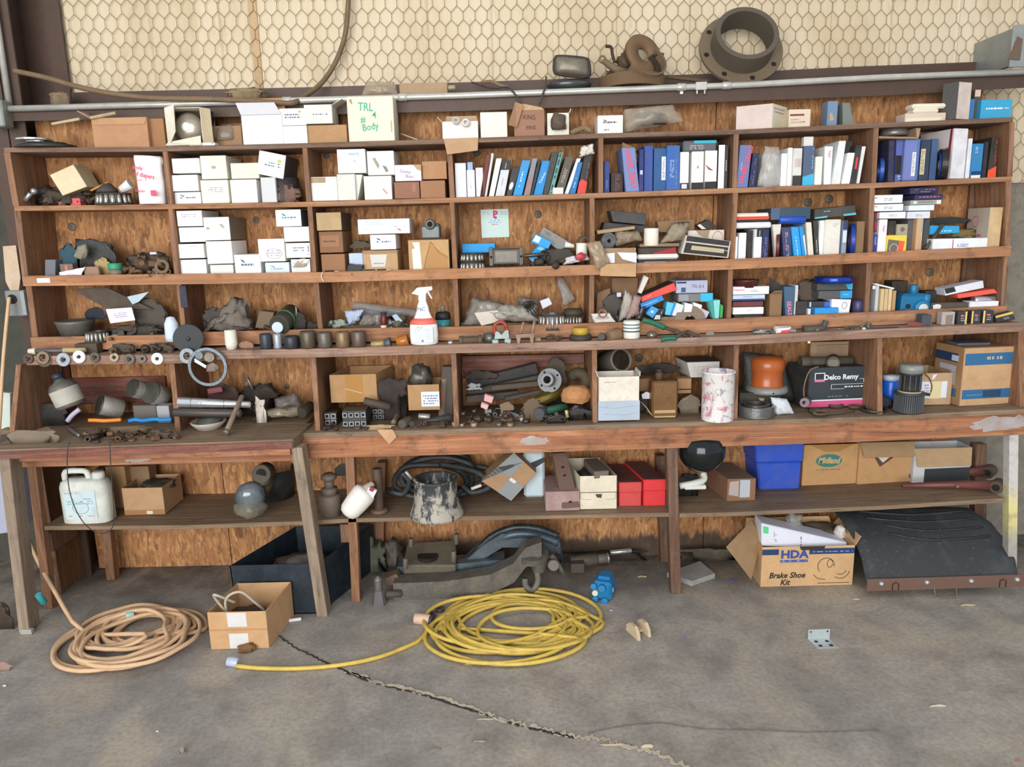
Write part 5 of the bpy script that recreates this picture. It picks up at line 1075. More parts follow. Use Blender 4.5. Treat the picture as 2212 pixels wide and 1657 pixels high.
openbox('open cardboard box with its tan flap hanging over the lip @25',(1297,1374,536),-.022,.2,'97795a',2,[('l',.05,70,'a58a68')],content=lambda Q,d: [('hanging_flap',MB().hexa([P(1298,570,-.045),P(1374,569,-.045),P(1374,598,-.045),P(1296,596,-.045)] + [p + V((0,.003,0)) for p in (P(1298,570,-.045),P(1374,569,-.045),P(1374,598,-.045),P(1296,596,-.045))],CARD('c2986c'),.0005),'tan flap'),('white_paper',MB().hexa([P(1333,545,-.03),P(1375,546,-.03),P(1375,568,-.03),P(1345,560,-.03)] + [p + V((0,.002,0)) for p in (P(1333,545,-.03),P(1375,546,-.03),P(1375,568,-.03),P(1345,560,-.03))],WHT('e4e2ea',.05),0)),('white_paper',MB().hexa([P(1308,548,-.03),P(1328,546,-.03),P(1328,568,-.03),P(1310,568,-.03)] + [p + V((0,.002,0)) for p in (P(1308,548,-.03),P(1328,546,-.03),P(1328,568,-.03),P(1310,568,-.03))],WHT('dcdce6',.05),0))])
crumple('dusty clear plastic draped over the divider and lip @25',[(1266,525),(1296,520),(1318,566),(1290,584)],-.05,plastic_film('b8a488',.7),'plastic_sheet','plastic sheet',4,.008,bulge=.012)
rod('short white paper roll standing in the heap @25',(1406,531),(1407,493),.04,.04,15.5,WHT('ece6da',.15),'paper_roll','roll',24)
crumple('dusty grey brown rag piled in the middle @25',[(1452,482),(1492,478),(1478,520),(1424,528)],.05,mat('8a7c68',.85,0,.5,'c0b6a4',1,.7),'rag','rag',21,.012,bulge=.04)
bx('flattened tan carton pieces behind the rag @25',(1420,478,1500,474,1500,500,1424,502),.12,.06,'8b6c4c',None,name='cardboard_pieces',cat='cardboard',m=CARD('8b6c4c'))
bx('brown tray under the rag @25',(1382,1468,526,533),.03,.12,'7d664c',None,name='cardboard_tray',cat='cardboard',m=CARD('7d664c'))
bx('dark flat pack with red end lying in the heap @25',(1378,1462,534,549),.035,.12,'3a3430',None,[('p',[(.4,.8),(.95,.1),(1,.9),(.4,1)],'a02030')],bev=.004)
bx('bright white padded pack above the dark strip @25',(1376,1467,549,560),.01,.12,'f2efe6',None,bev=.008)
bx('dark strip pack at the lip, bottom @25',(1378,1470,561),.0,.12,'23242a',2,[('r',.15,.3,.65,.95,'b8c0cc')])
bx('white and black carton end sticking up, right side @25',(1506,487,1530,474,1552,493,1516,495),.1,.06,'2d2b2a',None,[('r',0,0,.25,1,'e6e3dc')])
bx('dusty pinkish white box behind the scuffed black one @25',(1486,1565,497,530),.07,.12,'d9cfc6',None,[('n',.82,.6,.14,.5,'d08a8a',.0015),('p',[(.22,0),(.6,0),(.55,.6),(.3,.3)],'a08c74')])
bx('scuffed black and white box with a tan strip, tilted @25',(1482,508,1579,521,1574,558,1471,548),-.0,.13,'c9c3b4',2,[('r',.03,.02,.97,.3,'22242a',.35),('r',.04,.38,.96,.93,'1e2026',.35),('r',.18,.5,.88,.74,'b9ad88'),('s',.45,.28,.6,.42,'d8d4c8',1),('s',.8,.55,.98,.62,'d8d4c8',1)])
for q,c,dec,lab,Y_,b in [
 ((1590,1662,460,478),'efe6da',[('r',0,.42,1,.74,'e2452c'),('r',0,.76,1,1,'3a1e1a')],'white pack with a red band lying on top @26',.03,.006),((1589,1667,480,493),'e9eef6',[],'white rounded pack lying under the red banded one @26',.025,.006),
 ((1587,1594,511),'e8f0f4',[('r',0,0,1,.0,'000000')],'thin pale carton at the far left, bottom @26',.01,.001),((1597,1613,503),'eef4f6',[],'white upright carton, second from the left @26',.012,.002),((1614,1629,498),'1c1e22',[],'black upright carton between two white ones @26',.03,.002),
 ((1630,1647,495),'eff0f2',[('r',0,0,1,.24,'2b2c30'),('r',.0,0,.3,.24,'c8d0d8'),('s',.6,.05,.8,.22,'d0d0d0',1,True)],'white carton with a black and white top @26',.012,.002),((1648,1662,495),'15265c',[('s',.4,.15,.75,.95,'7a88bc',2,True),('s',.1,.55,.3,.75,'b05068',1,True)],'navy blue carton with faint print, left half @26',.014,.002),
 ((1688,1708,491,1692,1710),'343f6c',[('s',.35,.15,.7,.9,'a8b0d0',2,True),('s',.15,.5,.3,.7,'b05068',1,True)],'dusty navy carton with print, centre @26',.02,.002),((1709,1725,490,1715,1732),'18a0ea',[('s',.4,.15,.6,.95,'d0ecf8',1,True)],'bright blue leaning carton, left of two @26',.012,.002),
 ((1726,1736,489,1733,1742),'1494dc',[('p',[(.6,.3),(1,.25),(1,.9),(.8,.9)],'dfe8ec')],'bright blue leaning carton, right of two @26',.016,.002),((1741,1753,480,1746,1758),'e4dfcc',[],'cream leaning carton beside the black one @26',.012,.002),((1757,1766,478,1761,1770),'33332f',[('s',.35,.5,.65,.85,'d0d0c8',1,True)],'slim black leaning carton with white print @26',.016,.002),
 ((1771,1783,476),'e6eeee',[],'white rounded carton left of the widest one @26',.02,.004),((1784,1818,474),'e6e3d8',[('s',.45,.1,.8,.2,'b8ae9a',2)],'widest dusty white carton @26',.012,.004),((1822,1832,476),'8fa2bc',[('r',0,0,1,.25,'2d3f62'),('r',.1,.28,.9,.6,'dde6ee')],'narrow grey blue carton next to the blue ring @26',.012,.002)]:
 bx(lab,q,Y_,.16,c,2 if len(q) != 4 else None,dec,bev=b)
onedge('dark red ring standing behind a bent white card @26',1680,520,.05,29,7,mat('5e1f1f',.45,.1,.3),2)
bx('bent white card strip curving down from the dark blue box @26',(1669,485,1688,484,1680,556,1675,556),.02,.03,'dcd7cf',2,name='card_strip',cat='card')
onedge('deep blue seal ring on edge at the right @26',1840,512,.04,34,8,mat('143c9c',.4,.2,.15),2,ri=.72)
openbox('brown carton on its side around the blue ring, right end @26',(1852,1869,478),.02,.18,'7d5f42',2)
bx('dark blue dusty carton on top with a blue roll under it @26',(1666,1752,449,474),.02,.2,'28475c',None,[('r',0,0,.22,1,'4a6484',.3)],parts=lambda Q: [('blue_roll',MB().cyl(P(1682,475,.03),P(1738,475,.03),9 * K(.03),mat('1d4fb4',.4,0,.1),20))])
bx('black dusty carton with a cyan lower edge, top right @26',(1760,452,1848,443,1849,464,1760,473),.02,.2,'3a3e40',None,[('s',.22,.25,.42,.45,'a8acae',1),('p',[(0,.85),(.3,.8),(.3,1),(0,1)],'5cb8cc'),('p',[(.7,.8),(1,.78),(1,1),(.7,1)],'5cb8cc')])
RP = [('s',.02,.2,.12,.5,'d86a7c',1),('s',.35,.35,.65,.75,'8a8e98',2)]
for q,c,dec,lab,Y_ in [
 ((1889,1951,421,439),'eff5f7',RP,'long white carton, top of the left stack @27',.02),((1888,1952,441,456),'eef3f6',RP,'long white carton, second in the left stack @27',.015),((1901,1957,458,472),'f2f4f4',RP[1:],'long white carton sticking out, third in the left stack @27',.005),
 ((1967,2029,405,419),'1b2450',[('s',.18,.2,.88,.45,'cc6a84',1),('s',.35,.55,.7,.75,'8a94c0',1)],'navy carton with red print, top of the middle stack @27',.03),((1977,2038,420,431),'202a55',[('s',.15,.3,.9,.75,'cc6a74',1)],'navy carton with red print, second in the middle stack @27',.02),
 ((1968,2034,432,442),'a3a49e',[('r',.84,.1,.98,.9,'e8e6e0'),('o',.14,.5,.06,.35,'d8dce0'),('s',.25,.25,.75,.7,'6c7078',1)],'grey striped carton with a white end, middle stack @27',.02),((1964,2019,443,455),'e3edf4',[],'pale white carton under the grey striped one @27',.012),((1961,2010,457,472),'dfe3f0',RP[1:],'pale lilac white carton, bottom of the middle stack @27',.014),
 ((1889,1899,459,471),'7c1d34',[],'maroon carton end between white ones, far left @27',.03),((1888,1899,476,500),'30222e',[('p',[(.1,.1),(.9,.1),(.6,.9),(.2,.8)],'a03048')],'dark carton with a red mark, far left @27',.03),
 ((1900,1918,474),'f1f0f6',[('t','Natl',.6,.25,.1,'d8708c',90,.004)],'tall white carton with pink lettering, left @27',.012),((1886,1896,507),'23348c',[('s',.4,.1,.8,.5,'c0c8e0',2,True)],'short royal blue carton, bottom left @27',.01),((1919,1937,476,510),'22262a',[('r',.1,.85,.8,.98,'9c2a3a')],'black carton behind the yellow framed one @27',.05),
 ((1938,1962,484,510),'a8a493',[('p',[(.5,.2),(.78,.45),(.5,.7),(.3,.45)],'8a5e58')],'beige box with a brown diamond mark @27',.04),((1962,1981,473),'5c5a60',[],'tall dark grey carton, middle @27',.05),((1982,1996,471),'d3aa80',[('s',.4,.5,.8,.9,'c0a0a0',3,True),('r',.8,0,.95,.4,'7ab0c8')],'tall tan carton, middle @27',.02),((1997,2010,472),'3c444a',[],'dark slate carton right of the tan one @27',.05)]:
 bx(lab,q,Y_,.17,c,2 if len(q) != 4 else None,dec)
bx('yellow framed grey box with a ring picture and orange stripe @27',(1917,1960,508),-.0,.06,'e8d44a',2,[('p',[(.06,.2),(.62,.28),(.5,1),(.02,1)],'6f675c'),('p',[(.62,.28),(.9,.32),(.8,1),(.5,1)],'e8603c'),('n',.36,.66,.2,.22,'d0ccc4',.0015)])
bx('bright sky blue carton with pale script, half covered @27',(2009,487,2073,488,2073,503,2008,507),.06,.1,'18a0d8',None,[('s',.2,.5,.8,.85,'a8dcec',1)])
lump('long black greasy part lying behind the blue carton @27',2052,478,.14,88,18,RUB('202123'),'rubber_part','rubber part',5,.25,.1)
rbx('tall cream carton with red print on its side, right end @27',2140,448,.0,2092,.19,2167,.02,2,'cfc3b2',dec=[('n',.4,.32,.14,.13,'c05060',.0015),('s',.1,.6,.7,.85,'c8607c',2)],colr='e0bf90')
bx('long white carton with a magenta line, lying in front @27',(2016,2134,515),.0,.09,'eef2f8',2,[('r',.36,.05,.375,.98,'c03070'),('s',.45,.38,.65,.65,'3a7ca8',2)])
lump('brass fittings and small clutter behind the long white carton @27',2088,506,.1,70,22,mat('8d7d52',.5,.4,.6,'3a3430',1,.6),'brass_fittings','fittings',3,.6,.08,freq=3)
rod('dark steel wrench leaning among the cartons @27',(1999,538),(2034,490),.01,.05,3.5,IRON('4f4a44'),'wrench','wrench',8,extra=lambda A,B: [('jaw',torus(MB(),B,.009,.004,IRON('4f4a44'),rotx(1.57),14,6,.8))])
# ---------------------------------------------------------------- third row
p = [P(x,y,.06) for x,y in ((155,625),(228,620),(330,668),(232,668))]; S('gasket_sheet',LB('dark brown gasket sheet leaning across the back @31'),'sheet',MB().hexa(p + [q + V((0,.01,0)) for q in p],mat('4c4138',.75,0,.4,'7a6a58'),.001))
p = [P(x,y,.1) for x,y in ((72,640),(80,640),(96,722),(82,722))]; S('rubber_strip',LB('black rubber strip standing against the left end panel @31'),'rubber strip',MB().hexa(p + [q + V((0,.1,0)) for q in p],RUB('22262a'),.001))
tumbler('dusty grey metal bowl at the left @31',168,3,.07,[(0,0),(26,0),(38,38),(40,44),(37,44),(24,4),(0,4)],mat('6f6b64',.5,.3,.5,'3a342c'),'metal_bowl','bowl',32)
lump('shiny black cap behind the ribbed bearing @31',207,680,.1,46,32,mat('1e2430',.2,0,.2),'black_dome','metal part',4,.15,.1)
bearing('ribbed roller bearing beside the grey bowl @31',up(212,.0,3),26,24)
bx('white printed card leaning in the middle @31',(228,668,284,664,292,692,238,699),-.0,.003,'e6deea',None,[('s',.25,.3,.75,.7,'a8a0c4',3)],name='card',cat='card')
bx('pale blue paper corner on the gasket sheet @31',(274,641,322,630,300,652,286,658),.04,.003,'b9cfdb',None,name='paper_sheet',cat='paper')
lump('grey metal fan part and rags on the right @31',328,686,.08,72,70,IRON('4e4a45',.5),'fan_part','metal part',16,.5,.14,3,freq=2.2)
lump('jumble of dark fittings along the lip @31',292,712,.02,110,20,IRON('35322f',.5),'fittings','fittings',19,.6,.06,3,freq=3.4)
tumbler('small grey glass jar near the lip @31',252,3,-.0,[(0,0),(9,0),(9,12),(6,16),(0,16)],mat('8e99a0',.25,.2,.2),'small_jar','jar')
tumbler('white plastic bottle standing at the divider @31',374,3,-.02,[(0,0),(14,0),(15,10),(14,38),(8,52),(0,54)],WHT('cfdcf0',.05),'plastic_bottle','bottle')
bx('dark blue strip hanging on the divider, left edge @32',(386,401,617,665),-.004,.004,'1f2a40',None,name='blue_strip',cat='strip')
crumple('big grey dusty cloth heaped on the left @32',[(505,642),(528,646),(548,716),(436,716)],.06,mat('6f675f',.85,0,.4,'9a9086',1,.8),'dusty_cloth','cloth',6,.02,bulge=.06,ny=14,nx=18,k=3)
lump('dark grey cloth fold left of the big grey heap @32',470,690,.1,70,46,mat('4c4844',.9,0,.4,'7a7068',1,.6),'cloth_fold','cloth',9,.4,.1,3)
bx('olive brown cardboard tube box, tilted @32',(560,671,592,675,584,712,551,708),.05,.06,'6a5a44',3)
def can_bag():
 p = P(606,702,-.01); s = K(0); a = MB().cyl(p + V((0,-.02,0)),p + V((.02,.12,.04)),22 * s,mat('4b4240',.35,.3,.4,'4f6a4a'),24); c = MB().cyl(p + V((-.006,-.032,-.008)),p + V((-.006,-.022,-.008)),12 * s,WHT('c9d8ee',0),20)
 T('spray_can',LB('spray can lying with its pale round cap towards us @32'),'can',[('can',a),('cap',c,'pale cap'),('green_band',MB().cyl(p + V((.009,.04,.018)),p + V((.0115,.055,.022)),22.6 * s,mat('3f7a48',.5),24))])
can_bag()
lump('black greasy valve with a small stem @32',642,694,.04,36,38,IRON('2c2a2a',.4),'valve','valve',23,.4,.06,3,extra=lambda p,s: [('stem',MB().cyl(p + V((0,0,.02)),p + V((0,0,.07)),2.5 * s,STEEL('8a8e92'),8))])
lump('low dark rag in the right corner @32',668,704,.06,34,18,mat('3b3632',.9,0,.4),'dark_rag','rag',31,.5,.06,3)
rod('long clear plastic tube wrapped in film, lying at the back @33',(762,660),(902,678),.14,.12,9,plastic_film('a8a4a0',.75),'plastic_tube','tube',16)
crumple('blue and white cloth among the fittings @33',[(744,672),(786,668),(776,692),(752,706)],.05,mat('b4c2da',.8,0,.3,'6a7484'),'blue_cloth','cloth',4,.008,bulge=.015,k=3)
lump('greenish brass fittings on the left @33',730,702,.03,40,26,mat('7c8678',.5,.4,.5,'3a3a34',1,.5),'brass_fittings','fittings',15,.6,.06,3,freq=2.8)
crumple('clear plastic bag of small parts @33',[(786,680),(822,676),(828,712),(770,712)],.03,plastic_film('9c948a',.6),'plastic_bag','bag',5,.008,bulge=.03,k=3,extra=lambda Q: [('small_parts',MB().blob(bil(Q,.5,.6),(.08,.05,.05),IRON('5b5650'),2,.4))])
lump('tumble of grey and white plastic parts behind the bag @33',812,680,.12,110,26,mat('7d8286',.6,.1,.5,'3a3632',1,.5),'plastic_parts','parts',25,.7,.08,freq=3)
rod('red and black battery standing with a pale tip @33',(829,706),(829,680),-.005,-.005,6,mat('6a1d22',.4,0,.2),'battery','battery',14,extra=lambda A,B: [('pale_end',MB().cyl(A + V((0,-.001,-.004)),A + V((0,-.001,.008)),.0145,mat('e8d3a4',.5),14)),('black_neck',MB().cyl(B,B + V((0,0,.012)),.013,RUB(),14))])
bx('small pale blue pack tilted on the clutter @33',(846,682,856,678,870,694,858,698),.0,.02,'a9bdd4',3)
rod('grey pipe stub leaning on the clutter @33',(853,706),(872,684),.0,.03,8,IRON('5f5848'),'pipe_stub','pipe',14)
lump('row of small dark nuts and washers along the lip @33',800,708,-.0,150,12,IRON('3c3a36',.5),'nuts','nuts',41,.7,.04,3,freq=4.5)
tumbler('teal jar with a black lid behind the spray bottle @33',958,3,.06,[(0,0),(14,0),(17,26),(0,26)],mat('2f8f92',.4,0,.15),'teal_jar','jar',parts=[('lid',[(0,26),(17,26),(16,38),(12,42),(0,42)],RUB('1c1f22'),'black lid'),('knob',[(0,42),(4,42),(7,54),(0,57)],plastic_film('8a8a86',.7))])
crumple('grey dusty plastic bags heaped on the left @34',[(1022,642),(1090,655),(1100,708),(996,706)],.08,plastic_film('a8a298',.8),'plastic_bag','bag',14,.014,bulge=.07,ny=12,nx=16,k=3)
crumple('long grey folded plastic bag in front of the bearings @34',[(1082,658),(1130,660),(1166,694),(1040,690)],.03,plastic_film('b4aea4',.85),'plastic_bag','bag',26,.012,bulge=.05,ny=10,nx=16)
bx('folded paper with a red stripe lying on the grey bags @34',(1024,676,1074,670,1098,690,1040,704),.0,.01,'cfc8bc',None,[('p',[(.62,.1),(.68,.1),(.9,.7),(.84,.7)],'c86a50')],name='folded_paper',cat='paper')
M_ = rotz(.5) @ rotx(.9); bearing('roller bearing tipped on its side left of the big one @34',P(1146,676,.06),20,20,None,roty(-.5) @ rotx(.5))
bearing('big shiny roller bearing with wide rollers @34',up(1192,.04,3),32,34,STEEL('8e9194',.3))
bearing('dark roller bearing right of the shiny one @34',up(1238,.06,3),22,28,IRON('332f2b'))
tumbler('brown cap lying on the dark roller bearing @34',1236,3,.06,[(0,0),(23,0),(20,12),(0,14)],IRON('463c34'),'metal_cup','metal part',at=up(1238,.06,3) + V((0,0,29 * K(.06))))
crumple('clear plastic bag hanging against the board on the right @34',[(1202,600),(1216,600),(1242,646),(1218,662)],.2,plastic_film('c4c0bc',.5),'plastic_bag','bag',8,.006,bulge=.015)
bx('small white card standing behind the bearings @34',(1166,650,1186,643,1193,657,1172,668),.1,.004,'dfe3f4',None,name='card',cat='card')
crumple('small smoky plastic pouch behind the tipped bearing @34',[(1118,641),(1162,645),(1160,664),(1122,664)],.13,plastic_film('8d867e',.7),'plastic_pouch','bag',33,.006,bulge=.02)
lump('greasy small washers along the lip @34',1110,703,.0,80,12,IRON('5a5038',.5),'washers','washers',47,.6,.04,3,freq=4)
heap('@31',240,372,30,.0,.1,3,26,'d',7,1)
heap('@33',712,780,16,.0,.08,3,14,'b',6,2)
heap('@33',770,885,24,.0,.1,3,28,'p',6,4)
heap('@34',1060,1160,3,-.0,.04,3,10,'b',5,6)
heap('@27',2036,2130,16,.09,.14,2,18,'b',7,8)
heap('@32',556,676,10,.02,.12,3,10,'d',7,8)

# third row,fifth to seventh bay
bx('brown cardboard sheet leaning in the left corner @35',(1290,632,1318,622,1322,672,1288,680),.1,.02,'7a5c40',None,name='cardboard_sheet',cat='cardboard',m=CARD('7a5c40'))
bx('wide tan cardboard sheet standing at the back @35',(1322,1378,600),.17,.01,'856547',3,name='cardboard_sheet',cat='cardboard',m=CARD('856547'))
lump('grey alternator-like metal part in the left corner @35',1324,660,.09,46,56,IRON('53514d',.4),'alternator','machine part',18,.3,.12,3,extra=lambda p,s: [('white_plug',MB().box(p + V((.02,-.05,.055)),(.02,.02,.02),WHT('c8d4e0')))])
tumbler('short brown pipe collar standing on its edge @35',1300,3,.0,[(7,0),(10,0),(10,16),(7,16),(7,0)],mat('8c6a5c',.6,.1,.4),'pipe_collar','collar',at=P(1300,681,-.01),tilt=rotx(1.2))
crumple('open paper manual hanging over the lip at the left @35',[(1276,678),(1316,676),(1330,696),(1284,698)],-.03,WHT('d6cfca',.3),'paper_manual','paper',5,.004,bulge=.008,k=None,extra=lambda Q: [('print',MB().hexa([bil(Q,.2,.3) + V((0,-.016,0)),bil(Q,.8,.3) + V((0,-.016,0)),bil(Q,.8,.55) + V((0,-.016,0)),bil(Q,.2,.55) + V((0,-.016,0))] + [bil(Q,u,v) + V((0,-.015,0)) for u,v in ((.2,.3),(.8,.3),(.8,.55),(.2,.55))],mat('a8a09c',.8,0,.2),0))])
crumple('curled grey paper standing upright @35',[(1350,624),(1366,640),(1362,684),(1336,694)],.02,mat('b5ada4',.8,0,.3),'curled_paper','paper',15,.008,bulge=.02,k=3)
crumple('pinkish brown crumpled paper next to the red carton @35',[(1370,636),(1384,640),(1380,680),(1350,694)],.0,mat('a88d86',.85,0,.4),'crumpled_paper','paper',25,.008,bulge=.02,k=3)
bx('white carton standing tilted above the red one @35',(1391,594,1402,600,1386,635,1378,632),.06,.03,'ece8e2')
bx('bright red carton with a black top, leaning @35',(1384,642,1456,611,1462,627,1386,653),.02,.13,'ee5147',None,[('r',.36,0,.365,1,'8a2a22'),('s',.05,.3,.3,.55,'f4a8a0',1)],parts=lambda Q: [('black_top',MB().hexa([Q[0] + V((.004,.003,.0008)),Q[1] + V((-.003,.003,.0008)),Q[1] + V((-.003,.128,.0008)),Q[0] + V((.004,.128,.0008))] + [Q[0] + V((.004,.003,.002)),Q[1] + V((-.003,.003,.002)),Q[1] + V((-.003,.128,.002)),Q[0] + V((.004,.128,.002))],mat('34302c',.6,0,.3),0))])
bx('bright blue carton leaning under the red one @35',(1383,656,1430,638,1435,648,1386,670),.015,.1,'1a8ad8',None,[('s',.15,.35,.75,.7,'8ad0f2',1)])
bx('pale lilac box with TRL # 4 written on it @35',(1461,1529,606,633),.03,.15,'b4bbd4',None,[('r',.02,.08,.32,.22,'2c3560'),('t','TRL # 4',.68,.48,.38,'6a6494',3,0,.8),('r',.16,.55,.3,.92,'3a5578')],side=None)
bx('grey rounded pack with a cyan end, under the lilac box @35',(1465,1540,634,652),.025,.14,'77797c',None,[('r',.65,0,1,1,'2cb8e4'),('r',.02,.1,.3,.85,'9298a0')],bev=.004)
for q,c,dec,lab,k_ in [
 ((1379,668,1396,660,1384,690,1372,690),'17191f',[('s',.4,.1,.7,.9,'c0c0c8',1,True)],'black leaning carton, first in the fan of cartons @35',3),((1408,661,1424,668,1410,688,1396,678),'3aa0e0',[('s',.3,.3,.7,.8,'d8ecf4',1)],'bright blue leaning carton in the fan of cartons @35',3),
 ((1424,666,1438,668,1428,690,1412,690),'1b1d22',[('p',[(0,.6),(.6,.6),(.9,1),(0,1)],'d4dce0'),('s',.5,.1,.8,.5,'c0c0c8',1,True)],'black and white leaning carton in the fan @35',3),((1441,652,1461,656,1450,682,1436,680),'58c8e8',[('p',[(.75,0),(1,0),(1,1),(.75,1)],'1c84d0')],'cyan leaning carton in the fan @35',3),
 ((1462,654,1478,660,1470,684,1452,682),'dfe6ec',[],'first white carton right of the cyan one @35',3),((1480,654,1497,658,1492,684,1476,682),'eceff2',[],'second white carton, middle of three @35',3),((1498,653,1517,659,1512,684,1496,680),'eef6f6',[],'brightest white carton, third of three @35',3),((1516,666,1533,674,1526,688,1510,682),'c9bfcc',[],'pinkish carton after the three white ones @35',3),
 ((1533,650,1556,648,1553,688,1540,688),'86dcd4',[('r',0,0,.35,1,'3a9c98')],'mint green upright carton, right end @35',3),((1556,656,1563,661,1561,687,1554,687),'3fa95c',[],'narrow green upright carton, far right @35',3)]:
 bx(lab,q,.0 + .008 * (len(lab) % 4),.07,c,k_,dec)
disc('brown disc brake pad or gasket ring lying against the cartons @35',1490,694,-.0,34,8,mat('8a7a6c',.7,.1,.4),'gasket_ring','ring',12,-.2)
lump('small brown paper scraps at the lip before the fan @35',1444,690,-.0,34,14,mat('8a7460',.9,0,.4),'paper_scraps','paper',33,.6,.04,3)
# sixth bay
tumbler('flat maroon tin lying at the top of the left stack @36',1612,3,.05,[(0,0),(25,0),(25,11),(27,12),(27,16),(0,16)],mat('5a2a2c',.4,.2,.3),'flat_tin','tin',32,at=P(1611,620,.06))
for q,c,dec,lab,Y_ in [
 ((1584,1662,619,636),'f1f0f2',[('t','National',.17,.4,.4,'d8708c',0,.004),('s',.5,.4,.72,.75,'a0a0a8',2)],'long white carton with pink lettering, left stack @36',.01),((1583,1653,637,649),'c9dcf0',[('r',0,.7,.98,1,'33508c'),('s',.3,.2,.6,.55,'8aa4c8',1)],'pale blue carton with a navy edge, left stack @36',.02),
 ((1583,1649,651,662),'6e2a30',[],'dark red flat box in the left stack @36',.03),((1584,1650,664,679),'f2f6f4',[('s',.45,.4,.6,.55,'b0b0b0',1)],'white carton with a thumb cut, low in the left stack @36',.012),((1586,1648,680,700),'26282b',[('r',.38,.3,.68,.9,'c8ccd0')],'black carton at the bottom of the left stack @36',.02)]:
 bx(lab,q,Y_,.15,c,3 if q[3] > 690 else None,dec)
p = [P(x,y,.05) for x,y in ((1661,598),(1684,612),(1692,634),(1663,631))]; S('black_flap',LB('black triangular carton flap sticking up @36'),'cardboard',MB().hexa(p + [q + V((0,.003,0)) for q in p],RUB('191b1e'),.0008))
openbox('torn kraft carton with ragged flap beside the SEALS box @36',(1664,1690,634),.02,.12,'7f5f3c',3,[('f',.03,60,'9a7850')])
bx('steel blue carton with SEALS in pink letters @36',(1693,619,1718,619,1712,684,1697,684),.01,.1,'3e5f80',3,[('t','SEALS',.5,.72,.2,'e48a98',84,.02,.9)])
bx('white torn carton edge behind the SEALS box @36',(1718,1725,616,1713,1720),.03,.08,'d8dcdc',3)
lump('rusty lumps and grey brackets in the middle @36',1744,634,.1,56,62,IRON('5f5348',.6),'rusty_brackets','metal parts',28,.6,.12,3,freq=2.3)
bx('black carton standing before the rusty lumps @36',(1721,1745,651),.02,.08,'2c2f30',3)
onflat = lambda label,x,y,Y,r,h,m,**kw: tumbler(label,x,3,Y,[(0,0),(r * .96,0),(r,h * .2),(r,h * .8),(r * .96,h),(r * .5,h * 1.05),(0,h * 1.05)],m,kw.get('name','round_tin'),'tin',36,at=P(x,y,Y))
onflat('shiny royal blue round tin on top of the black cartons @36',1800,611,.05,40,14,mat('1c3f9c',.2,.5,.1))
for q,c,dec,lab,Y_ in [
 ((1766,1842,612,627),'4a4c4c',[('s',.22,.1,.8,.35,'3f7a74',1),('p',[(.78,0),(1,0),(1,1),(.88,.9)],'2aa8d4')],'dark carton with a cyan corner under the blue tin @36',.03),((1769,1841,628,645),'55585c',[('r',.65,.05,1,1,'1a9fe4'),('s',.74,.45,.9,.6,'a8dcf2',1)],'grey carton with a bright cyan end @36',.02),
 ((1797,646,1839,647,1834,679,1796,677),'f3f3f6',[('n',.68,.42,.13,.22,'8a8a90',.0012)],'white carton with a small ring drawing, right part @36',.02),((1757,1812,665,690),'169be8',[('r',0,0,.06,1,'0f4a78')],'bright blue carton at the lip, right part @36',.0),((1745,1795,651,664),'26303c',[('r',.72,.1,1,.9,'3a6cd0'),('r',.08,.1,.15,.9,'c8d0d4')],'dark carton with a blue patch above the bright blue one @36',.04)]:
 bx(lab,q,Y_,.12 if Y_ else .06,c,3 if q[-1] > 685 else None,dec)
bx('narrow white carton beside the bright blue one at the lip @36',(1746,1752,667),.0,.04,'e2e8ec',3)
tumbler('small roll of blue and red printed tape at the right @36',1851,3,.04,[(0,0),(12,0),(12,34),(9,38),(0,38)],mat('3c3f6c',.4,0,.3),'tape_roll','roll')
# seventh bay
for q,lab in (((1891,612,1932,622,1931,625,1889,615),'thin white sheet lying across the tan card stack @37'),): bx(lab,q,.02,.08,'eef2fa',None,name='card',cat='card',bev=.0004)
bx('white carton strip standing at the left @37',(1893,1900,617),.03,.05,'cfd6dc',3)
bx('white folded card standing upright at the left @37',(1886,1892,617,625),.03,.01,'f2f4f6',None,name='card',cat='card')
for i in range(4): bx(['tan cardboard backing card, leftmost of four @37','tan cardboard backing card, second of four from the left @37','tan cardboard backing card, third of four from the left @37','darker tan backing card, rightmost of four @37'][i],(1904 + i * 8.5,1911.5 + i * 8.5,624 + (i == 3) * 4),.015 + .003 * i,.05,['d9bf92','d6b98a','dcc498','b99468'][i],3,name='backing_card',cat='card',g='tan backing cards')
def pump():
 s = K(.02); B = mat('1b78a8',.45,.1,.3,'15455e',1,.2); p = up(1976,.03,3); a = MB().box(p + V((-.0,.03,24 * s)),(62 * s,.07,44 * s),B,roty(.03),.012)
 a.box(p + V((-.03,.02,8 * s)),(26 * s,.08,14 * s),B,None,.004); t = MB().cyl(p + V((0,.03,44 * s)),p + V((0,.03,65 * s)),9 * s,B,20)
 f = MB().lathe([(0,0),(15 * s,0),(17 * s,.004),(17 * s,.02),(0,.02)],B,TR(p + V((12 * s,-.018,16 * s))) @ rotx(-math.pi / 2),24,False)
 h = MB().lathe([(5 * s,0),(10 * s,-.003),(10 * s,.003),(4 * s,.004)],WHT('d4d8d4'),TR(p + V((12 * s,-.021,15 * s))) @ rotx(-math.pi / 2),20); e = MB().cyl(p + V((24 * s,.01,20 * s)),p + V((24 * s,.01,44 * s)),9 * s,B,18)
 k2 = MB().cyl(p + V((-18 * s,-.012,20 * s)),p + V((-18 * s,-.004,20 * s)),5 * s,mat('101a20',.6),14)
 T('hydraulic_pump',LB('bright blue cast pump body with a round white port @37'),'pump',[('body',a),('top_port',t),('front_boss',f),('white_port',h,'white ring port'),('side_port',e),('plug',k2)])
pump()
bx('black carton behind the top of the blue pump @37',(1928,1962,607),.11,.08,'24211d',3); bx('black carton to the right behind the blue pump @37',(2000,2026,628),.1,.06,'26272a',3)
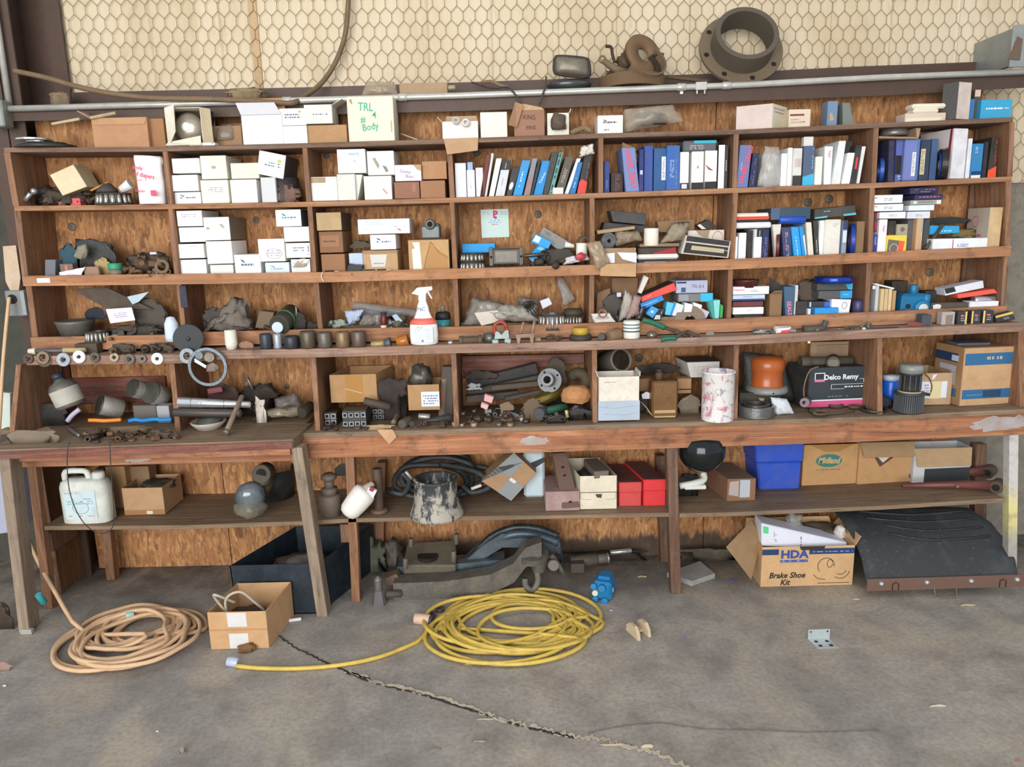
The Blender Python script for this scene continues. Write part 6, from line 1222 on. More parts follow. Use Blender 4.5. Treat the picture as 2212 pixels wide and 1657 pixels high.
bx('white carton with black end, lying tilted on the right @37',(2040,624,2124,606,2126,622,2042,639),.03,.08,'e4e6f0',None,[('p',[(0,0),(.25,0),(.28,.7),(.02,.75)],'26282a')])
bx('orange red carton lying tilted under the white one @37',(2068,636,2148,624,2156,633,2070,645),.02,.07,'f0604c')
bx('white carton lying flat at the right end @37',(2096,2158,651),.0,.06,'eff1f8',3)
rod('shiny chrome roller between the red and white cartons @37',(2102,648),(2146,647),.04,.04,9,STEEL('c8ccd0',.1,.15),'chrome_roller','roller',20)
bx('long dusty dark steel plate along the lip @37',(2012,2094,654),.01,.05,'55524e',3,m=IRON('5a5651')); lump('small white plastic caps before the steel plate @37',2024,661,-.005,18,8,WHT('e0e2e4'),'plastic_cap_pile','caps',3,.2,.02,3)
# ---------------------------------------------------------------- on the counter plank
def cpt(x,y): return on(x,y,4)
def hammer():
 a,b2 = P(62,759,-.11),P(186,756,-.09); d = b2 - a; mb = MB().cyl(a + d * .12,a + d * .62,.011,mat('5c5e60',.5,.3,.3),12,.011); h = MB().cyl(a + d * .6,b2,.012,mat('b9a37c',.8,0,.3),12,.011)
 T('mallet','grey wood-handled mallet with pale tip at the left end of the counter','mallet',[('shaft',mb),('wooden_handle',h,'pale wooden handle'),('tip',MB().cyl(a,a + d * .13,.012,WHT('d8cdbb'),14,.015))])
hammer()
def hangwasher(lab,x,y,r,ri,c,metal=.5,deep=0,nm='washer'):
 p = P(x,y,-.135); s = K(-.135); m = mat(c,.4,metal,.35,'4a3a2c',1,.2); M = TR(p) @ rotx(math.pi / 2 - .12) @ TR((0,0,-4 * s)); ps = [(nm,MB().ring(ri * s,r * s,4 * s,m,M,28))]
 ps.append(('nail',MB().cyl(p + V((0,.022,0)),p + V((0,-.012,0)),min(ri * .5,3) * s,IRON('5b4a3a'),8)))
 if deep: ps.append(('back_ring',MB().ring(r * .95 * s,r * 1.25 * s,6 * s,IRON('5e554a'),M @ TR((0,-3 * s,-6.5 * s)),28)))
 T('hanging_washer',lab,'washer',ps)
for a in [('rusty nut on the nail at the far left edge of the counter',60,775,11,5,'5b4f48'),('large brass coloured washer pair, second from the left on the counter edge',92,773,14,8,'8a7a62',.4,1),('pale bluish washer, third from the left on the counter edge',136,777,15,6,'a4afba',.4),
          ('bright white washer, fourth from the left on the counter edge',170,771,14,4,'dfe5ec',.1),('dark bolt washer behind the bright white one, counter edge',204,772,11,5,'58544f'),('tan washer hanging left of centre on the first bay edge',246,772,10,4,'a89a84',.3),
          ('dark steel washer group hanging on the counter edge',279,776,12,5,'5c5854'),('small brown washer right of the dark group, counter edge',307,775,9,3,'6a6058'),('bright white washer, rightmost on the first bay edge',339,775,13,4,'e4ecf2',.1),('grey gear washer hanging under the black grinding disc',404,769,17,8,'7d8a92',.6)]: hangwasher(*a)
lump('dark greasy blocks on the counter left of the grinding disc',345,750,-.07,52,20,IRON('4b423a',.5),'metal_blocks','metal parts',6,.5,.06,4,freq=2.6)
bx('dark iron block on the counter above the white washer',(160,208,743),-.07,.05,'4c4438',4,m=IRON('4c4438')); lump('greasy brown casting on the counter, middle of the first bay',265,753,-.08,54,24,IRON('4a4036',.5),'casting','casting',8,.4,.05,4)
disc('large black grinding disc leaning on the counter',407,731,-.10,31,9,mat('3c4245',.7,0,.2),'grinding_disc','disc',0,.05,.35,parts=lambda M,s: [('centre',MB().lathe([(0,0),(5 * s,0),(0,2 * s)],IRON('5a5a58'),M @ TR((0,0,9 * s)),14))])
def bigring():
 c = P(450,792,-.15); s = K(-.15); a = MB(); M = TR(c) @ rotx(math.pi / 2); a.ring(36 * s,43 * s,5 * s,STEEL('76818a',.3),M,44)
 q = [('hub',MB().cyl(P(430,768,-.16),P(430,768,-.14),9 * s,STEEL('6f7a7c'),18)),('hub',MB().cyl(P(452,772,-.165),P(452,772,-.145),11 * s,STEEL('7a7668'),18)),('white_tab',MB().hexa([P(420,774,-.17),P(446,790,-.17),P(444,796,-.17),P(420,782,-.17)] + [p + V((0,.003,0)) for p in (P(420,774,-.17),P(446,790,-.17),P(444,796,-.17),P(420,782,-.17))],WHT('d0dce4',.1),.0005)),('rag',MB().blob(P(458,795,-.16),(26 * s,.02,24 * s),mat('8a7a72',.9,0,.4),3,.4))]
 T('steel_ring','big thin steel ring with hubs hanging from the counter edge','ring',[('ring',a)] + q)
bigring()
tumbler('white ribbed plastic cup on the counter under the grey cloth',501,4,-.1,[(0,0),(10,0),(13,12),(12,42),(0,42)],WHT('e4e2d4',.15),'plastic_cup','cup')
lump('brown wooden wedge on the counter right of the white cup',533,750,-.08,34,20,mat('a07a62',.85,0,.3),'wooden_wedge','wedge',5,.3,.03,4,sub=2)
SOC = [(576,721,13,'37434e','blue black socket, first of the row on the counter'),(601,722,9,'b4bfcc','chrome socket between the blue black ones on the counter'),(631,726,17,'2e3844','short tilted blue black socket on the counter'),(667,714,17,'5f5a4c','olive brown socket, left of the four big ones on the counter'),
       (703,715,16,'6d6660','grey brown socket, second of the four big ones on the counter'),(742,714,16,'8a7456','rusty yellow socket, third of the four big ones on the counter'),(776,713,16,'6a5c52','dark rusty socket, rightmost of the four big ones on the counter')]
for x,yt,r,c,lab in SOC:
 hgt = {576: 33,601: 32,631: 27,667: 37,703: 34,742: 34,776: 34}[x]; tumbler(lab,x,4,-.1,[(r * .55,0),(r * .9,0),(r,3),(r,hgt - 3),(r * .9,hgt),(r * .6,hgt),(r * .55,hgt - 12),(0,hgt - 12)],mat(c,.45,.45,.45,'5a4632',1,.2),'impact_socket','socket',28,'wrench sockets lined up on the counter')
rod('pale yellow brass fitting lying right of the sockets',(802,744),(830,742),-.1,-.1,7,mat('a89c68',.5,.3,.4),'brass_fitting','fitting',14,extra=lambda A,B: [('grey_end',MB().cyl(B,B + V((.03,0,.003)),.018,mat('55585c',.5,.3,.3),16,.026))])
rod('amber plastic lens piece lying left of the spray bottle',(858,740),(882,734),-.08,-.08,12,mat('b06a1c',.25,0,.3),'amber_lens','lens',16,r2=14)
def spray():
 s = K(-.12); p = up(917,-.09,4); w = WHT('f0f1ee',.03); prof = [(0,.5),(.93,0),(1,.05),(1,.34),(.94,.44),(.75,.55),(.5,.66),(.42,.72),(.3,.8),(.3,.84)]
 def ov(M_=None): return TR(p) @ Matrix.Diagonal((1,.6,1,1))
 H_ = 100 * s; a = MB().lathe([(0,0),(26 * s,0),(30 * s,3 * s),(31 * s,20 * s),(30 * s,42 * s),(27 * s,50 * s),(19 * s,60 * s),(14 * s,72 * s),(12 * s,84 * s),(8 * s,94 * s),(8 * s,98 * s),(0,98 * s)],w,ov(),32,False)
 b2 = MB().lathe([(29.2 * s,45 * s),(30.6 * s,46 * s),(28 * s,51.5 * s),(21.5 * s,58 * s),(20 * s,58 * s)],mat('e0685c',.45,0,.05),TR(p) @ Matrix.Diagonal((1,.62,1,1)),32,False)
 Q = [p + V((-22 * s,-.0425,40 * s)),p + V((22 * s,-.0425,40 * s)),p + V((22 * s,-.0425,6 * s)),p + V((-22 * s,-.0425,6 * s))]; l = MB(); l.hexa(Q + [q + V((0,.006,0)) for q in Q],mat('dcebf2',.5,0,.03),.002)
 decals(l,Q,[('s',.1,.08,.9,.3,'9ab8cc',3),('s',.6,.4,.95,.85,'a8bcc8',6),('s',.1,.4,.5,.7,'b8d4e0',4),('r',.42,.8,.52,.95,'6a80a8'),('p',[(.2,-.03),(.35,-.05),(.3,.06),(.22,.05)],'9ad08c'),('p',[(.38,-.04),(.5,-.05),(.48,.05),(.4,.05)],'e8c060')])
 hd = MB().slab([(-22 * s,112 * s),(-10 * s,124 * s),(22 * s,126 * s),(23 * s,119 * s),(12 * s,116 * s),(8 * s,108 * s),(8 * s,98 * s),(-8 * s,98 * s),(-7 * s,108 * s)],14 * s,w,TR(p + V((0,-7 * s,0)))); tr = MB().slab([(10 * s,116 * s),(14 * s,116 * s),(22 * s,100 * s),(19 * s,100 * s)],6 * s,w,TR(p + V((0,-3 * s,0))))
 lg = MB(); lg.text('NC',TR(p + V((-2 * s,-.024,78 * s))),12 * s,mat('5a7ab0',.6,0,0))
 T('spray_bottle','white spray bottle with a red band and pale blue label standing on the counter','spray bottle',[('bottle',a),('red_band',b2,'coral red band'),('label',l,'pale blue label'),('spray_head',hd,None,[('trigger',tr)]),('logo',lg)])
spray()
rod('tiny chrome plug lying right of the spray bottle',(968,741),(978,740),-.1,-.1,5,STEEL('c0c4c8',.2,.2),'chrome_plug','plug')
rod('rusty threaded pipe nipple lying on the counter',(992,736),(1042,734),-.08,-.08,9,IRON('5b4c3a'),'pipe_nipple','pipe fitting',extra=lambda A,B: [('collar',MB().cyl(A,A + V((.018,0,0)),.022,IRON('5f5242'),14)),('collar',MB().cyl(B - V((.018,0,0)),B,.022,IRON('5f5242'),14))])
tumbler('grey steel bushing standing left of the red clamp',1058,4,-.09,[(7,0),(13,0),(13,20),(7,20),(7,0)],STEEL('7c7d7a'),'steel_bushing','bushing',24)
def clamp():
 p = cpt(1084,741); s = K(p.y); g = mat('9db0ac',.5,.2,.3); r = mat('a83c34',.5,.1,.4); a = MB(); torus(a,p + V((-.005,0,33 * s)),13 * s,4 * s,r,rotx(math.pi / 2),24,8,.62); u = MB().tube([p + V((-13 * s - .005,0,33 * s)),p + V((-15 * s,0,18 * s))],4 * s,r).tube([p + V((13 * s - .005,0,33 * s)),p + V((15 * s,0,18 * s))],4 * s,r)
 b2 = MB().slab([(-16 * s,10 * s),(16 * s,10 * s),(15 * s,28 * s),(9 * s,28 * s),(0,18 * s),(-8 * s,26 * s),(-13 * s,26 * s)],.03,g,TR(p + V((0,-.015,0)))); n1 = MB().box(p + V((-14 * s,0,4 * s)),(14 * s,.03,9 * s),g,None,.003); n2 = MB().box(p + V((13 * s,0,5 * s)),(14 * s,.03,10 * s),g,roty(.2),.003)
 T('wire_rope_clamp','red U bolt cable clamp with a grey saddle on the counter','clamp',[('u_bolt',a,'red bolt'),('bolt_legs',u),('saddle',b2),('nut',n1),('nut',n2)])
clamp()
def yoke():
 p = cpt(1136,741); s = K(p.y); m = mat('9c8676',.6,.2,.5,'5a3f30',1,.4); a = MB().slab([(-18 * s,0),(-14 * s,0),(-11 * s,14 * s),(8 * s,14 * s),(11 * s,0),(15 * s,0),(18 * s,22 * s),(-22 * s,20 * s)],.035,m,TR(p + V((0,-.02,0)))); b2 = MB().tube([p + V((-12 * s,0,20 * s)),p + V((-4 * s,.01,45 * s))],3 * s,m); c = MB().tube([p + V((14 * s,0,20 * s)),p + V((20 * s,.01,48 * s))],[4 * s,3 * s],m)
 T('universal_joint_yoke','rusty forked yoke with two prongs up, right of the red clamp','yoke',[('fork',a),('prong',b2),('prong',c)])
yoke()
bx('small square tan nut on the counter after the yoke',(1156,1168,730),-.09,.02,'9c8c78',4); rod('thin dark rod lying on the counter behind the nut',(1180,738),(1232,738),-.06,-.06,4,IRON('4a4038'),'dark_rod','rod')
tumbler('short black tin with yellow paint rim on the counter',1254,4,-.07,[(0,0),(24,0),(24,10),(18,11),(18,12),(0,12)],IRON('3e3c36'),'painted_tin','tin',28,parts=[('yellow_lid',[(0,12),(17,12),(17,26),(0,26)],mat('c9a83c',.6,0,.5,'3a3020'),'yellow painted lid')])
rod('black rubber plug lying end on, right of the yellow tin',(1299,728),(1300,727),-.12,-.08,8,RUB('33352f'),'rubber_plug','plug',18)
rod('brown wooden cup lying on its side on the counter',(1314,727),(1336,722),-.09,-.06,11,mat('8a6e54',.8,0,.4),'wooden_cup','cup',18,r2=15)
tumbler('small white food can with grey print on the counter',1364,4,-.07,[(0,0),(17,0),(18,2),(18,36),(17,38),(0,38)],WHT('e4e6dc',.1),'food_can','can',28,parts=[('print',[(18.2,14),(18.3,14.5),(18.3,17),(18.2,17.5)],mat('5a6a78',.6,0,.1)),('print',[(18.2,22),(18.3,22.5),(18.3,24),(18.2,24.5)],mat('5a6a78',.6,0,.1)),('print',[(18.2,29),(18.3,29.5),(18.3,31),(18.2,31.5)],mat('5a6a78',.6,0,.1))])
S('steel_ball','dusty shiny steel ball egg on the counter right of the white can','ball',MB().sphere(P(1408,724,-.08),11 * K(-.08),mat('8e8272',.2,.6,.4),20,(1.05,1,.95)))
def pliers():
 g = mat('17694f',.5,0,.2); k = IRON('4c4236',.5); J = P(1462,716,-.11); a = MB().tube(smoothpath([P(1388,691,-.12),P(1410,697,-.12),P(1436,708,-.12)],4),.012,g,8); b2 = MB().tube(smoothpath([P(1428,734,-.13),P(1442,731,-.13),P(1460,731,-.13)],4),[.011] * 9,g,8)
 c = MB().tube([P(1434,707,-.12),J,P(1490,730,-.11)],.008,k,8); d = MB().tube([P(1458,731,-.13),P(1470,722,-.11),P(1486,716,-.11)],.008,k,8); e = MB().cyl(J + V((0,-.012,0)),J + V((0,.012,0)),.011,k,14); f = MB().tube([P(1484,716,-.11),P(1506,726,-.11),P(1514,730,-.11)],[.009,.008,.004],k,8)
 T('pliers','pliers with dark green grips lying open on the counter','pliers',[('grip',a,'green grip'),('grip',b2,'green grip'),('arm',c),('arm',d),('pivot',e),('jaw',f)])
pliers()
bx('dark carton scrap with pink print beyond the pliers',(1484,1510,722),-.1,.02,'5a4450',4,[('p',[(.1,.9),(.8,.1),(.9,.4),(.4,.95)],'d8809c')]); lump('small glass bulb piece on the counter, fifth bay end',1534,724,-.09,18,11,mat('8f8b84',.25,.2,.3),'glass_piece','glass',3,.2,.03,4)
lump('silver bolts scattered left of the red and white pack',1648,717,-.1,44,9,STEEL('a4a6a6',.3),'silver_bolts','bolts',12,.7,.03,4,freq=4); bx('red and white spark plug pack on the counter',(1676,1709,706),-.1,.03,'e2e4ea',4,[('p',[(.4,.6),(.95,.5),(1,1),(.3,1)],'d84850'),('p',[(0,.1),(.9,0),(.9,.12),(0,.2)],'b03a44'),('r',0,.15,.1,1,'d8c8a0')])
rod('greasy link shaft lying on the counter, sixth bay',(1738,712),(1778,709),-.08,-.08,8,IRON('55504a'),'link_shaft','shaft',extra=lambda A,B: [('stub',MB().cyl(B + V((0,0,0)),B + V((.012,0,.035)),.013,IRON('4a5550'),12)),('cap_end',MB().cyl(A - V((.008,0,0)),A,.02,IRON('4f4a44'),14))])
lump('small dark stone on the counter left of the thin black rod',1834,708,-.09,20,8,IRON('4a443e'),'dark_lump','lump',3,.3,.03,4); rod('thin black rod with a pale knob lying on the counter',(1866,711),(1940,708),-.1,-.1,2.4,RUB(),'thin_rod','rod',extra=lambda A,B: [('knob',MB().sphere(A,.009,WHT('cfd0d0')))])
lump('dusty red rag beside the first small carton on the counter',1978,703,-.09,32,12,mat('8a4a48',.9,0,.3),'red_rag','rag',5,.4,.04,4)
bx('small slate blue carton, leftmost in the row at the counter end',(1993,2014,680),-.09,.05,'3f4a54',4,[],side=('r','cfd0d2')); bx('small silvery foil carton in the row at the counter end',(2036,2064,674),-.09,.04,'b3aaa8',4,[('p',[(.3,.25),(.85,.2),(.8,.95),(.3,.95)],'8a7c74')])
PK = lambda s_: [('r',0 if s_ else .8,0,.18 if s_ else 1,1,'e8c870'),('p',[(.3,.25),(.7,.3),(.65,.42),(.35,.4)],'d87080'),('s',.35,.48,.75,.8,'b8bcc4',2)]
for q,s_,lab in (((2070,2090,673),0,'small black carton with a yellow right edge, counter end'),((2100,2120,672),1,'small black carton with yellow left edge, centre of the row at the counter end'),((2125,2148,671),1,'small black carton with a wide cream edge, counter end')): bx(lab,q,-.09,.05,'2a2f38',4,PK(s_))
bx('small black carton tilted over, last in the row at the counter end',(2150,683,2187,673,2194,690,2153,697),-.09,.04,'2c3036',4,[('p',[(0,0),(1,0),(1,.28),(0,.3)],'e0c060'),('s',.4,.5,.7,.8,'c0c4cc',2)])
bx('tiny white tag stapled to the counter edge, sixth bay',(1745,1751,737,742),-.127,.002,'e0d0a8',None,name='tag',cat='tag')
heap('@36',1722,1770,30,.05,.12,3,12,'r',8,1)
heap('@35',1300,1350,20,.04,.1,3,8,'p',7,1)
heap('on the left counter',240,395,5,-.1,-.05,4,14,'d',7,1)
heap('on the middle counter',1180,1345,2,-.1,-.04,4,9,'r',5,1)
heap('on the right counter',1625,1900,2,-.11,-.04,4,12,'s',4,1)

for x,y,rr_,w in ((553,475,7,'second row second bay'),(1162,463,8,'second row fourth bay'),(1380,773,9,'bench row fifth bay'),(1745,437,9,'second row sixth bay, left one'),(1790,430,9,'second row sixth bay, right one'),(2008,588,9,'third row seventh bay'),(705,336,7,'top row third bay'),(1030,330,8,'top row fourth bay'),(620,835,6,'bench row second bay'),(156,490,9,'second row first bay')):
 T('roofing_washer','grey washer nailed to the strand board, ' + w,'washer',[('disc',MB().lathe([(0,0),(rr_ * K(YB),0),(rr_ * K(YB),.003),(0,.004)],mat('7c7468',.7,.2,.4),TR(P(x,y,YB - .0005)) @ rotx(math.pi / 2),18)),('nail_head',MB().lathe([(0,0),(.004,0),(.004,.006),(0,.007)],IRON('55504a'),TR(P(x,y,YB - .0005)) @ rotx(math.pi / 2),10))])
bx('small white paper tag on the lip board at the left',(79,107,601,611),-.0215,.002,'f2f0ee',None,name='tag',cat='tag',bev=.0002)
path([(697,588,-.035),(694,598,-.03),(700,608,-.03)],.0022,WHT('d8dcde'),'bent white wire hooked on the lip board by the third bay','wire_hook','wire',5,4)

# ---------------------------------------------------------------- bench row,first and second bay (on the table and planks)
def bp(x,y,k=5): return on(x,y,k)
def yof(x,y,k): return on(x,y,k).y
def bottle():
 a,b2 = P(152,880,-.06),P(140,832,-.02); d = b2 - a; m = mat('6c6c66',.4,.2,.4); s = K(-.05)
 T('oil_bottle',LB('grey oil bottle with blue black cap leaning on the left @51'),'bottle',[('bottle',MB().lathe([(0,0),(28 * s,0),(30 * s,4 * s),(30 * s,46 * s),(24 * s,56 * s),(11 * s,62 * s),(11 * s,66 * s),(0,66 * s)],m,TR(P(156,878,-.05)) @ roty(-.32),28)),('label',MB().lathe([(30.4 * s,8 * s),(30.6 * s,9 * s),(30.6 * s,42 * s),(30.4 * s,43 * s)],WHT('b9b9b0',.5),TR(P(156,878,-.05)) @ roty(-.32),28),'pale torn label'),('cap',MB().lathe([(0,66 * s),(12 * s,66 * s),(12 * s,78 * s),(0,80 * s)],mat('23304a',.5),TR(P(156,878,-.05)) @ roty(-.32),20),'blue black cap')])
bottle()
lump('black plastic tray heap in the left corner @51',106,893,.0,80,46,RUB('222323'),'black_tray','tray',5,.3,.16,'t')
for x1,y1,x2,y2,r,lab in ((216,874,262,884,22,'dusty white labelled can lying in the centre @51'),(286,838,316,846,20,'dusty can with grey label lying behind, upper right @51'),(326,848,350,856,24,'dented can with a torn tan label, far right @51')):
 rod(lab,(x1,y1),(x2,y2),.04,.1,r,mat('a5a49c',.55,.2,.6,'4a443c'),'oil_can','can',26,extra=lambda A,B: [('rim',MB().cyl(A - (B - A) * .06,A,r * K(.04) * 1.03,STEEL('77756e'),26))])
bx('low grey box under the dented cans @51',(286,336,876),.03,.08,'6b6662','t'); bx('small whitish box at the divider @51',(337,364,877),.0,.06,'aeb1b6','t')
def handle(lab,pts,r,c,nm='gripped_tool'):
 q = [P(x,y,-.08) for x,y in pts]; S(nm,LB(lab),'tool',MB().tube(smoothpath(q,4),r,mat(c,.4,0,.12),10))
handle('orange plastic tool handle lying @51',[(192,908),(206,908),(225,909),(245,908),(262,907)],.009,'f09030'); handle('bright blue tool handle lying right of the orange one @51',[(279,910),(292,907),(310,909),(335,906),(352,908),(371,906)],.010,'2090dc')
handle('pale lilac handle standing against the grey bottle @51',[(146,910),(156,897),(172,884)],.011,'c4c0d8')
lump('flat grey brown bracket lying at the left end of the table',70,940,-.3,120,22,mat('857868',.8,0,.5,'5a4c3c',1,.4),'flat_bracket','bracket',6,.3,.09,'t'); lump('rusty hinge piece lying on the flat bracket',98,930,-.3,34,14,IRON('5f4a3a'),'hinge','hinge',4,.5,.04)
def tool(lab,pts,r,c,nm,k='t',cat='tool',metal=.6,ex=None):
 q = [bp(x,y,k) + V((0,0,max(r) + .001)) for x,y in pts]; mb = MB().tube(smoothpath(q,4),[r[min(len(r) - 1,int(i / (4 * (len(q) - 1) + 1) * len(r)))] for i in range(4 * (len(q) - 1) + 1)],mat(c,.35,metal,.4,'4a3c30',1,.2),8)
 if ex: T(nm,LB(lab),cat,[('body',mb)] + ex(q))
 else: S(nm,LB(lab),cat,mb)
tool('shiny jointed wrench lying at the front of the table, first bay',[(144,925),(156,936),(172,946)],[.006,.009,.007],'9a9c9e','wrench'); tool('black curved blade tool at the front of the table, first bay',[(182,950),(205,952),(226,940)],[.008,.014,.008],'2a2c30','blade_tool',metal=.3)
tool('small chrome adaptor on the table front, first bay',[(242,941),(258,940)],[.009],'c4ccd8','chrome_adaptor'); lump('dark greasy fittings on the table near the divider, first bay',346,940,-.28,56,24,IRON('4a3f36',.6),'fittings','fittings',44,.7,.09,'t',freq=3)
lump('small brown screws and clutter scattered on the table, first bay',270,925,-.22,120,9,IRON('6a5844',.6),'screws','screws',55,.7,.07,'t',freq=4.5)
lump('red and black gearbox-like unit behind the chrome tube @52',482,850,.08,70,46,IRON('4a3436',.4),'gearbox','machine part',11,.35,.14,'t',extra=lambda p,s: [('red_plate',MB().box(p + V((-.01,-.065,.03)),(.07,.01,.025),mat('8a3a44',.5,0,.4),roty(-.15)))])
lump('black greasy mechanism with cables @52',560,852,.1,84,46,IRON('231f1d',.4),'black_mechanism','machine part',17,.6,.13,'t',freq=2.2,extra=lambda p,s: [('lever',MB().cyl(P(546,842,.08),P(534,815,.08),3.5 * s,STEEL('7d8890'),8))])
rod('long bright chrome tube lying across the table @52',(386,869),(540,874),-.12,-.1,12.5,STEEL('e4eaec',.1,.12),'chrome_tube','tube',28,r2=7,extra=lambda A,B: [('ring_mark',MB().cyl(A + (B - A) * .18,A + (B - A) * .19,.0255,STEEL('9aa4a8'),24)),('ring_mark',MB().cyl(A + (B - A) * .64,A + (B - A) * .65,.021,STEEL('9aa4a8'),24))])
rod('dark grey tube lying in front of the chrome one @52',(376,891),(520,893),-.16,-.15,9,mat('504c4a',.5,.3,.4),'dark_tube','tube',18)
def stick():
 a,b2 = bp(488,943,'t'),P(523,856,-.08); mb = MB().cyl(a + V((0,0,.012)),b2,.0115,mat('8c7c68',.8,0,.4),12); T('wooden_bar','grey weathered wooden handle propped on the chrome tube','bar',[('shaft',mb),('metal_end',MB().cyl(a + V((-.001,-.002,.012)),a + V((.004,.012,.022)),.0145,STEEL('9a958a'),12))])
stick()
def dish():
 p = bp(452,925,'t'); s = K(p.y); a = MB().lathe([(24 * s,0),(30 * s,6 * s),(38 * s,16 * s),(36 * s,18 * s),(26 * s,8 * s),(22 * s,3 * s),(24 * s,0)],mat('c5bcb4',.4,.1,.5,'8a6a60'),TR(p) @ Matrix.Diagonal((1,1.1,1,1)),32,False); b2 = MB().lathe([(0,12 * s),(25 * s,11 * s),(26 * s,15 * s),(0,18 * s)],mat('6a716c',.3,.2,.4),TR(p + V((0,.02,.01))) @ rotx(.35),28)
 T('lamp_part_ring','white enamel lamp ring with a grey lens lying on the table','lamp part',[('ring',a),('lens',b2,'grey lens')])
dish()
lump('white broken ceramic piece standing behind the dark tube @52',562,882,-.04,24,42,WHT('cfc8bc',.4),'ceramic_piece','ceramic',6,.6,.03,'t'); crumple('grey plastic bag lying at the back right @52',[(592,862),(640,848),(654,880),(596,888)],.06,plastic_film('8d8680',.8),'plastic_bag','bag',19,.01,bulge=.04,k='t')
crumple('yellowish dusty plastic bag along the table back edge @52',[(574,884),(648,876),(652,898),(572,902)],-.0,plastic_film('9c907a',.85),'plastic_bag','bag',29,.01,bulge=.04,k='t'); rod('black pipe elbow end beside the divider @52',(650,892),(672,878),-.02,.06,13,IRON('2f2c2a'),'pipe_elbow','pipe',20)
# third bay
openbox('large open empty cardboard box @53',(711,812,809,869),-.02,.22,'b68a58',5,[],[('r',.33,.02,.7,.98,'b07f3c',.1),('k',[[(.32,.5),(.68,.68)]],'d8c4a4',.002)],dx=.045,th=.005)
lump('pair of dark brown work gloves slumped against the big box @53',848,848,-.01,62,66,mat('352d2c',.9,0,.3,'6a605a',1,.6),'work_gloves','gloves',13,.5,.12,5,freq=2.0)
openbox('smaller cardboard box with a white shipping label @53',(880,948,831,886),-.03,.17,'b28658',5,[],[('r',.42,.28,1,.86,'dfe6f2',.03),('s',.48,.4,.95,.8,'7a8090',4)],content=lambda Q,d: [('dark_bag',MB().blob((Q[0] + Q[1]) / 2 + V((-.02,.08,.02)),(.1,.09,.13),mat('45433e',.3,0,.4,'8a867c'),8,.4))])
def tall():
 a = bp(964,898); s = K(a.y); t = P(970,792,a.y + .02); Q = [P(955,792,a.y),P(978,792,a.y),P(979,900,a.y),P(946,900,a.y)]; Q[2].z = Q[3].z = a.z; mb = MB().hexa(Q + [p + V((0,.05,0)) for p in Q],mat('565048',.7,0,.4),.003); decals(mb,Q,[('r',.05,.25,.4,1,'8c7a6c',.4),('s',.1,.5,.34,.95,'c8684c',1,True)]); S('tall_carton',LB('tall grey tube carton with orange print leaning on the divider @53'),'box',mb)
tall()
def cells(lab,x,y,nx,nz,w,h,seed,dk='4a4a48'):
 p = bp(x,y); s = K(p.y); m = STEEL(dk,.5,.5); f = STEEL('8a9097',.4,.4); ps = []; a = MB().box(p + V((nx * w * s / 2,.05,nz * h * s / 2)),(nx * w * s,.1,nz * h * s),m,None,.003); ps.append(('block',a))
 for i in range(nx):
  for j in range(nz):
   c = p + V(((i + .5) * w * s,-.002,(j + .5) * h * s)); fr = MB().lathe([(w * s * .32,0),(w * s * .56,0),(w * s * .56,.006),(w * s * .32,.006),(w * s * .32,0)],f,TR(c) @ rotx(math.pi / 2) @ rotz(math.pi / 4),4,False,False); fr.box(c,(w * s * .5,.002,h * s * .5),mat('141414',.8,0,0),None,0); ps.append(('square_end',fr))
 T('steel_block',LB(lab),'metal part',ps)
cells('block of square steel tube ends, the larger cluster @53',741,925,4,2,13.5,20,1); cells('second cluster of square steel tube ends, further back @53',806,907,5,2,11,13,2); cells('small dusty square steel blocks left of the clusters @53',702,920,2,2,14,15,3,'5c5448')
rod('dark round bar lying across the big box foot @53',(786,866),(842,880),-.1,-.08,9,IRON('4a433c'),'round_bar','bar'); tool('flat wooden handled scraper standing among the clusters @53',[(850,922),(862,900),(874,884)],[.012,.016,.01],'8a7a64','scraper',5,metal=0); rod('grey brown round stub lying near the edge @53',(868,917),(884,908),-.17,-.1,10,IRON('57504a'),'bar_stub','bar')
rod('bright metal sleeve lying in front of the smaller box @53',(904,899),(929,901),-.12,-.12,6.5,STEEL('b5b1a6',.3),'metal_sleeve','sleeve'); rod('black conical nozzle lying left of the divider @53',(915,910),(974,902),-.14,-.12,2.5,RUB('26282a'),'black_nozzle','nozzle',r2=10)
lump('tan wood chips and dirt at the bench edge @53',818,921,-.19,60,7,mat('b39a78',.9,0,.4),'wood_chips','chips',14,.7,.03,5,freq=4)
p = [P(x,y,-.204) for x,y in ((814,928),(848,928),(857,944),(841,960),(830,948))]; S('cardboard_scrap','torn tan cardboard scrap hanging over the bench edge below the third bay','cardboard',MB().add(p + [q + V((0,.003,0)) for q in p],[(4,3,2,1,0),(5,6,7,8,9)] + [(i,(i + 1) % 5,(i + 1) % 5 + 5,i + 5) for i in range(5)],CARD('c99c72')))
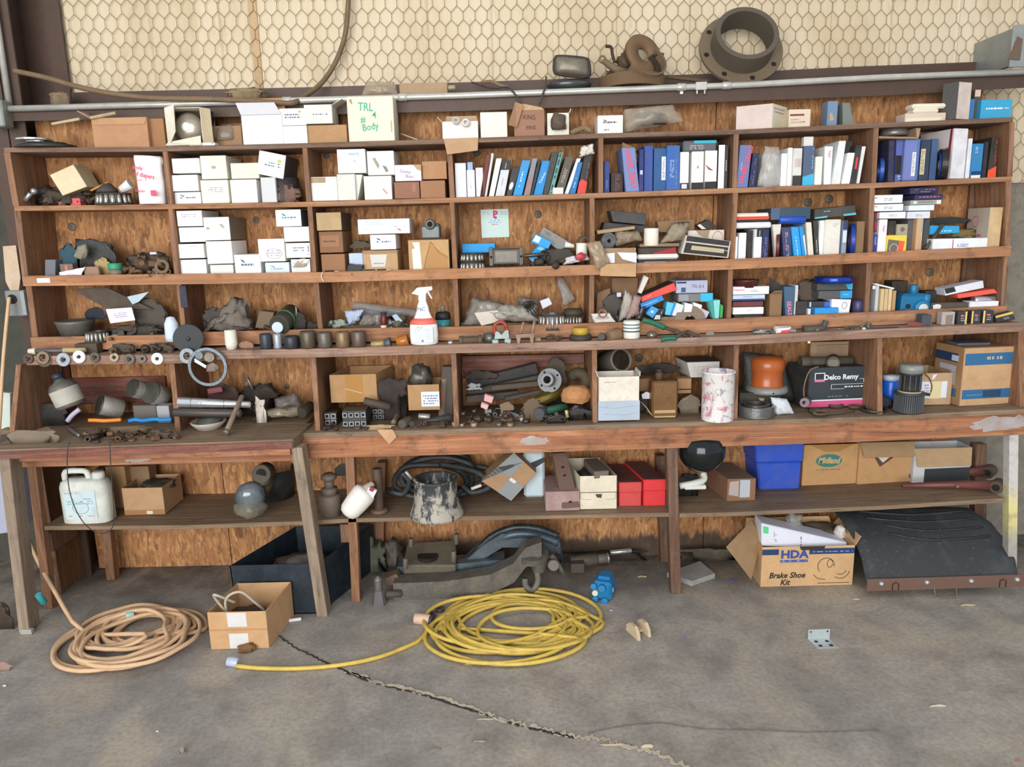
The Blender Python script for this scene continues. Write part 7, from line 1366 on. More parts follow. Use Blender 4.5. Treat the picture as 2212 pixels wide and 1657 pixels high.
# fourth bay
for i,(a,b2,Y_,w,h,c,lab) in enumerate([((1012,832),(1160,795),.12,20,26,'35383b','black flat bar at the back of the pile @54'),((1010,848),(1165,815),.06,18,14,'4c4640','brown flat bar in the middle of the pile @54'),((1006,862),(1120,850),.0,22,16,'3c3834','dark channel bar at the front of the pile @54'),((1060,838),(1180,826),.02,14,12,'544c42','dusty bar lying over the pile @54'),((1090,862),(1165,846),-.03,12,9,'4a4440','short dusty bar at the front right of the pile @54')]):
 A,B = P(*a,Y_),P(*b2,Y_ + .03); d = (B - A); M = Matrix.Translation((A + B) / 2) @ d.to_track_quat('X','Z').to_matrix().to_4x4(); s = K(Y_); S('steel_bar',LB(lab),'steel bar',MB().box((A + B) / 2,(d.length,w * s,h * s),IRON(c,.5),M.to_3x3().to_4x4(),.003),'greasy steel bars in the bench row')
lump('black greasy triangular plate on top of the bars @54',1040,812,.1,66,26,IRON('322f2c',.4),'steel_plate','metal part',8,.4,.07); lump('small chrome and black fitting on the left of the bars @54',1024,838,-.02,34,20,STEEL('7d8486',.5),'chrome_fitting','fitting',12,.7,.05)
lump('grey cast bracket behind the flange @54',1202,812,.1,50,76,IRON('4c473f',.5),'cast_bracket','casting',21,.25,.05,5)
def flange():
 c = P(1188,822,.0); s = K(0); m = mat('7c7f82',.5,.35,.4,'3a2d22',1,.3); M = TR(c) @ rotz(-.25) @ rotx(math.pi / 2 - .25); a = MB().ring(11 * s,27 * s,5 * s,m,M,36); b2 = MB().ring(8 * s,14 * s,34 * s,m,M @ TR((0,0,0)),28); ps = [('flange',a),('hub',b2)]
 for i in range(4): q = i * math.pi / 2 + .6; ps.append(('bolt_hole',MB().cyl(M @ V((21 * s * math.cos(q),21 * s * math.sin(q),4.9 * s)),M @ V((21 * s * math.cos(q),21 * s * math.sin(q),5.4 * s)),2.6 * s,mat('121212',.9),10)))
 T('hub_flange',LB('grey round wheel hub flange with bolt holes @54'),'flange',ps)
flange()
path([(1236,812,.1),(1248,806,.08),(1262,812,.06),(1266,828,.04),(1254,840,.03)],13 * K(.06),IRON('57503f',.4),'curved greasy pipe elbow at the right @54','pipe_elbow','pipe',16,5)
rod('shiny brass shell tube lying @54',(1152,872),(1218,842),-.06,.04,13,mat('9c8c4c',.25,.8,.3,'5a4c2c'),'brass_tube','tube',26,r2=15)
S('tan_stone',LB('tan foam or sandstone chunk on the right @54'),'stone',MB().blob(P(1245,854,-.05),(66 * K(-.05),.13,52 * K(-.05)),mat('c08a5a',.9,0,.2,'8a5c34',1,.6),41,.22,1.1,2,False))
lump('rusty splined gear hub at the front @54',1150,884,-.12,46,46,IRON('6c5a48',.5),'gear_hub','gear',31,.25,.09,5,freq=5)
rod('black rubber faced cylinder end near the gear hub @54',(1164,894),(1174,886),-.16,-.08,12.5,RUB('3a3e40'),'rubber_roller','roller',26); rod('dark green tube running under the stone @54',(1176,889),(1222,878),-.1,-.04,9,mat('2a5a48',.3,0,.2),'green_tube','tube',18)
lump('black plastic coupler with silver edges @54',1202,906,-.16,42,24,mat('22262a',.25,.3,.3),'plastic_coupler','fitting',3,.5,.06,5); lump('pair of black ribbed connectors at the right @54',1252,890,-.12,52,26,mat('202426',.35,.1,.3),'connectors','connectors',35,.5,.05,5,freq=3.5); rod('small brass bolt standing @54',(1226,902),(1223,886),-.16,-.16,4,mat('b8a878',.4,.5,.3),'brass_bolt','bolt')
bx('pink eraser-like block, upper of two @54',(1047,852,1067,858,1062,872,1045,866),-.1,.03,'d8a4a4'); bx('pink block on a tan pin, lower of two @54',(1040,870,1056,876,1052,886,1038,880),-.13,.03,'dcaeae')
tool('white plastic handled pick lying @54',[(1064,898),(1072,889),(1084,890),(1106,900),(1130,912)],[.003,.003,.008,.012],'b4c4d4','pick',5,metal=.1); lump('greasy copper coloured coupling behind the pick @54',1094,880,-.11,32,24,IRON('86705c',.4),'coupling','fitting',29,.3,.05)
for i,(x,y,r,c,lab) in enumerate([(1000,896,5,'c4c0b8','pale knob bolt, back left of the small bolts @54'),(1024,890,4.5,'c8c4be','pale knob bolt, right of the back left one @54'),(1014,906,6,'b8a48c','tan headed bolt, middle of the small bolts @54'),(984,920,8,'c8c2b8','white grey bolt head at the bench edge, leftmost @54'),(998,921,5,'b0a090','small tan bolt next to the leftmost one @54'),(1024,922,8,'b09a80','tan bolt at the bench edge @54'),(1078,921,7,'7c7468','grey hex nut at the bench edge @54'),(1102,922,8,'97876c','brass hex nut at the bench edge @54'),(1136,914,8,'4c443e','dark hex nut below the pick @54'),(1052,910,9,'5e5448','brown washer behind the bolts @54')]):
 p = bp(x,y); s = K(p.y); mb = MB(); m = mat(c,.5,.4,.3); T('hex_bolt',LB(lab),'bolt',[('head',MB().lathe([(0,0),(r * s,0),(r * s,r * s),(0,r * s * 1.1)],m,TR(p),6)),('shank',MB().cyl(p + V((0,0,r * s * .5)),p + V((.01,.035,r * s * .5)),r * s * .5,m,10))])
# fifth bay
rod('big grey pipe collar lying open towards us @55',(1308,785),(1340,778),.12,.0,26,mat('5e5a54',.6,.2,.4),'pipe_collar','pipe collar',32,extra=lambda A,B: [('rim',MB().ring(22 * K(0),27 * K(0),.01,mat('7d776c',.5,.3,.3),TR(B) @ (B - A).to_track_quat('Z','Y').to_matrix().to_4x4(),32)),('dark_bore',MB().lathe([(0,0),(22 * K(0),0)],mat('2f2820',.9,0,.3),TR(B + (B - A).normalized() * .002) @ (B - A).to_track_quat('Z','Y').to_matrix().to_4x4(),28))])
openbox('dirty white square container patched with grey tape @55',(1294,1381,814,908),-.17,.14,'e3ded2',None,[('l',.03,20),('r',.02,10)],[('r',-.02,.55,1.02,1,'aebccb',.15),('s',.1,.1,.4,.14,'b08c6c',1),('k',[[(0,.68),(.4,.72),(.95,.66)],[(.1,.84),(.6,.88),(.95,.83)]],'96a6b8',.001)],'square_container','container',m=WHT('e3ded2',.4))
lump('black glossy lens unit lying on the boxes at the back @55',1420,798,.06,100,30,mat('2b2a28',.2,.2,.3),'lens_unit','lamp part',14,.2,.12); bx('tan cardboard box behind the brown can @55',(1378,1412,818,846),.05,.1,'9a7450',None,m=CARD('9a7450')); bx('tan curved cardboard piece with a black band @55',(1464,1494,818,850),-.0,.05,'a87e56',None,[('r',0,.68,1,.76,'201c1a')],m=CARD('a87e56'))
def oilcan():
 Q = quad((1409,1466,824),-.12,5); m = mat('7a5630',.45,.2,.5,'3a2818',1,.3); mb = MB().hexa(list(Q) + [p + V((0,.09,0)) for p in Q],m,.008); decals(mb,Q,[('r',.1,.78,.9,.86,'c0a070',.4),('r',.1,.94,.9,.98,'c0a878',.3)]); c = (Q[0] + Q[1]) / 2 + V((-.02,.045,0)); T('brown_can',LB('rectangular rusty brown solvent can with a screw neck @55'),'can',[('can',mb),('neck',MB().cyl(c,c + V((0,0,.035)),.018,IRON('4a3424'),16)),('cap',MB().cyl(c + V((0,0,.03)),c + V((0,0,.05)),.014,IRON('33241a'),14))])
oilcan()
bx('grey white carton with a black top, tilted at the back @55',(1484,783,1555,781,1554,814,1492,816),.03,.16,'d3d0cc',None,[('s',.15,.25,.85,.7,'bdb4b0',3)],dx=-.02,parts=lambda Q: [('black_lid',MB().hexa([Q[0] + V((-.002,-.001,.001)),Q[1] + V((.001,-.001,.001)),Q[1] + V((-.02,.16,.001)),Q[0] + V((-.022,.16,.001))] + [Q[0] + V((-.002,-.001,.003)),Q[1] + V((.001,-.001,.003)),Q[1] + V((-.02,.16,.003)),Q[0] + V((-.022,.16,.003))],mat('37342f',.6,0,.3),0))])
lump('dusty grey glass jar between brown can and paint can @55',1490,876,-.05,50,48,mat('6d6252',.4,0,.5,'a09684',1,.3),'dusty_jar','jar',25,.25,.1,5); lump('white plastic knob on black cables @55',1396,856,-.06,20,20,WHT('dcdce4'),'cable_connector','connector',3,.2,.03); path([(1384,868,-.06),(1396,880,-.1),(1404,892,-.12),(1412,900,-.1)],.003,mat('b0a48c',.6),'loose pale wire beside the brown can @55','wire','wire',5)
lump('black tangle of wires behind the brown can @55',1392,880,.0,40,50,RUB('201e1e'),'wire_tangle','wires',15,.6,.08,5,freq=3)
def paintcan():
 x = 1549; p = bp(x,906); s = K(p.y); m,t,b = nt('paint_splashed'); v = coords(t,(1,1,.8),(0,0,0),False); n = noi(t,v,28,4,.7,.6); n2 = noi(t,v,36,4,.7,.8)
 c = mixc(t,ramp(t,n,[(.55,0),(.62,.9)]),'e9e7e4','d87a94'); c = mixc(t,ramp(t,n2,[(.56,0),(.64,.8)]),c,'8a8fa6'); t.links.new(c,b.inputs['Base Color']); b.inputs['Roughness'].default_value = .5
 T('paint_can',LB('tall white can splashed with pink and grey paint @55'),'can',[('can',MB().lathe([(0,0),(34 * s,0),(35 * s,2 * s),(35 * s,106 * s),(36.5 * s,107 * s),(36.5 * s,110 * s),(33 * s,110 * s),(33 * s,98 * s),(0,98 * s)],m,TR(p),40,False))])
paintcan()
# sixth bay
crumple('black plastic film sheet standing behind the orange beacon @56',[(1604,760),(1690,768),(1718,866),(1604,870)],.06,RUB('2f3234'),'plastic_film','plastic sheet',6,.01,bulge=.03,k=5)
bx('worn black box with tan spots under the beacon @56',(1598,1688,848),-.02,.13,'34332f',5,[('r',.1,.5,.22,.9,'b89a68'),('p',[(.46,.3),(.6,.35),(.56,.6),(.5,.5)],'c0a480'),('p',[(.45,.75),(.62,.7),(.6,.9),(.48,.9)],'c0a480')])
def beacon():
 s = K(.04); p = P(1655,846,.04); o = mat('b85f2a',.28,0,.5,'8a5038',1,.05); T('orange_beacon',LB('orange flashing beacon lamp on a grey base @56'),'beacon',[('lens',MB().lathe([(37 * s,14 * s),(34 * s,20 * s),(33 * s,42 * s),(35 * s,50 * s),(37 * s,56 * s),(36 * s,72 * s),(28 * s,79 * s),(0,81 * s)],o,TR(p),40)),('base',MB().lathe([(0,0),(44 * s,0),(46 * s,4 * s),(44 * s,14 * s),(30 * s,15 * s)],mat('8f9590',.5,.1,.3),TR(p),36)),('bolt',MB().cyl(p + V((0,-.1,.012)),p + V((0,-.094,.012)),.004,IRON('2a2a2a'),10))])
beacon()
def bigbearing():
 p = bp(1632,906); p = P(1632,900,-.11); p.z = zs(5,p.x) + .001; s = K(p.y); m = STEEL('8c8e90',.35,.25); T('bearing_ring',LB('big shiny steel bearing race lying at the bench edge @56'),'bearing',[('outer_race',MB().ring(33 * s,42 * s,24 * s,m,TR(p),48,.002)),('inner_race',MB().ring(22 * s,29 * s,27 * s,STEEL('6c6a66'),TR(p),40,.002)),('cage',MB().ring(29 * s,33 * s,18 * s,IRON('2e2c2a'),TR(p),40))])
bigbearing()
crumple('white foil lined sachet standing right of the bearing race @56',[(1664,858),(1700,862),(1722,870),(1718,896)][:2] + [(1716,896),(1676,898)],-.12,WHT('ccd4dc',.2),'sachet','sachet',9,.006,bulge=.015,k=5)
rbx('black Delco box with a pink stripe @56',1749,795,-.03,1700,.17,1870,.02,5,'24282c',decr=[('r',0,.82,1,.97,'d8588c'),('r',0,.79,1,.82,'e8e8ea'),('r',.1,.13,.28,.33,'e8e8ea'),('r',.115,.15,.265,.29,'24303a'),('r',.1,.29,.28,.35,'e07aa8'),('t','Delco Remy',.57,.25,.17,'e8eaec',0,.03,1),('r',.4,.42,.98,.43,'d0d4d8'),('r',.4,.42,.41,.54,'d0d4d8'),('r',.4,.53,.64,.54,'d0d4d8'),('s',.64,.46,.97,.53,'e8eaec',1),('r',.9,.3,.98,.31,'d0d4d8'),('r',.97,.3,.98,.39,'d0d4d8'),('s',.35,.7,.75,.74,'8a9098',1)],colr='2c3a44',name='black_carton')
def pipes():
 s = K(.03); m = IRON('57524a',.4); a = MB().cyl(P(1728,783,.06),P(1838,780,.08),12 * s,m,20); b2 = MB().cyl(P(1728,783,.06),P(1750,782,.06),15 * s,m,20); c = MB().cyl(P(1800,784,.0),P(1800,778,.08),14 * s,m,24); d = MB().cyl(P(1800,784,-.002),P(1800,784,.003),11 * s,IRON('7a766c',.3),20)
 T('pipe_tee',LB('greasy pipe tee fitting lying on the black carton @56'),'pipe fitting',[('pipe',a),('collar',b2),('branch',c),('branch_face',d)])
pipes()
bx('tan cardboard flap with lines standing behind the pipe tee @56',(1752,1846,738,800),.17,.02,'b09472',None,[('k',[[(.14,.12),(.94,.1)],[(.14,.62),(.95,.5)]],'6a5040',.0012),('r',.14,.16,.94,.5,'a68a74',.3)],name='cardboard_flap',cat='cardboard')
path([(1768,792,-.05),(1750,800,-.06),(1740,822,-.06),(1736,845,-.06),(1738,862,-.08)],.003,mat('8a7250',.9),'frayed string hanging beside the black carton @56','string','string',5)
rod('purple grey metal ring spacer lying @56',(1738,870),(1742,866),-.12,-.06,11,mat('6b5a66',.4,.4,.4),'ring_spacer','spacer',22,extra=lambda A,B: [('bore',MB().cyl(A - V((0,.001,0)),A + V((0,.004,0)),.009,mat('141012',.9),14))])
def chain():
 m = IRON('5a4c3c',.5); ps = []
 for i,(x,y,R,sz,rot) in enumerate([(1762,886,13,.6,.2),(1784,872,13,.7,1.2),(1806,876,14,.7,.1),(1824,870,12,.7,.9),(1846,878,12,.6,.2),(1772,894,16,.4,.1)]):
  p = bp(x,y + 6); s = K(p.y); ps.append(('link',torus(MB(),p + V((0,0,.012 + .006 * (i % 2))),R * s,3.4 * s,m,rotz(rot) @ rotx(.5 * (i % 2)),22,8,1.,sz)))
 ps.append(('hook',MB().tube(smoothpath([bp(1748,886) + V((0,0,.008)),bp(1760,897) + V((0,0,.008)),bp(1800,897) + V((0,0,.006)),bp(1845,890) + V((0,0,.006))],4),.006,m,8)))
 T('chain',LB('rusty chain with heavy links lying at the bench edge @56'),'chain',ps)
chain()
def oval():
 p = bp(1886,888); s = K(p.y); T('oval_ring',LB('dark oval ring with a glass-like middle lying by the divider @56'),'ring',[('ring',torus(MB(),p + V((0,0,.008)),25 * s,2.6 * s,STEEL('5c6058',.4),Matrix(),36,8,1.,1.1)),('glass',MB().lathe([(0,0),(22 * s,0),(0,.006)],mat('4a3c34',.1,0,.4),TR(p + V((0,0,.004))),28))])
oval()
# seventh bay
tumbler('bright blue bottle with a white cap behind the filter @57',1921,5,-.0,[(0,0),(18,0),(19,4),(19,52),(17,56),(0,56)],mat('1464d8',.3,0,.1),'blue_bottle','bottle',parts=[('cap',[(0,56),(18,56),(18,66),(0,67)],WHT('ccd4e4'),'white cap')])
lump('black plastic cap and blue shards under the blue bottle @57',1914,870,-.08,30,24,RUB('1c2430'),'black_shards','plastic',13,.5,.04,5)
def filt(lab,p,r,h,ribs,c,top):
 s = K(p.y); ps = [('body',MB().lathe([(0,0),(r * s * .9,0),(r * s * .93,3 * s),(r * s * .93,(h - 5) * s),(r * s,(h - 4) * s),(r * s,h * s),(r * s * .6,h * s),(0,(h - 3) * s)],mat(c,.5,.1,.3),TR(p),36))]; b2 = MB()
 for i in range(ribs): q = 2 * math.pi * i / ribs; b2.box(p + V((r * .95 * s * math.cos(q),r * .95 * s * math.sin(q),h * s * .48)),(.003,.003,(h - 8) * s),mat('5a6064',.5,.1,.3),rotz(q),0)
 ps.append(('ribs',b2)); T('filter_canister',LB(lab),'filter',ps + top(p,s))
p = bp(1961,890); filt('ribbed grey filter canister standing at the bench edge @57',p,31,46,44,'3c4144',lambda p,s: [('cream_seal',MB().ring(16 * s,24 * s,3 * s,mat('b8a890',.7),TR(p + V((0,0,46 * s))),28))])
filt('smaller black filter canister stacked on the ribbed one @57',p + V((0,0,49.5 * K(p.y))),23,40,12,'262c30',lambda p,s: [('clear_lid',MB().lathe([(0,40 * s),(24 * s,40 * s),(24 * s,56 * s),(20 * s,58 * s),(0,58 * s)],mat('8c9490',.3,0,.4),TR(p),28),'cloudy lid')])
openbox('open cardboard carton with a white and yellow label @57',(1984,2059,806,876),-.06,.2,'b69872',5,[],[('r',.02,.26,.86,.78,'dce0ee',.03),('r',.38,.26,.7,.8,'d8cc9c',.05),('s',.2,.34,.36,.6,'8a6a7a',3),('p',[(.42,.05),(.55,.03),(.45,.2),(.4,.18)],'e4e0d8')],content=lambda Q,d: [('hanging_wire',MB().tube(smoothpath([Q[0] + V((.02,-.004,.005)),bil(Q,.3,.15) + V((0,-.006,0)),bil(Q,.4,.4) + V((0,-.006,0)),bil(Q,.38,.6) + V((0,-.006,0))],4),.0025,mat('5a4030',.7),5)),('wire_tag',MB().box(bil(Q,.25,.64) + V((0,-.008,0)),(.035,.01,.014),mat('3a2a28',.6),roty(.2)))])
BB = '2d6a98'
rbx('large cardboard carton with blue bands at the right end @57',2084,752,-.11,2022,.19,2206,.03,5,'a4805a',dec=[('r',0,.12,.82,.27,'1c3a5c'),('r',.6,.15,.84,.25,'c8d0e4'),('r',.2,.33,.78,.42,'b8bcc8'),('r',.6,.42,.78,.66,'a8acb8'),('r',.5,.72,.85,.86,'3a6484')],decr=[('r',.03,.1,.92,.3,BB),('s',.32,.14,.68,.25,'c4ad92',1),('r',.03,.72,.92,.88,BB),('r',.4,.74,.72,.86,'1c4468'),('s',.12,.8,.4,.83,'6a9ac0',1)],colr='cda67c',name='cardboard_box',cat='box')
bx('dark grey plate lying on top of the large banded carton @57',(2070,2140,741,750),-.03,.1,'5f6470',None,name='grey_plate',cat='plate')
heap('on the left table',130,380,3,-.32,-.2,'t',26,'r',6,1)
heap('@54',1010,1230,12,-.15,-.06,5,34,'r',6,3)
heap('@54',1010,1130,14,-.05,.05,5,12,'s',6,7)
heap('@55',1385,1510,10,-.05,.05,5,14,'d',7,7)
heap('@52',450,620,30,.03,.14,'t',26,'d',8,3)
heap('@53',700,800,3,-.18,-.1,5,8,'d',6,3)
heap('@53',870,970,3,-.16,-.06,5,9,'d',6,3)

# ---------------------------------------------------------------- lower shelf
def jug(lab,x,y,k,w,h,d,col,M=None,dirty=1):
 p = on(x,y,k); s = K(p.y); w,h,d = w * s,h * s,d * s; m = WHT(col,.35 if dirty else .1); M = TR(p) @ (M or Matrix()); a = MB(); pr = [(-.5,0),(.5,0),(.5,.72),(.42,.8),(.12,.82),(.1,.86),(-.5,.86)]
 n = 10; prof = [(0,.46),(.02,.5),(.7,.5),(.8,.46),(.85,.36)]; vs = []; fs = []
 for z,r in prof:
  for i in range(20):
   t = 2 * math.pi * (i + .5) / 20; c,s_ = math.cos(t),math.sin(t); q = (abs(c) ** 4 + abs(s_) ** 4) ** -.25; vs.append(M @ V((r * w * c * q,r * d * s_ * q,z * h)))
 for j in range(len(prof) - 1):
  for i in range(20): fs.append((j * 20 + i,j * 20 + (i + 1) % 20,(j + 1) * 20 + (i + 1) % 20,(j + 1) * 20 + i))
 fs += [tuple(reversed(range(20))),tuple(80 + i for i in range(20))]; a.add(vs,fs,m,True)
 H_ = MB().tube([M @ V(q) for q in smoothpath([(-.4 * w,0,.8 * h),(-.38 * w,0,.97 * h),(-.1 * w,0,.99 * h),(.06 * w,0,.96 * h),(.1 * w,0,.82 * h)],4)],.014,m,8)
 c = MB().lathe([(.028,.84 * h),(.028,.95 * h),(.02,.97 * h),(0,.97 * h)],m,M @ TR((.3 * w,0,0)),18)
 Q = [M @ V(q) for q in ((-.36 * w,-.502 * d,.66 * h),(.3 * w,-.502 * d,.66 * h),(.3 * w,-.502 * d,.1 * h),(-.36 * w,-.502 * d,.1 * h))]; l = MB().hexa(Q + [q + V((0,.002,0)) for q in Q],mat('c9dde2',.6,0,.3),0)
 decals(l,Q,[('s',.05,.05,.6,.12,'d08a6c',1),('s',.1,.25,.9,.5,'8ab0bc',3),('n',.5,.6,.25,.2,'9ab8c8',.0015),('s',.1,.85,.9,.92,'d0886c',1)])
 return a,H_,c,l
a,b2,c,d = jug('',196,1124,6,108,120,50,'dfe5de'); T('plastic_jug','dirty white plastic oil jug with a faded label on the lower shelf at the left','jug',[('jug',a),('handle',b2),('neck',c),('label',d,'faded label')])
openbox('open cardboard box with greasy parts beside the white jug',(262,350,1054,1112),-.04,.2,'b48d66',6,[],[('r',0,.82,1,1,'a07444'),('r',.55,.86,.7,.98,'d8ccb8')],content=lambda Q,d: [('greasy_parts',MB().blob((Q[0] + Q[1]) / 2 + V((.03,.1,-.02)),(.16,.12,.05),IRON('45413c',.5),7,.5))])
bx('tan cardboard box standing behind the white jug',(226,268,1008),.05,.12,'a87f52',6,m=CARD('a87f52')); bx('brown carton behind the open cardboard box',(268,320,1008),.1,.08,'7d5f44',6,m=CARD('7d5f44'))
s_ = K(0); p = on(598,1072,6); T('rubber_bucket','black rubber pot open at the top behind the table leg','pot',[('pot',MB().lathe([(0,0),(40 * s_,0),(48 * s_,70 * s_),(46 * s_,71 * s_),(38 * s_,4 * s_),(0,4 * s_)],RUB('25282b'),TR(p),36,False))])
path([(556,1065,-.03),(566,1050,-.04),(570,1035,-.05),(566,1028,-.09)],.045,IRON('575046',.5),'cast iron elbow with an open round mouth on the lower shelf','iron_elbow','pipe elbow',20,5)
rod('dark bore of a short pipe resting against the elbow',(564,1024),(575,1018),-.14,-.06,21,IRON('4c463e',.5),'pipe_end','pipe',24,extra=lambda A,B: [('bore',MB().cyl(A - V((0,.001,0)),A + V((0,.004,0)),.024,mat('0e0e0e',.9),20))])
def globe():
 p = on(545,1122,6); s = K(p.y); p.z += 42 * s; T('glass_bulb','plastic bag with a blue grey glass bulb at the edge of the lower shelf','bulb',[('bulb',MB().blob(p + V((0,0,15 * s)),(66 * s,.11,66 * s),mat('56626e',.12,.2,.5,'a0a4a0'),7,.12,1.2,3,flat=False)),('plastic_bag',MB().blob(p + V((0,0,-14 * s)),(72 * s,.12,56 * s),plastic_film('9a9688',.6),9,.3))])
globe()
def jack():
 p = on(716,1112,6); s = K(p.y); m = IRON('7c6f66',.5); T('bottle_jack','rusty grey bottle jack standing on the lower shelf','jack',[('cylinder',MB().lathe([(0,0),(22 * s,0),(22 * s,14 * s),(24 * s,16 * s),(25 * s,46 * s),(22 * s,50 * s),(0,50 * s)],m,TR(p),28)),('collar',MB().lathe([(0,50 * s),(18 * s,50 * s),(19 * s,64 * s),(0,66 * s)],m,TR(p),8)),('ram',MB().lathe([(0,64 * s),(11 * s,64 * s),(11 * s,84 * s),(0,84 * s)],m,TR(p),20)),('screw_head',MB().lathe([(0,83 * s),(12 * s,83 * s),(18 * s,87 * s),(17 * s,95 * s),(10 * s,99 * s),(0,99 * s)],m,TR(p),24))])
jack()
lump('dark round tin behind the bottle jack',742,1018,.06,40,36,RUB('33302e'),'dark_tin','tin',3,.1,.1)
def wbottle():
 A,B = P(752,1108,-.2),P(790,1062,-.17); T('caulk_bottle','white plastic bottle lying tilted over the shelf edge by the post','bottle',[('bottle',MB().tube([A + (B - A) * q for q in (-.12,-.06,.1,.5,.85,1.,1.08)],[q * K(-.2) for q in (8,18,24,27,28,26,17)],WHT('e8e4de',.1),26)),('nozzle',MB().cyl(B,B + (B - A) * .42,17 * K(-.2),mat('b0a696',.6),18,.012)),('white_tag',MB().box(B + V((.025,-.02,-.005)),(.04,.02,.06),WHT('e4e6f0',.05),roty(.5))),('red_corner',MB().box(B + V((.035,-.03,.022)),(.02,.01,.02),mat('9a2438',.5),roty(.5)))])
wbottle()
p = on(820,1106,6); s_ = K(p.y); T('spindle','rusty vertical pin on a round flange standing on the lower shelf','pin',[('pin',MB().cyl(p,p + V((0,0,104 * s_)),11 * s_,IRON('5b4a40',.5),20)),('flange',MB().lathe([(0,0),(20 * s_,0),(21 * s_,6 * s_),(14 * s_,9 * s_),(0,9 * s_)],IRON('76604e',.5),TR(p),28))])
def bell():
 p = on(944,1112,6); s = K(p.y); m,t,b = nt('muddy_rubber'); v = coords(t,(1,1,.6),(0,0,0),False); n = noi(t,v,22,5,.7,.5); sp = t.nodes.new('ShaderNodeSeparateXYZ'); t.links.new(v,sp.inputs[0]); mr = nn(t,'ShaderNodeMapRange'); mr.inputs[1].default_value = .2; mr.inputs[2].default_value = 0.; mr.inputs[3].default_value = -.12; mr.inputs[4].default_value = .12; t.links.new(sp.outputs[2],mr.inputs[0])
 ad = nn(t,'ShaderNodeMath',operation='ADD'); t.links.new(n,ad.inputs[0]); t.links.new(mr.outputs[0],ad.inputs[1]); c = mixc(t,ramp(t,ad.outputs[0],[(.52,0),(.62,.85)]),'33363a','b4aea0'); t.links.new(c,b.inputs['Base Color']); b.inputs['Roughness'].default_value = .6; bump(t,b,n,.4)
 S('rubber_bell','black rubber bell shaped mount smeared with pale mud','rubber mount',MB().lathe([(50 * s,0),(61 * s,0),(61 * s,6 * s),(54 * s,24 * s),(50 * s,42 * s),(49 * s,62 * s),(48 * s,84 * s),(50 * s,88 * s),(46 * s,90 * s),(42 * s,84 * s),(42 * s,40 * s),(50 * s,0)],m,TR(p),48,False))
bell()
def hose():
 m = mat('23272b',.55,0,.35,'6a6c6c'); lo = []; r = random.Random(5)
 for i,(cx,cy,a_,b_,y0) in enumerate([(950,1030,84,42,.08),(960,1022,92,38,.12),(930,1040,78,38,.05)]): lo += [(cx + a_ * math.cos(t) ,cy - b_ * math.sin(t),y0 + .07 * math.sin(t)) for t in [2 * math.pi * q / 9 + i for q in range(9)]]
 pts = lo + [(1030,1020,.05),(1058,1050,.0),(1020,1064,-.02),(998,1048,.0)]; mb = MB().tube(smoothpath([P(*q) for q in pts],6),.0145,m,10); z0 = zs(6,0) + .001
 for q in mb.v: q.z = max(q.z,z0)
 A = P(862,1030,-.04); b2 = MB().tube(smoothpath([P(838,1062,.0),P(850,1064,-.02),P(872,1066,-.03),P(884,1040,-.05),P(868,1022,-.06)],5),.013,m,9); T('air_hose','coil of black rubber air hoses behind the muddy mount','hose',[('hose',mb),('hose_end',b2),('fitting',MB().cyl(P(876,1018,-.07),P(890,1034,-.07),.009,mat('a8a898',.4,.5,.3),10)),('fitting',MB().cyl(P(1018,1056,-.03),P(1040,1048,-.03),.008,WHT('cfcabc'),10))])
hose()
bx('square box bound with grey tape, balanced on its corner',(1040,1040,1110,978,1159,1022,1104,1082),-.02,.13,'a57f5c',6,[('p',[(.36,0),(.68,0),(.62,.5),(.5,.5)],'858a8c'),('p',[(0,0),(1,0),(1,.45),(.5,.5),(.5,.0)],'8a8f92'),('p',[(0,.55),(.5,.5),(.5,1),(0,1)],'8c9194'),('r',.42,.52,.5,.72,'dcdcdc')],m=CARD('a57f5c'),side=('l','70767a'))
bx('white plastic jug half hidden behind the taped box',(1130,1176,976),.06,.12,'c9dde6',6,[('p',[(0,.3),(1,.12),(1,.22),(.3,.42)],'2c3a40')],bev=.012,name='white_jug',cat='jug')
def tray():
 Q = quad((1178,1252,1062),-.12,6); m = mat('9a7a74',.6,.1,.5,'c8c0bc',1,.3); a = MB().hexa(list(Q) + [p + V((0,.24,0)) for p in Q],m,.002); pts = [P(1194,980,-.0),P(1224,978,-.0),P(1253,1096,-.135),P(1216,1099,-.135)]; b2 = MB().hexa(pts + [p + V((-.01,.03,.006)) for p in pts],IRON('6b5348',.45),.002); hs = [('bolt_hole',MB().cyl(bil(pts,.5,v) + V((0,-.0015,0)),bil(pts,.5,v) + V((0,.001,0)),.008,mat('141110',.9),12)) for v in (.27,.42,.9)]
 T('rusty_bracket','rusty flat steel bracket with holes propped on a flaking red tray','bracket',[('tray',a,'flaking red tray'),('bracket',b2)] + hs)
tray()
WT = mat('e2dac4',.5,.1,.25,'7a6a50')
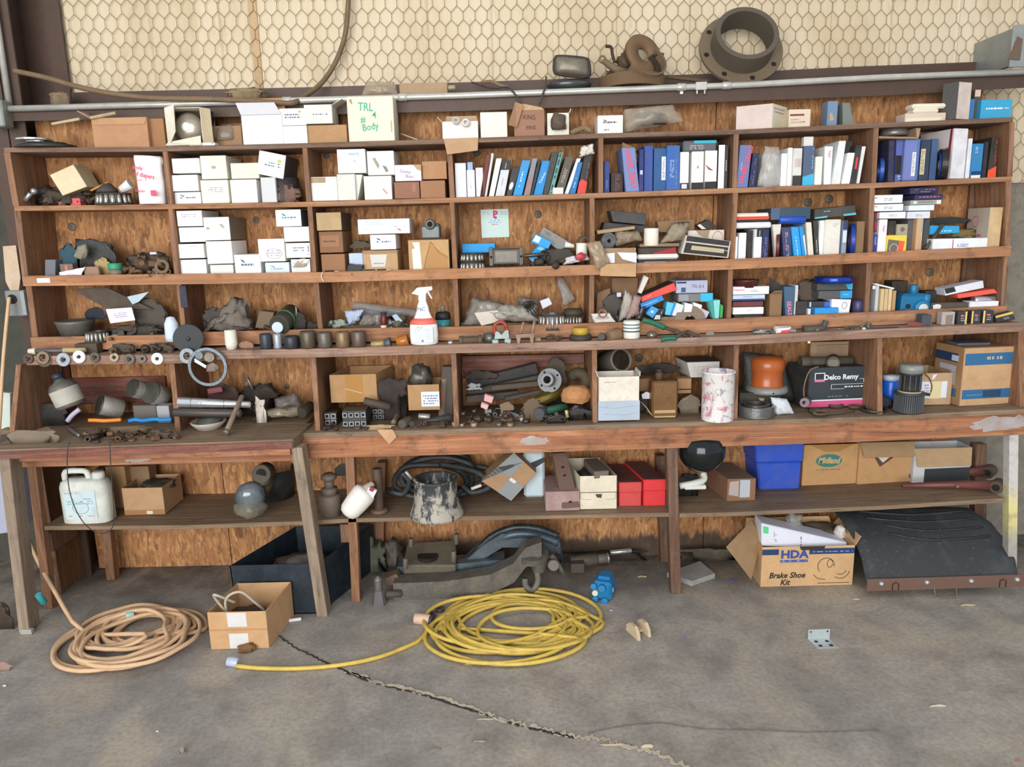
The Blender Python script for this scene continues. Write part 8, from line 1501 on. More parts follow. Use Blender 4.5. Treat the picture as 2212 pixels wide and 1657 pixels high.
def tbox():
 def ob(): pass
 Q = quad((1252,1333,1028),-.11,6); TL,TR_,BR,BL = Q; d = V((-.045,.28,0)); w = V((.003,0,0)); mb = MB(); t_ = V((0,.003,0))
 for q in ([TL,TR_,BR,BL] + [p + t_ for p in Q],[p + d for p in Q] + [p + d + t_ for p in Q],[TL,TL + w,BL + w,BL,TL + d,TL + w + d,BL + w + d,BL + d],[TR_ - w,TR_,BR,BR - w,TR_ - w + d,TR_ + d,BR + d,BR - w + d],[BL + V((0,0,.003)),BR + V((0,0,.003)),BR,BL,BL + d + V((0,0,.003)),BR + d + V((0,0,.003)),BR + d,BL + d]): mb.hexa(q,WT,.0008)
 decals(mb,Q,[('r',0,.48,1,.5,'5a5040'),('p',[(.42,.54),(.6,.54),(.58,.66),(.46,.64)],'4a3c30'),('k',[[(.03,.5),(.03,.66),(.1,.7),(.3,.7)],[(.97,.5),(.97,.66),(.9,.7),(.7,.7)]],'8a7c64',.0008)])
 T('tool_case','open cream metal tool case full of dark parts, beside the red cases','tool case',[('case',mb),('channel',MB().box((TL + TR_) / 2 + V((.0,.1,.005)),(.07,.2,.035),IRON('7a7068',.4),rotz(.15))),('dark_parts',MB().blob((TL + BR) / 2 + V((-.02,.15,.02)),(.14,.22,.1),IRON('2e3032',.4),5,.5))])
tbox()
def redcase(lab,x0,x1,yt,c):
 Q = quad((x0,x1,yt),-.08,6); d = V((-.05,.28,0)); h = (Q[0].z - Q[3].z); mid = [Q[0],Q[1],Q[1] - V((0,0,h * .42)),Q[0] - V((0,0,h * .42))]; m = mat(c,.45,0,.25,'5a3030'); o = V((-.0015,-.002,0)); o2 = V((.0015,-.002,0))
 T('red_case',lab,'case',[('lid_top',MB().hexa([p + V((0,.002,.0006)) for p in (Q[0],Q[1],Q[1] + d,Q[0] + d)] + [p + V((0,.002,.0016)) for p in (Q[0],Q[1],Q[1] + d,Q[0] + d)],mat('5f3033',.7,0,.5,'6a5a50'),0),'dusty maroon top'),('lid',MB().hexa([mid[0] + o,mid[1] + o2,mid[2] + o2,mid[3] + o] + [p + d for p in (mid[0] + o,mid[1] + o2,mid[2] + o2,mid[3] + o)],m,.003)),('case',MB().hexa([mid[3],mid[2],Q[2],Q[3]] + [p + d for p in (mid[3],mid[2],Q[2],Q[3])],m,.003))])
redcase('long red case with a dusty maroon lid, next to the cream tool case',1338,1386,1042,'cf4a48'); redcase('brighter long red case beside the bench post',1391,1439,1036,'e0353a')
def ball():
 c = P(1516,972,-.13); r = 52 * K(-.13); z = c.z; T('dark_globe','glossy black round mirror globe on a white bracket','mirror',[('globe',MB().lathe([(0,-r * .98)] + [(r * math.cos(a),r * .98 * math.sin(a)) for a in [-1.35 + .15 * i for i in range(14)]] + [(0,r * .75)],mat('1c2326',.08,.3,.08),TR(c),40,False)),('bracket',MB().tube(smoothpath([P(1468,1050,-.1),P(1500,1044,-.1),P(1520,1036,-.08),P(1519,1022,-.06)],5),.016,WHT('d8dcd4',.2),8)),('base',MB().box(P(1500,1050,-.09) ,(.1,.05,.02),WHT('d8dcd4',.2),None,.004))])
ball()
lump('small black clutter behind the white bracket',1486,1034,.05,44,26,RUB('1e1e1e'),'black_clutter','clutter',8,.6,.06,7)
openbox('long brown carton with silver tape seen end on',(1572,1633,1036),-.03,.25,'7a5138',7,[('b',.001,0)],[('p',[(.08,.1),(.4,.05),(.4,.8),(.05,.7)],'b0a4a0'),('r',.44,.02,.8,.85,'b4bcc2')],dx=-.04,content=lambda Q,d: [('top',MB().hexa([Q[0],Q[1],Q[1] + V((-.04,.25,0)),Q[0] + V((-.04,.25,0))] + [p + V((0,0,.004)) for p in (Q[0],Q[1],Q[1] + V((-.04,.25,0)),Q[0] + V((-.04,.25,0)))],CARD('6b5546'),0))])
YBN = on(1685,1058,7).y
def bluebin():
 m = mat('2450c4',.45,0,.35,'6a6c78',1,.1); Q = [P(1632,955,YBN),P(1735,955,YBN),P(1728,1058,YBN),P(1640,1060,YBN)]; z = zs(7,Q[0].x) + .001; Q[2].z = Q[3].z = z; zt = P(1680,968,-.2).z + .0; zt = min(Q[0].z,bt5 + .01); Q[0].z = Q[1].z = zt; d = V((-.02,.26,0))
 lo = [bil(Q,0,.42),bil(Q,1,.42),Q[2],Q[3]]; up_ = [Q[0] + V((-.004,-.006,0)),Q[1] + V((.004,-.006,0)),bil(Q,1,.42) + V((.004,-.006,0)),bil(Q,0,.42) + V((-.004,-.006,0))]
 T('blue_bin','blue plastic storage bin pushed under the bench','bin',[('bin',MB().hexa(lo + [p + d for p in lo],m,.008)),('rim',MB().hexa(up_ + [p + d for p in up_],m,.006))])
bluebin()
openbox('kraft cardboard box with a green Midland oval',(1737,1856,960),on(1795,1047,7).y,.14,'c09058',7,[],[('p',[(.1,0),(.9,0),(.65,.18),(.4,.18)],'a87c46'),('o',.47,.4,.24,.16,'3a7a72'),('t','Midland',.47,.4,.2,'c8a878',3,.04,.8,.2),('s',.25,.6,.72,.65,'4a8078',1)])
openbox('plain kraft box with a wide flap folded over its front',(1858,1975,955),on(1915,1043,7).y,.13,'bd8c58',7,[('f',.075,150,'a08058')],[('p',[(.28,.35),(.7,.3),(.6,.42),(.4,.6)],'5a4030'),('p',[(.35,.36),(.6,.33),(.45,.5)],'d0c8b4')])
openbox('white and black carton with a tan flap hanging down, right of the kraft boxes',(1977,2100,968),on(2040,1040,7).y,.12,'c4c0b4',7,[('f',.09,165,'b0926a')],[('r',.2,.6,1,1,'2e3438')],m=WHT('c8cccf',.3),name='parts_box')
def canes(lab,a,b2,c,nm='jack_handle'):
 A,B,C = [on(*q,7) + V((0,0,.03)) for q in (a,b2,c)]; m = mat('7d4a44',.5,.2,.5,'4a3a34',1,.3); T(nm,lab,'lever',[('bar',MB().tube([A,B,C],[.011,.018,.026],m,10)),('eye',MB().cyl(C + V((-.02,-.03,0)),C + V((.03,.02,0)),.03,IRON('574a40',.4),22)),('bore',MB().cyl(C + V((-.022,-.032,0)),C + V((-.02,-.03,0)),.016,mat('101010',.9),16)),('pivot_bolt',MB().cyl(B + V((0,-.02,0)),B + V((0,-.03,0)),.008,IRON('8a7a70'),10))])
canes('reddish steel lever lying on the shelf at the right, front one',(1948,1062),(2060,1060),(2150,1062)); canes('reddish steel lever lying behind the front one at the right',(1962,1040),(2060,1034),(2132,1030))
# ---------------------------------------------------------------- on the floor
F0 = lambda x,y,z=0.: G(x,y,z)
def obin():
 m = mat('18242e',.5,.1,.35,'4a545e',1,.15); A,B = F0(512,1330),F0(690,1326); h = P(508,1222,A.y).z; d = V((.17,.44,0)); Q = [V((A.x - .01,A.y,h)),V((B.x + .01,A.y,h)),V((B.x,A.y,.001)),V((A.x,A.y,.001))]; return openbox('large dark blue black plastic bin standing under the table',(0,0,0),0,0,'',None) if 0 else (Q,d,m)
Q,d,m = obin(); TL,TR_,BR,BL = Q; w = V((.006,0,0)); t_ = V((0,.006,0)); mb = MB()
for q in ([TL,TR_,BR,BL] + [p + t_ for p in Q],[p + d for p in Q] + [p + d + t_ for p in Q],[TL,TL + w,BL + w,BL,TL + d,TL + w + d,BL + w + d,BL + d],[TR_ - w,TR_,BR,BR - w,TR_ - w + d,TR_ + d,BR + d,BR - w + d],[BL + V((0,0,.006)),BR + V((0,0,.006)),BR,BL,BL + d + V((0,0,.006)),BR + d + V((0,0,.006)),BR + d,BL + d]): mb.hexa(q,m,.001)
T('plastic_bin','large dark blue black plastic bin standing open under the table','bin',[('bin',mb),('grey_cloth',MB().blob((TL + TR_) / 2 + V((.1,.12,-.1)),(.2,.2,.16),mat('6a655e',.9,0,.4),8,.4)),('rags',MB().blob((TL + TR_) / 2 + V((.06,.26,-.12)),(.26,.22,.1),mat('5a463a',.9,0,.4),5,.5))])
Y_ = F0(515,1402).y; openbox('open cardboard carton with white tape patches on the floor left of centre',(447,574,1322),Y_,.26,'c79a6a','f',[],[('r',.33,.02,.66,.4,'d6d4d2'),('r',.33,.58,.66,.98,'d6d4d2'),('r',.0,.46,1,.5,'b98a5a')],dx=.03,content=lambda Q,d: [('hose_loop',MB().tube(smoothpath([(Q[0] + Q[1]) / 2 + V(q) for q in ((-.06,.06,-.08),(-.06,.05,.03),(0,.06,.06),(.05,.08,.0),(.08,.1,-.05))],5),.006,mat('b8b0a0',.5),8)),('hose_loop',MB().tube(smoothpath([Q[0] + V(q) for q in ((.06,.06,-.04),(.02,.04,.05),(.04,.03,.06),(.09,.08,.0))],5),.006,mat('b8b0a0',.5),8)),('dark_parts',MB().blob((Q[0] + Q[2]) / 2 + V((.0,.12,-.02)),(.18,.18,.1),IRON('43301f',.5),8,.5)),('torn_corner',MB().blob(bil(Q,.64,.98) + V((0,-.02,.01)),(.07,.03,.04),mat('7d5a34',.9,0,.3),3,.5))])
def coil(name,label,c,rx,ry,n,r,m,seed,tail,extra,zh=.045,jit=.13):
 rr = random.Random(seed); pts = []; L = n * 14
 for i in range(L):
  a = 2 * math.pi * i / 14; lp = i // 14; k = 1 - .5 * rr.random() * (.35 + .65 * ((lp * 7) % n) / n) if i % 14 == 0 else k; o = (rr.uniform(-1,1) * jit * rx,rr.uniform(-1,1) * jit * ry) if i % 14 == 0 else o
  kk = k if i % 14 == 0 else kk * .8 + k * .2; ox = o if i % 14 == 0 and i == 0 else (ox[0] * .8 + o[0] * .2,ox[1] * .8 + o[1] * .2)
  z = r + .001 + zh * lp / n * (.6 + .4 * noise.noise(V((lp * 1.3,a,seed)))); q = F0(c[0],c[1]); pts.append(V((q.x + ox[0] + rx * kk * math.cos(a),q.y + ox[1] + ry * kk * math.sin(a),max(z,r + .001))))
 tl = [F0(x,y) + V((0,0,(z if z else r + .001))) for x,y,z in tail]; mb = MB().tube(smoothpath(pts + tl,3),r,m,8); T(name,label,'cord',[('cord',mb)] + extra)
YC = mat('d6b854',.55,0,.5,'8a7444',1,.1); OC = mat('d8b48e',.6,0,.3,'8a6a50',1,.1)
pg = F0(493,1438) + V((0,0,.02)); so = F0(912,1345) + V((0,0,.022))
coil('yellow_extension_cord','yellow extension cord coiled on the floor with its plug end trailing left',(1102,1352),.335,.25,17,.0088,YC,11,[(960,1362,0),(900,1392,0),(820,1424,0),(730,1442,0),(640,1449,0),(560,1448,0),(510,1443,0)],
     [('plug',MB().cyl(pg + V((.045,-.005,-.005)),pg,.019,mat('b4bcd4',.25,0,.1),14),'clear blueish plug'),('socket',MB().cyl(so - V((.03,0,0)),so + V((.04,-.02,0)),.024,mat('d9b5a0',.5,0,.2),18),'pinkish socket end'),('socket_collar',MB().cyl(so + V((.04,-.02,0)),so + V((.052,-.024,0)),.026,RUB(),18))],.03,.34)
coil('tan_extension_cord','tan extension cord coiled on the floor at the left, running up to the outlet',(298,1378),.245,.235,19,.0095,OC,4,[(185,1378,.03),(130,1335,.12),(88,1292,.25),(70,1260,.34),(52,1210,.42),(24,1160,.5),(2,1130,.56),(-14,1050,.66),(-10,960,.8)],
     [('blue_joint',MB().cyl(F0(96,1302,.22),F0(82,1284,.27),.0135,mat('2f8f94',.5,0,.2),12)),('blue_tape',MB().cyl(F0(272,1330,.055),F0(290,1326,.055),.0125,mat('9ac8c4',.5),10))],.07,.42)
path([(20,642,.04),(14,700,-.0),(7,780,-.05),(2,860,-.12),(-4,960,-.2),(-8,1020,-.22)],.008,OC,'tan cord hanging down from the wall outlet at the left edge','power_line','cord',8,6)
def outlet():
 c = P(38,655,.08); T('wall_outlet','grey metal outlet box with a plug, mounted on the left column','outlet',[('box',MB().box(c + V((0,.03,0)),(.095,.08,.12),mat('8f9494',.4,.5,.3),None,.003)),('socket_hole',MB().cyl(c + V((-.015,-.016,.02)),c + V((-.015,-.01,.02)),.022,mat('151515',.8),18)),('side_cover',MB().box(c + V((.036,-.013,0)),(.02,.005,.11),mat('a4acae',.4,.5,.2),None,.001))])
outlet()
p = [P(x,y,.09) for x,y in ((6,532),(34,530),(44,600),(40,630),(22,628),(12,608))]; S('torn_label','torn tan and white paper stuck to the left column above the outlet','paper',MB().add(p + [q + V((0,.003,0)) for q in p],[(5,4,3,2,1,0),(6,7,8,9,10,11)] + [(i,(i + 1) % 6,(i + 1) % 6 + 6,i + 6) for i in range(6)],mat('cdb8a0',.8,0,.4,'a07a50')))
p = [P(x,y,-.0) for x,y in ((-30,845),(22,850),(22,935),(-30,945))]; S('white_sheet_panel','pale greenish white panel standing at the far left edge behind the table','panel',MB().hexa(p + [q + V((0,.02,0)) for q in p],WHT('c9d4cc',.2),.001))
p = [P(x,y,-.1) for x,y in ((-40,990),(10,990),(26,1150),(-40,1160))]; S('pale_crate','pale blue grey plastic crate at the left edge under the table','crate',MB().hexa(p + [q + V((0,.2,0)) for q in p],mat('a9adc0',.6,0,.3),.004))
lump('dark clutter on the floor at the left edge',-10,1330,F0(0,1360).y,80,70,IRON('3a302a',.5),'floor_clutter','clutter',7,.5,.2,'f'); lump('brown crumpled cardboard on the floor at the bottom left edge',4,1440,F0(4,1450).y,50,20,mat('9a8074',.9,0,.3),'crumpled_cardboard','cardboard',2,.4,.08,'f')
rod('short white tube lying on the floor by the table leg',(614,1342),(651,1337),F0(614,1345).y,F0(651,1340).y,4,WHT('e4e6e2',.05),'white_tube','tube')
for x,y,lab in ((932,1332,'small steel nut on the floor left of the yellow coil, nearer one'),(950,1320,'small steel nut on the floor left of the yellow coil, farther one')):
 q = F0(x,y); S('steel_nut',lab,'nut',MB().ring(.011,.021,.016,STEEL('8a7a74'),TR(q + V((0,0,.001))),18))
path([(150,955,-.41),(147,968,-.425),(145,1005,-.42),(150,1060,-.4),(168,1110,-.38),(195,1143,-.36),(225,1152,-.36),(246,1130,-.38),(243,1060,-.4),(239,1000,-.42),(238,968,-.425),(237,955,-.41)],.0022,RUB('35302e'),'thin black wire loop hanging over the front edge of the table','wire_loop','wire',5,5)

# truck suspension parts under the bench
def susp():
 dk = mat('5a5854',.5,.3,.7,'8f8474',1,.3); bl = mat('48545c',.45,.3,.6,'76848c',1,.3)
 def beam(pts,hgt,th,m,dyb=.0):
  P_ = [P(x,y,Y) for x,y,Y in pts]; A = [p + V((0,0,hgt / 2)) for p in P_]; B = [p - V((0,0,hgt / 2)) for p in P_]; mb = MB(); n = len(P_); vs = []
  for a,b2 in zip(A,B): vs += [a,a + V((0,th,0)),b2 + V((0,th,0)),b2]
  for v in vs: v.z = max(v.z,.001)
  fs = [(0,1,2,3),tuple((n - 1) * 4 + q for q in (3,2,1,0))] + [(i * 4 + j,(i + 1) * 4 + j,(i + 1) * 4 + (j + 1) % 4,i * 4 + (j + 1) % 4) for i in range(n - 1) for j in range(4)]
  return mb.add(vs,fs,m)
 s = K(0)
 a = beam([(850,1281,-.16),(960,1277,-.16),(1060,1262,-.16),(1110,1238,-.15),(1135,1205,-.14),(1170,1192,-.13)],46 * s,.09,dk); b2 = beam([(858,1238,-.02),(980,1232,-.02),(1090,1222,-.02)],30 * s,.1,bl)
 ar = beam([(1000,1232,.02),(1045,1192,.02),(1085,1168,.02),(1150,1168,.02),(1198,1182,.02)],34 * s,.08,bl)
 seat = MB(); q = [P(880,1172,.1),P(985,1166,.1),P(985,1222,-.05),P(870,1222,-.05)]; seat.hexa(q + [p - V((0,0,.05)) for p in q],mat('6b6353',.6,.2,.5,'4a4236'),.006); hole = MB().cyl(bil(q,.45,.62) + V((0,0,-.012)),bil(q,.45,.62) + V((0,-.0,.006)),24 * s,mat('0c0c0c',.9),24)
 ps = [('torque_arm',a),('frame_beam',b2),('arched_beam',ar),('hub_ring',MB().ring(20 * s,34 * s,14 * s,dk,TR(P(1152,1206,-.1)) @ rotx(.15),30)),('spring_seat',seat),('seat_hole',hole)] + [('stud',MB().cyl(P(x,y + 22,Y),P(x,y,Y),6 * s,IRON('6a675f'),12)) for x,y,Y in ((888,1163,.08),(986,1153,.06),(876,1206,-.1),(980,1190,-.1))]
 for k_,(dy,r,c) in enumerate(((0,8,'23282c'),(14,12,'3e4a54'))):
  ps.append(('curved_arm',MB().tube(smoothpath([P(990,1212 + dy,.05),P(1020,1200 + dy,.05),P(1060,1160 + dy,.05),P(1110,1140 + dy,.04),P(1160,1142 + dy,.04),P(1206,1158 + dy,.04)],5),r * s,mat(c,.4,.3,.4,'6a7a84',1,.2),10)))
 ps += [('end_bracket',beam([(1180,1168,.03),(1210,1185,.02),(1216,1215,.0)],30 * s,.03,bl)),('hub',MB().cyl(P(1164,1196,-.08),P(1164,1236,-.1),26 * s,dk,24,14 * s)),('fork',MB().tube(smoothpath([P(1160,1236,-.12),P(1162,1256,-.12),P(1150,1276,-.13),P(1136,1266,-.13),P(1134,1250,-.13)],4),7 * s,IRON('77746c',.4),10)),('joint',MB().cyl(P(1192,1218,-.1),P(1196,1222,-.16),12 * s,IRON('77706a'),18)),('arm',MB().tube([P(1190,1200,-.08),P(1208,1222,-.1),P(1218,1240,-.1)],[8 * s,5 * s,5 * s],IRON('6a6862'),8))]
 ps.append(('side_block',MB().blob(P(852,1200,.08),(40 * s,.12,74 * s),IRON('4c4a46',.6),8,.5,2.4)))
 for p_ in ps:
  for v in p_[1].v: v.z = max(v.z,.001)
 T('suspension_assembly','greasy truck suspension arms and spring seat lying under the bench','suspension parts',ps)
susp()
def jackstand():
 p = F0(820,1305); s = K(p.y); m = mat('66646a',.5,.3,.5,'8a8070',1,.4); T('screw_jack','small grey screw jack standing on the floor beside the bench post','jack',[('screw',MB().lathe([(7 * s,34 * s)] + [((8 + 2 * (i % 2)) * s,(34 + i * 4) * s) for i in range(1,9)] + [(0,72 * s)],m,TR(p),16)),('base',MB().lathe([(0,0),(17 * s,0),(16 * s,5 * s),(10 * s,36 * s),(0,38 * s)],m,TR(p),8,False,False)),('side_tube',MB().cyl(p + V((.03,.02,.04)),p + V((.1,.03,.035)),9 * s,IRON('4a4642'),14))])
jackstand()
lump('dusty dry weeds and scrap behind the bench post',806,1200,.14,60,76,mat('5b5f50',.95,0,.5,'8a8a7a',1,.9),'dry_weeds','weeds',9,.8,.06,'f',freq=3.6)
bx('brown wooden wedge lying behind the screw jack',(832,1250,856,1240,868,1260,834,1268),-.1,.06,'6a5648','f'); rod('greasy axle stub lying on the floor right of the suspension arms',(1232,1215),(1290,1208),.04,.06,14,IRON('57504a',.5),'axle_stub','axle',20,extra=lambda A,B: [('block',MB().box(A + V((.03,-.03,-.005)),(.07,.07,.05),IRON('4a4440'),None,.004)),('collar',MB().cyl(B,B + V((.06,.01,0)),.024,IRON('6a6660'),20)),('bright_ring',MB().cyl(B + V((.05,.008,0)),B + V((.056,.009,0)),.0255,STEEL('c8ccd0',.2),20))])
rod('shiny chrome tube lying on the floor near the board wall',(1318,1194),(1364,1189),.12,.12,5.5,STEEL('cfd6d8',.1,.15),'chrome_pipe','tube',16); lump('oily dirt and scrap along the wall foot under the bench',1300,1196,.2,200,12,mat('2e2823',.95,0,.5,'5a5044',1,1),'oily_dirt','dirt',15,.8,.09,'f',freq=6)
lump('bits of straw and rubble along the wall foot on the right',1530,1190,.18,160,10,mat('4c4438',.95,0,.5,'8a8070',1,1),'rubble','rubble',25,.8,.09,'f',freq=6)
def bpump():
 B = mat('1a78b0',.45,.1,.25,'134a66',1,.2); p = F0(1306,1296); s = K(p.y); R3 = rotz(-.35); c = p + V((0,.03,24 * s)); a = MB().box(c,(46 * s,.09,46 * s),B,R3,.012); a.box(c + V((.01,.02,24 * s)),(30 * s,.07,12 * s),B,R3,.005); ps = [('body',a)]
 for (dx_,dz_,r,col,nm) in ((-14,-2,7,'d8e0cc','white_port'),(-18,14,7,'2a8cc4','bolt_boss'),(-14,-18,7,'2a8cc4','bolt_boss'),(2,12,8,'2a86bc','bolt_boss'),(8,-20,8,'2a86bc','bolt_boss')): q = c + R3 @ V((dx_ * s,-.045,dz_ * s)); ps.append((nm,MB().cyl(q,q + R3 @ V((0,-.02,0)),r * s,mat(col,.45,.1,.2),16)))
 ps.append(('side_tag',MB().box(c + R3 @ V((23.5 * s,-.01,0)),(.002,.012,.02),WHT('c8d8e4',.1),R3,0))); T('blue_gear_pump','bright blue gear pump standing on the floor right of the yellow coil','pump',ps)
bpump()
q = [F0(1440,1248),F0(1494,1268),F0(1545,1250),F0(1512,1222)]; S('concrete_slab','pale grey concrete block lying on the floor behind the bench post','slab',MB().hexa([p + V((0,0,.028)) for p in q] + [p + V((0,0,.001)) for p in q],mat('a2a29e',.9,0,.4,'5a5650',1,.5),.003))
Yb = F0(1745,1266).y; BL_ = '1c3a66'
def shoebox():
 def cont(Q,d):
  r = [('white_catalog',MB().hexa([P(1645,1130,Yb + .05),P(1830,1172,Yb + .05),P(1828,1186,Yb + .04),P(1645,1180,Yb + .04)] + [p + V((0,.1,.004)) for p in (P(1645,1130,Yb + .05),P(1830,1172,Yb + .05),P(1828,1186,Yb + .04),P(1645,1180,Yb + .04))],WHT('dfe3f2',.1),.003),'white printed carton')]
  q = [P(1645,1130,Yb + .048),P(1830,1172,Yb + .048),P(1828,1186,Yb + .038),P(1645,1180,Yb + .038)]; decals(r[0][1],q,[('r',.02,.12,.08,.42,'5ad08a'),('s',.14,.3,.18,.8,'8a90a0',2,True),('s',.45,.3,.48,.9,'a04070',1,True)])
  r += [('wrapped_tube',MB().cyl(P(1675,1134,Yb + .2),P(1722,1138,Yb + .16),.02,mat('6f6e6c',.5,.2,.4),16)),('plastic_wrap',MB().blob(P(1716,1128,Yb + .14),(.08,.06,.09),plastic_film('a8a8a6',.7),6,.5)),('brake_parts',MB().blob(P(1770,1150,Yb + .2),(.26,.16,.09),IRON('6b6258',.5),9,.4)),('paper',MB().blob(P(1815,1150,Yb + .12),(.05,.06,.08),WHT('d4d0cc'),5,.5))]
  q = [P(1568,1182,Yb - .12),P(1622,1126,Yb + .1),P(1646,1160,Yb + .1),P(1622,1252,Yb - .06)]; q[3].z = max(q[3].z,.004); r.append(('flap',MB().hexa(q + [p + V((.003,.003,0)) for p in q],CARD('a5835c'),.0008)))
  return r
 openbox('open cardboard box printed HDA Brake Shoe Kit on the floor',(1647,1847,1180),Yb,.26,'d3a775','f',[('r',.05,35),('b',.04,20)],[('r',0,.06,.18,.2,BL_),('r',.51,.06,1,.2,BL_),('s',.55,.12,.98,.17,'7a9ac8',1),('t','HDA',.35,.2,.27,'2c4c94',0,.04,1.1),('r',.2,.33,.5,.39,'3a5a9c'),('s',.22,.345,.48,.375,'c8d0e4',1),('t','Brake Shoe',.28,.72,.2,'2a2622',0,.02,.92,.25),('t','Kit',.26,.9,.2,'2a2622',0,.02,.92,.25),('p',[(.4,0),(.68,0),(.66,.1),(.42,.09)],'2c2a28'),
             ('k',[[(.7 + .09 * math.cos(a),.5 + .2 * math.sin(a)) for a in [2.4 + i * .4 for i in range(11)]],[(.74 + .03 * math.cos(a),.44 + .1 * math.sin(a)) for a in [i * .6 for i in range(11)]],[(.86 + .1 * math.cos(a),.6 + .22 * math.sin(a)) for a in [.2 + i * .25 for i in range(9)]],[(.86 + .06 * math.cos(a),.6 + .12 * math.sin(a)) for a in [.2 + i * .25 for i in range(9)]],[(.57,.72),(.62,.82),(.7,.84)],[(.62,.93),(.96,.93)]],'4a3c30',.0014)],content=cont)
shoebox()
def mudflap():
 m,t,b = nt('mudflap_rubber'); v = coords(t,(1,1,1),(0,0,0),False); n = noi(t,v,5,5,.7,.6); n2 = noi(t,v,60,3); c = mixc(t,ramp(t,n,[(.5,0),(.75,.5)]),'34383b','5f6264'); c = mixc(t,ramp(t,n2,[(.62,0),(.75,.4)]),c,'7d8082'); t.links.new(c,b.inputs['Base Color']); b.inputs['Roughness'].default_value = .6; bump(t,b,n2,.2)
 Yf,Yt = F0(1880,1288).y,.12; g = []; nj = 16
 lf = [(1800,1102),(1822,1128),(1845,1165),(1862,1210),(1872,1262)]; rt = [(2090,1098),(2140,1130),(2172,1170),(2192,1210),(2200,1252)]
 for j in range(nj + 1):
  u = j / nj * 4; i = min(3,int(u)); f = u - i; yy = Yt + (Yf - Yt) * (j / nj) ** .8
  a = (lf[i][0] * (1 - f) + lf[i + 1][0] * f,lf[i][1] * (1 - f) + lf[i + 1][1] * f); b2 = (rt[i][0] * (1 - f) + rt[i + 1][0] * f,rt[i][1] * (1 - f) + rt[i + 1][1] * f); A,B = P(*a,yy),P(*b2,yy - .02)
  g.append([A * (1 - q / 12) + B * (q / 12) + V((0,0,.012 * math.sin(math.pi * q / 12))) for q in range(13)])
 fl_ = MB().sheet(g,.008,m); ps = [('flap',fl_)]
 for r_,(j0,j1) in enumerate(((1,3),(3,5),(5,7),(7,9))):
  e = MB(); L = [g[j0][2 + r_ // 2],(g[j1][6] + g[j1 - 1][6]) / 2,g[j0][11]]; e.tube([p + V((0,-.008,.005)) for p in smoothpath(L,2)],.005,m,6); ps.append(('molded_rib',e))
 A,B = g[-1][0] + V((-.004,-.012,.03)),g[-1][-1] + V((.02,-.012,.03)); dn = V((0,-.004,-.058)); q = [A,B,B + dn,A + dn]; lo = min(p.z for p in q)
 st = MB().hexa(q + [p + V((0,.006,0)) for p in q],IRON('76594e',.4),.001); ps.append(('steel_strip',st,'rusty steel strip')); s = K(Yf)
 for u in (.09,.38,.66,.95): c_ = bil(q,u,.4); ps.append(('bolt',MB().lathe([(0,-.012),(.008,-.01),(.013,0),(.013,.004)],STEEL('c4c8cc',.3,.4),TR(c_) @ rotx(-math.pi / 2),14)))
 for u in (.18,.86): c_ = bil(q,u,.62); ps.append(('slot',MB().tube([c_ + V((-.014,-.003,-.02)),c_ + V((-.014,-.003,.01)),c_ + V((0,-.003,.02)),c_ + V((.014,-.003,.01)),c_ + V((.014,-.003,-.02))],.002,mat('2a2020',.8),5)))
 C = bil(q,.5,1.); z = C.z; ps.append(('wire_hook',MB().tube([C + V((-.05,.004,.01)),C + V((-.05,-.01,-z + .004 if z > .02 else -.01)),C + V((.05,-.01,-z + .004 if z > .02 else -.01)),C + V((.05,.004,.01))],.003,IRON('8a7a70'),6)))
 for p_ in ps:
  for v_ in p_[1].v: v_.z = max(v_.z,.001)
 T('mud_flap','large black rubber truck mud flap with a rusty bolted strip, leaning under the bench','mud flap',ps)
mudflap()
def spool():
 p = F0(1382,1368); m = mat('c9b596',.75,0,.25,'8a7454',1,.3); R3 = rotz(.5); ps = []
 for o in (-.028,.028): ps.append(('cheek',MB().slab([(-.05,0),(.05,0),(.045,.03),(.02,.05),(-.02,.052),(-.042,.03)],.014,m,TR(p + R3 @ V((o,-.0,.001))) @ rotz(1.95))))
 ps.append(('bridge',MB().box(p + V((0,.01,.012)),(.05,.03,.012),m,R3,.002))); T('wooden_chock','small pale wooden chock with two curved sides on the floor','chock',ps)
spool()
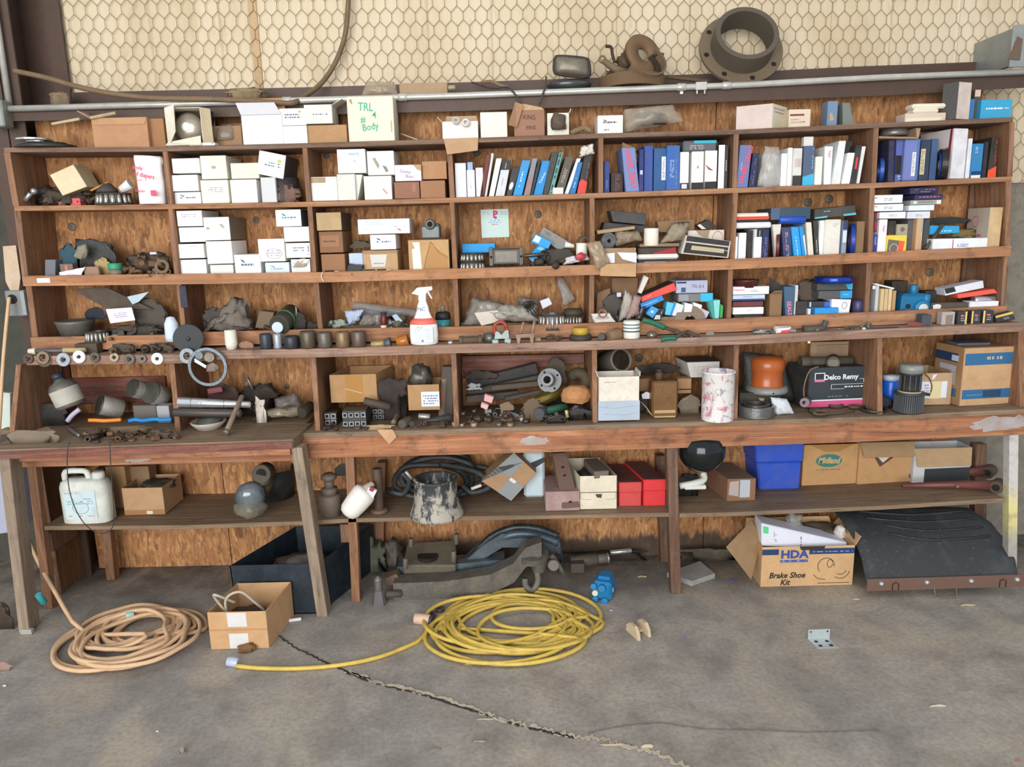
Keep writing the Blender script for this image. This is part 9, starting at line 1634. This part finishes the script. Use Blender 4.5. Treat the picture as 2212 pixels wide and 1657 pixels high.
def brk():
 m = mat('c4ced0',.35,.4,.15,'8a8878'); A,B,C,D = F0(1745,1382),F0(1792,1380),F0(1812,1400),F0(1766,1402); up_ = V((0,0,.045)); a = MB().hexa([p + V((0,0,.003)) for p in (A,B,C,D)] + [p + V((0,0,.0005)) for p in (A,B,C,D)],m,.0004); a.hexa([A + up_,B + up_,B + V((0,0,.001)),A + V((0,0,.001))] + [p + V((0,.003,0)) for p in (A + up_,B + up_,B + V((0,0,.001)),A + V((0,0,.001)))],m,.0004)
 ps = [('plate',a)]; k = mat('2a2824',.9,0,0)
 for u,v in ((.25,.3),(.75,.3),(.25,.75),(.75,.75)): q = bil([A,B,C,D],u,v); ps.append(('slot',MB().cyl(q + V((0,0,.003)),q + V((0,0,.0036)),.008,k,12)))
 for u in (.12,.88): q = A * (1 - u) + B * u + V((0,-.0006,.035)); ps.append(('screw_hole',MB().cyl(q,q + V((0,.001,0)),.004,k,10)))
 T('angle_bracket','small shiny zinc angle bracket with slots on the floor','bracket',ps)
brk()
for x,y,w,h,c,lab in ((2028,1528,44,8,'c8c4b0','pale strip of peeled paint on the floor, lower right'),(2090,1310,40,7,'b0a88c','scrap of torn paper on the floor below the mud flap'),(1030,1272 + 164,60,4,'b8aa8c','wisp of dry straw on the floor below the yellow coil'),(1048,1555,46,3,'d0c8b4','thin white straw on the floor beside the long crack'),(1035,1604,34,6,'a58f74','small tan wood shaving near the bottom of the floor'),(940,1618,30,3,'7a6450','brown twig on the floor at the bottom centre'),(1330,1612,80,8,'b9a98c','tuft of straw caught in the crack, right part'),(1398,1618,30,16,'c0b498','clump of pale straw at the lower end of the crack'),(1388,1248,24,6,'a08c70','dry leaf scrap on the floor behind the blue pump'),(1580,1256,14,4,'3a4a9a','tiny blue scrap on the floor beside the cardboard flap'),(1480,1380,7,3,'4a5ab0','tiny blue bead on the floor right of the chock'),(2198,1645,12,6,'c05058','tiny red speck at the bottom right corner of the floor'),(10,1484,10,6,'d8d4c8','small pale crumb on the floor, left edge'),(340,1582,8,5,'d0c8b4','small pale crumb on the floor, bottom left'),(395,1628,16,22,'8a7a68','little brown dirt lump near the bottom left of the floor'),(1320,1300 + 20,8,3,'d8d4cc','tiny white chip on the floor near the yellow coil'),(1850,1236 + 60,16,3,'d0ccc0','small white chip in front of the brake shoe box')):
 lump(lab,x,y,F0(x,y).y,w,h,mat(c,.85,0,.3,'7a6a54',1,.4),'floor_scrap','scrap',len(lab),.5,.02 + h * .001,'f',2,2.6)
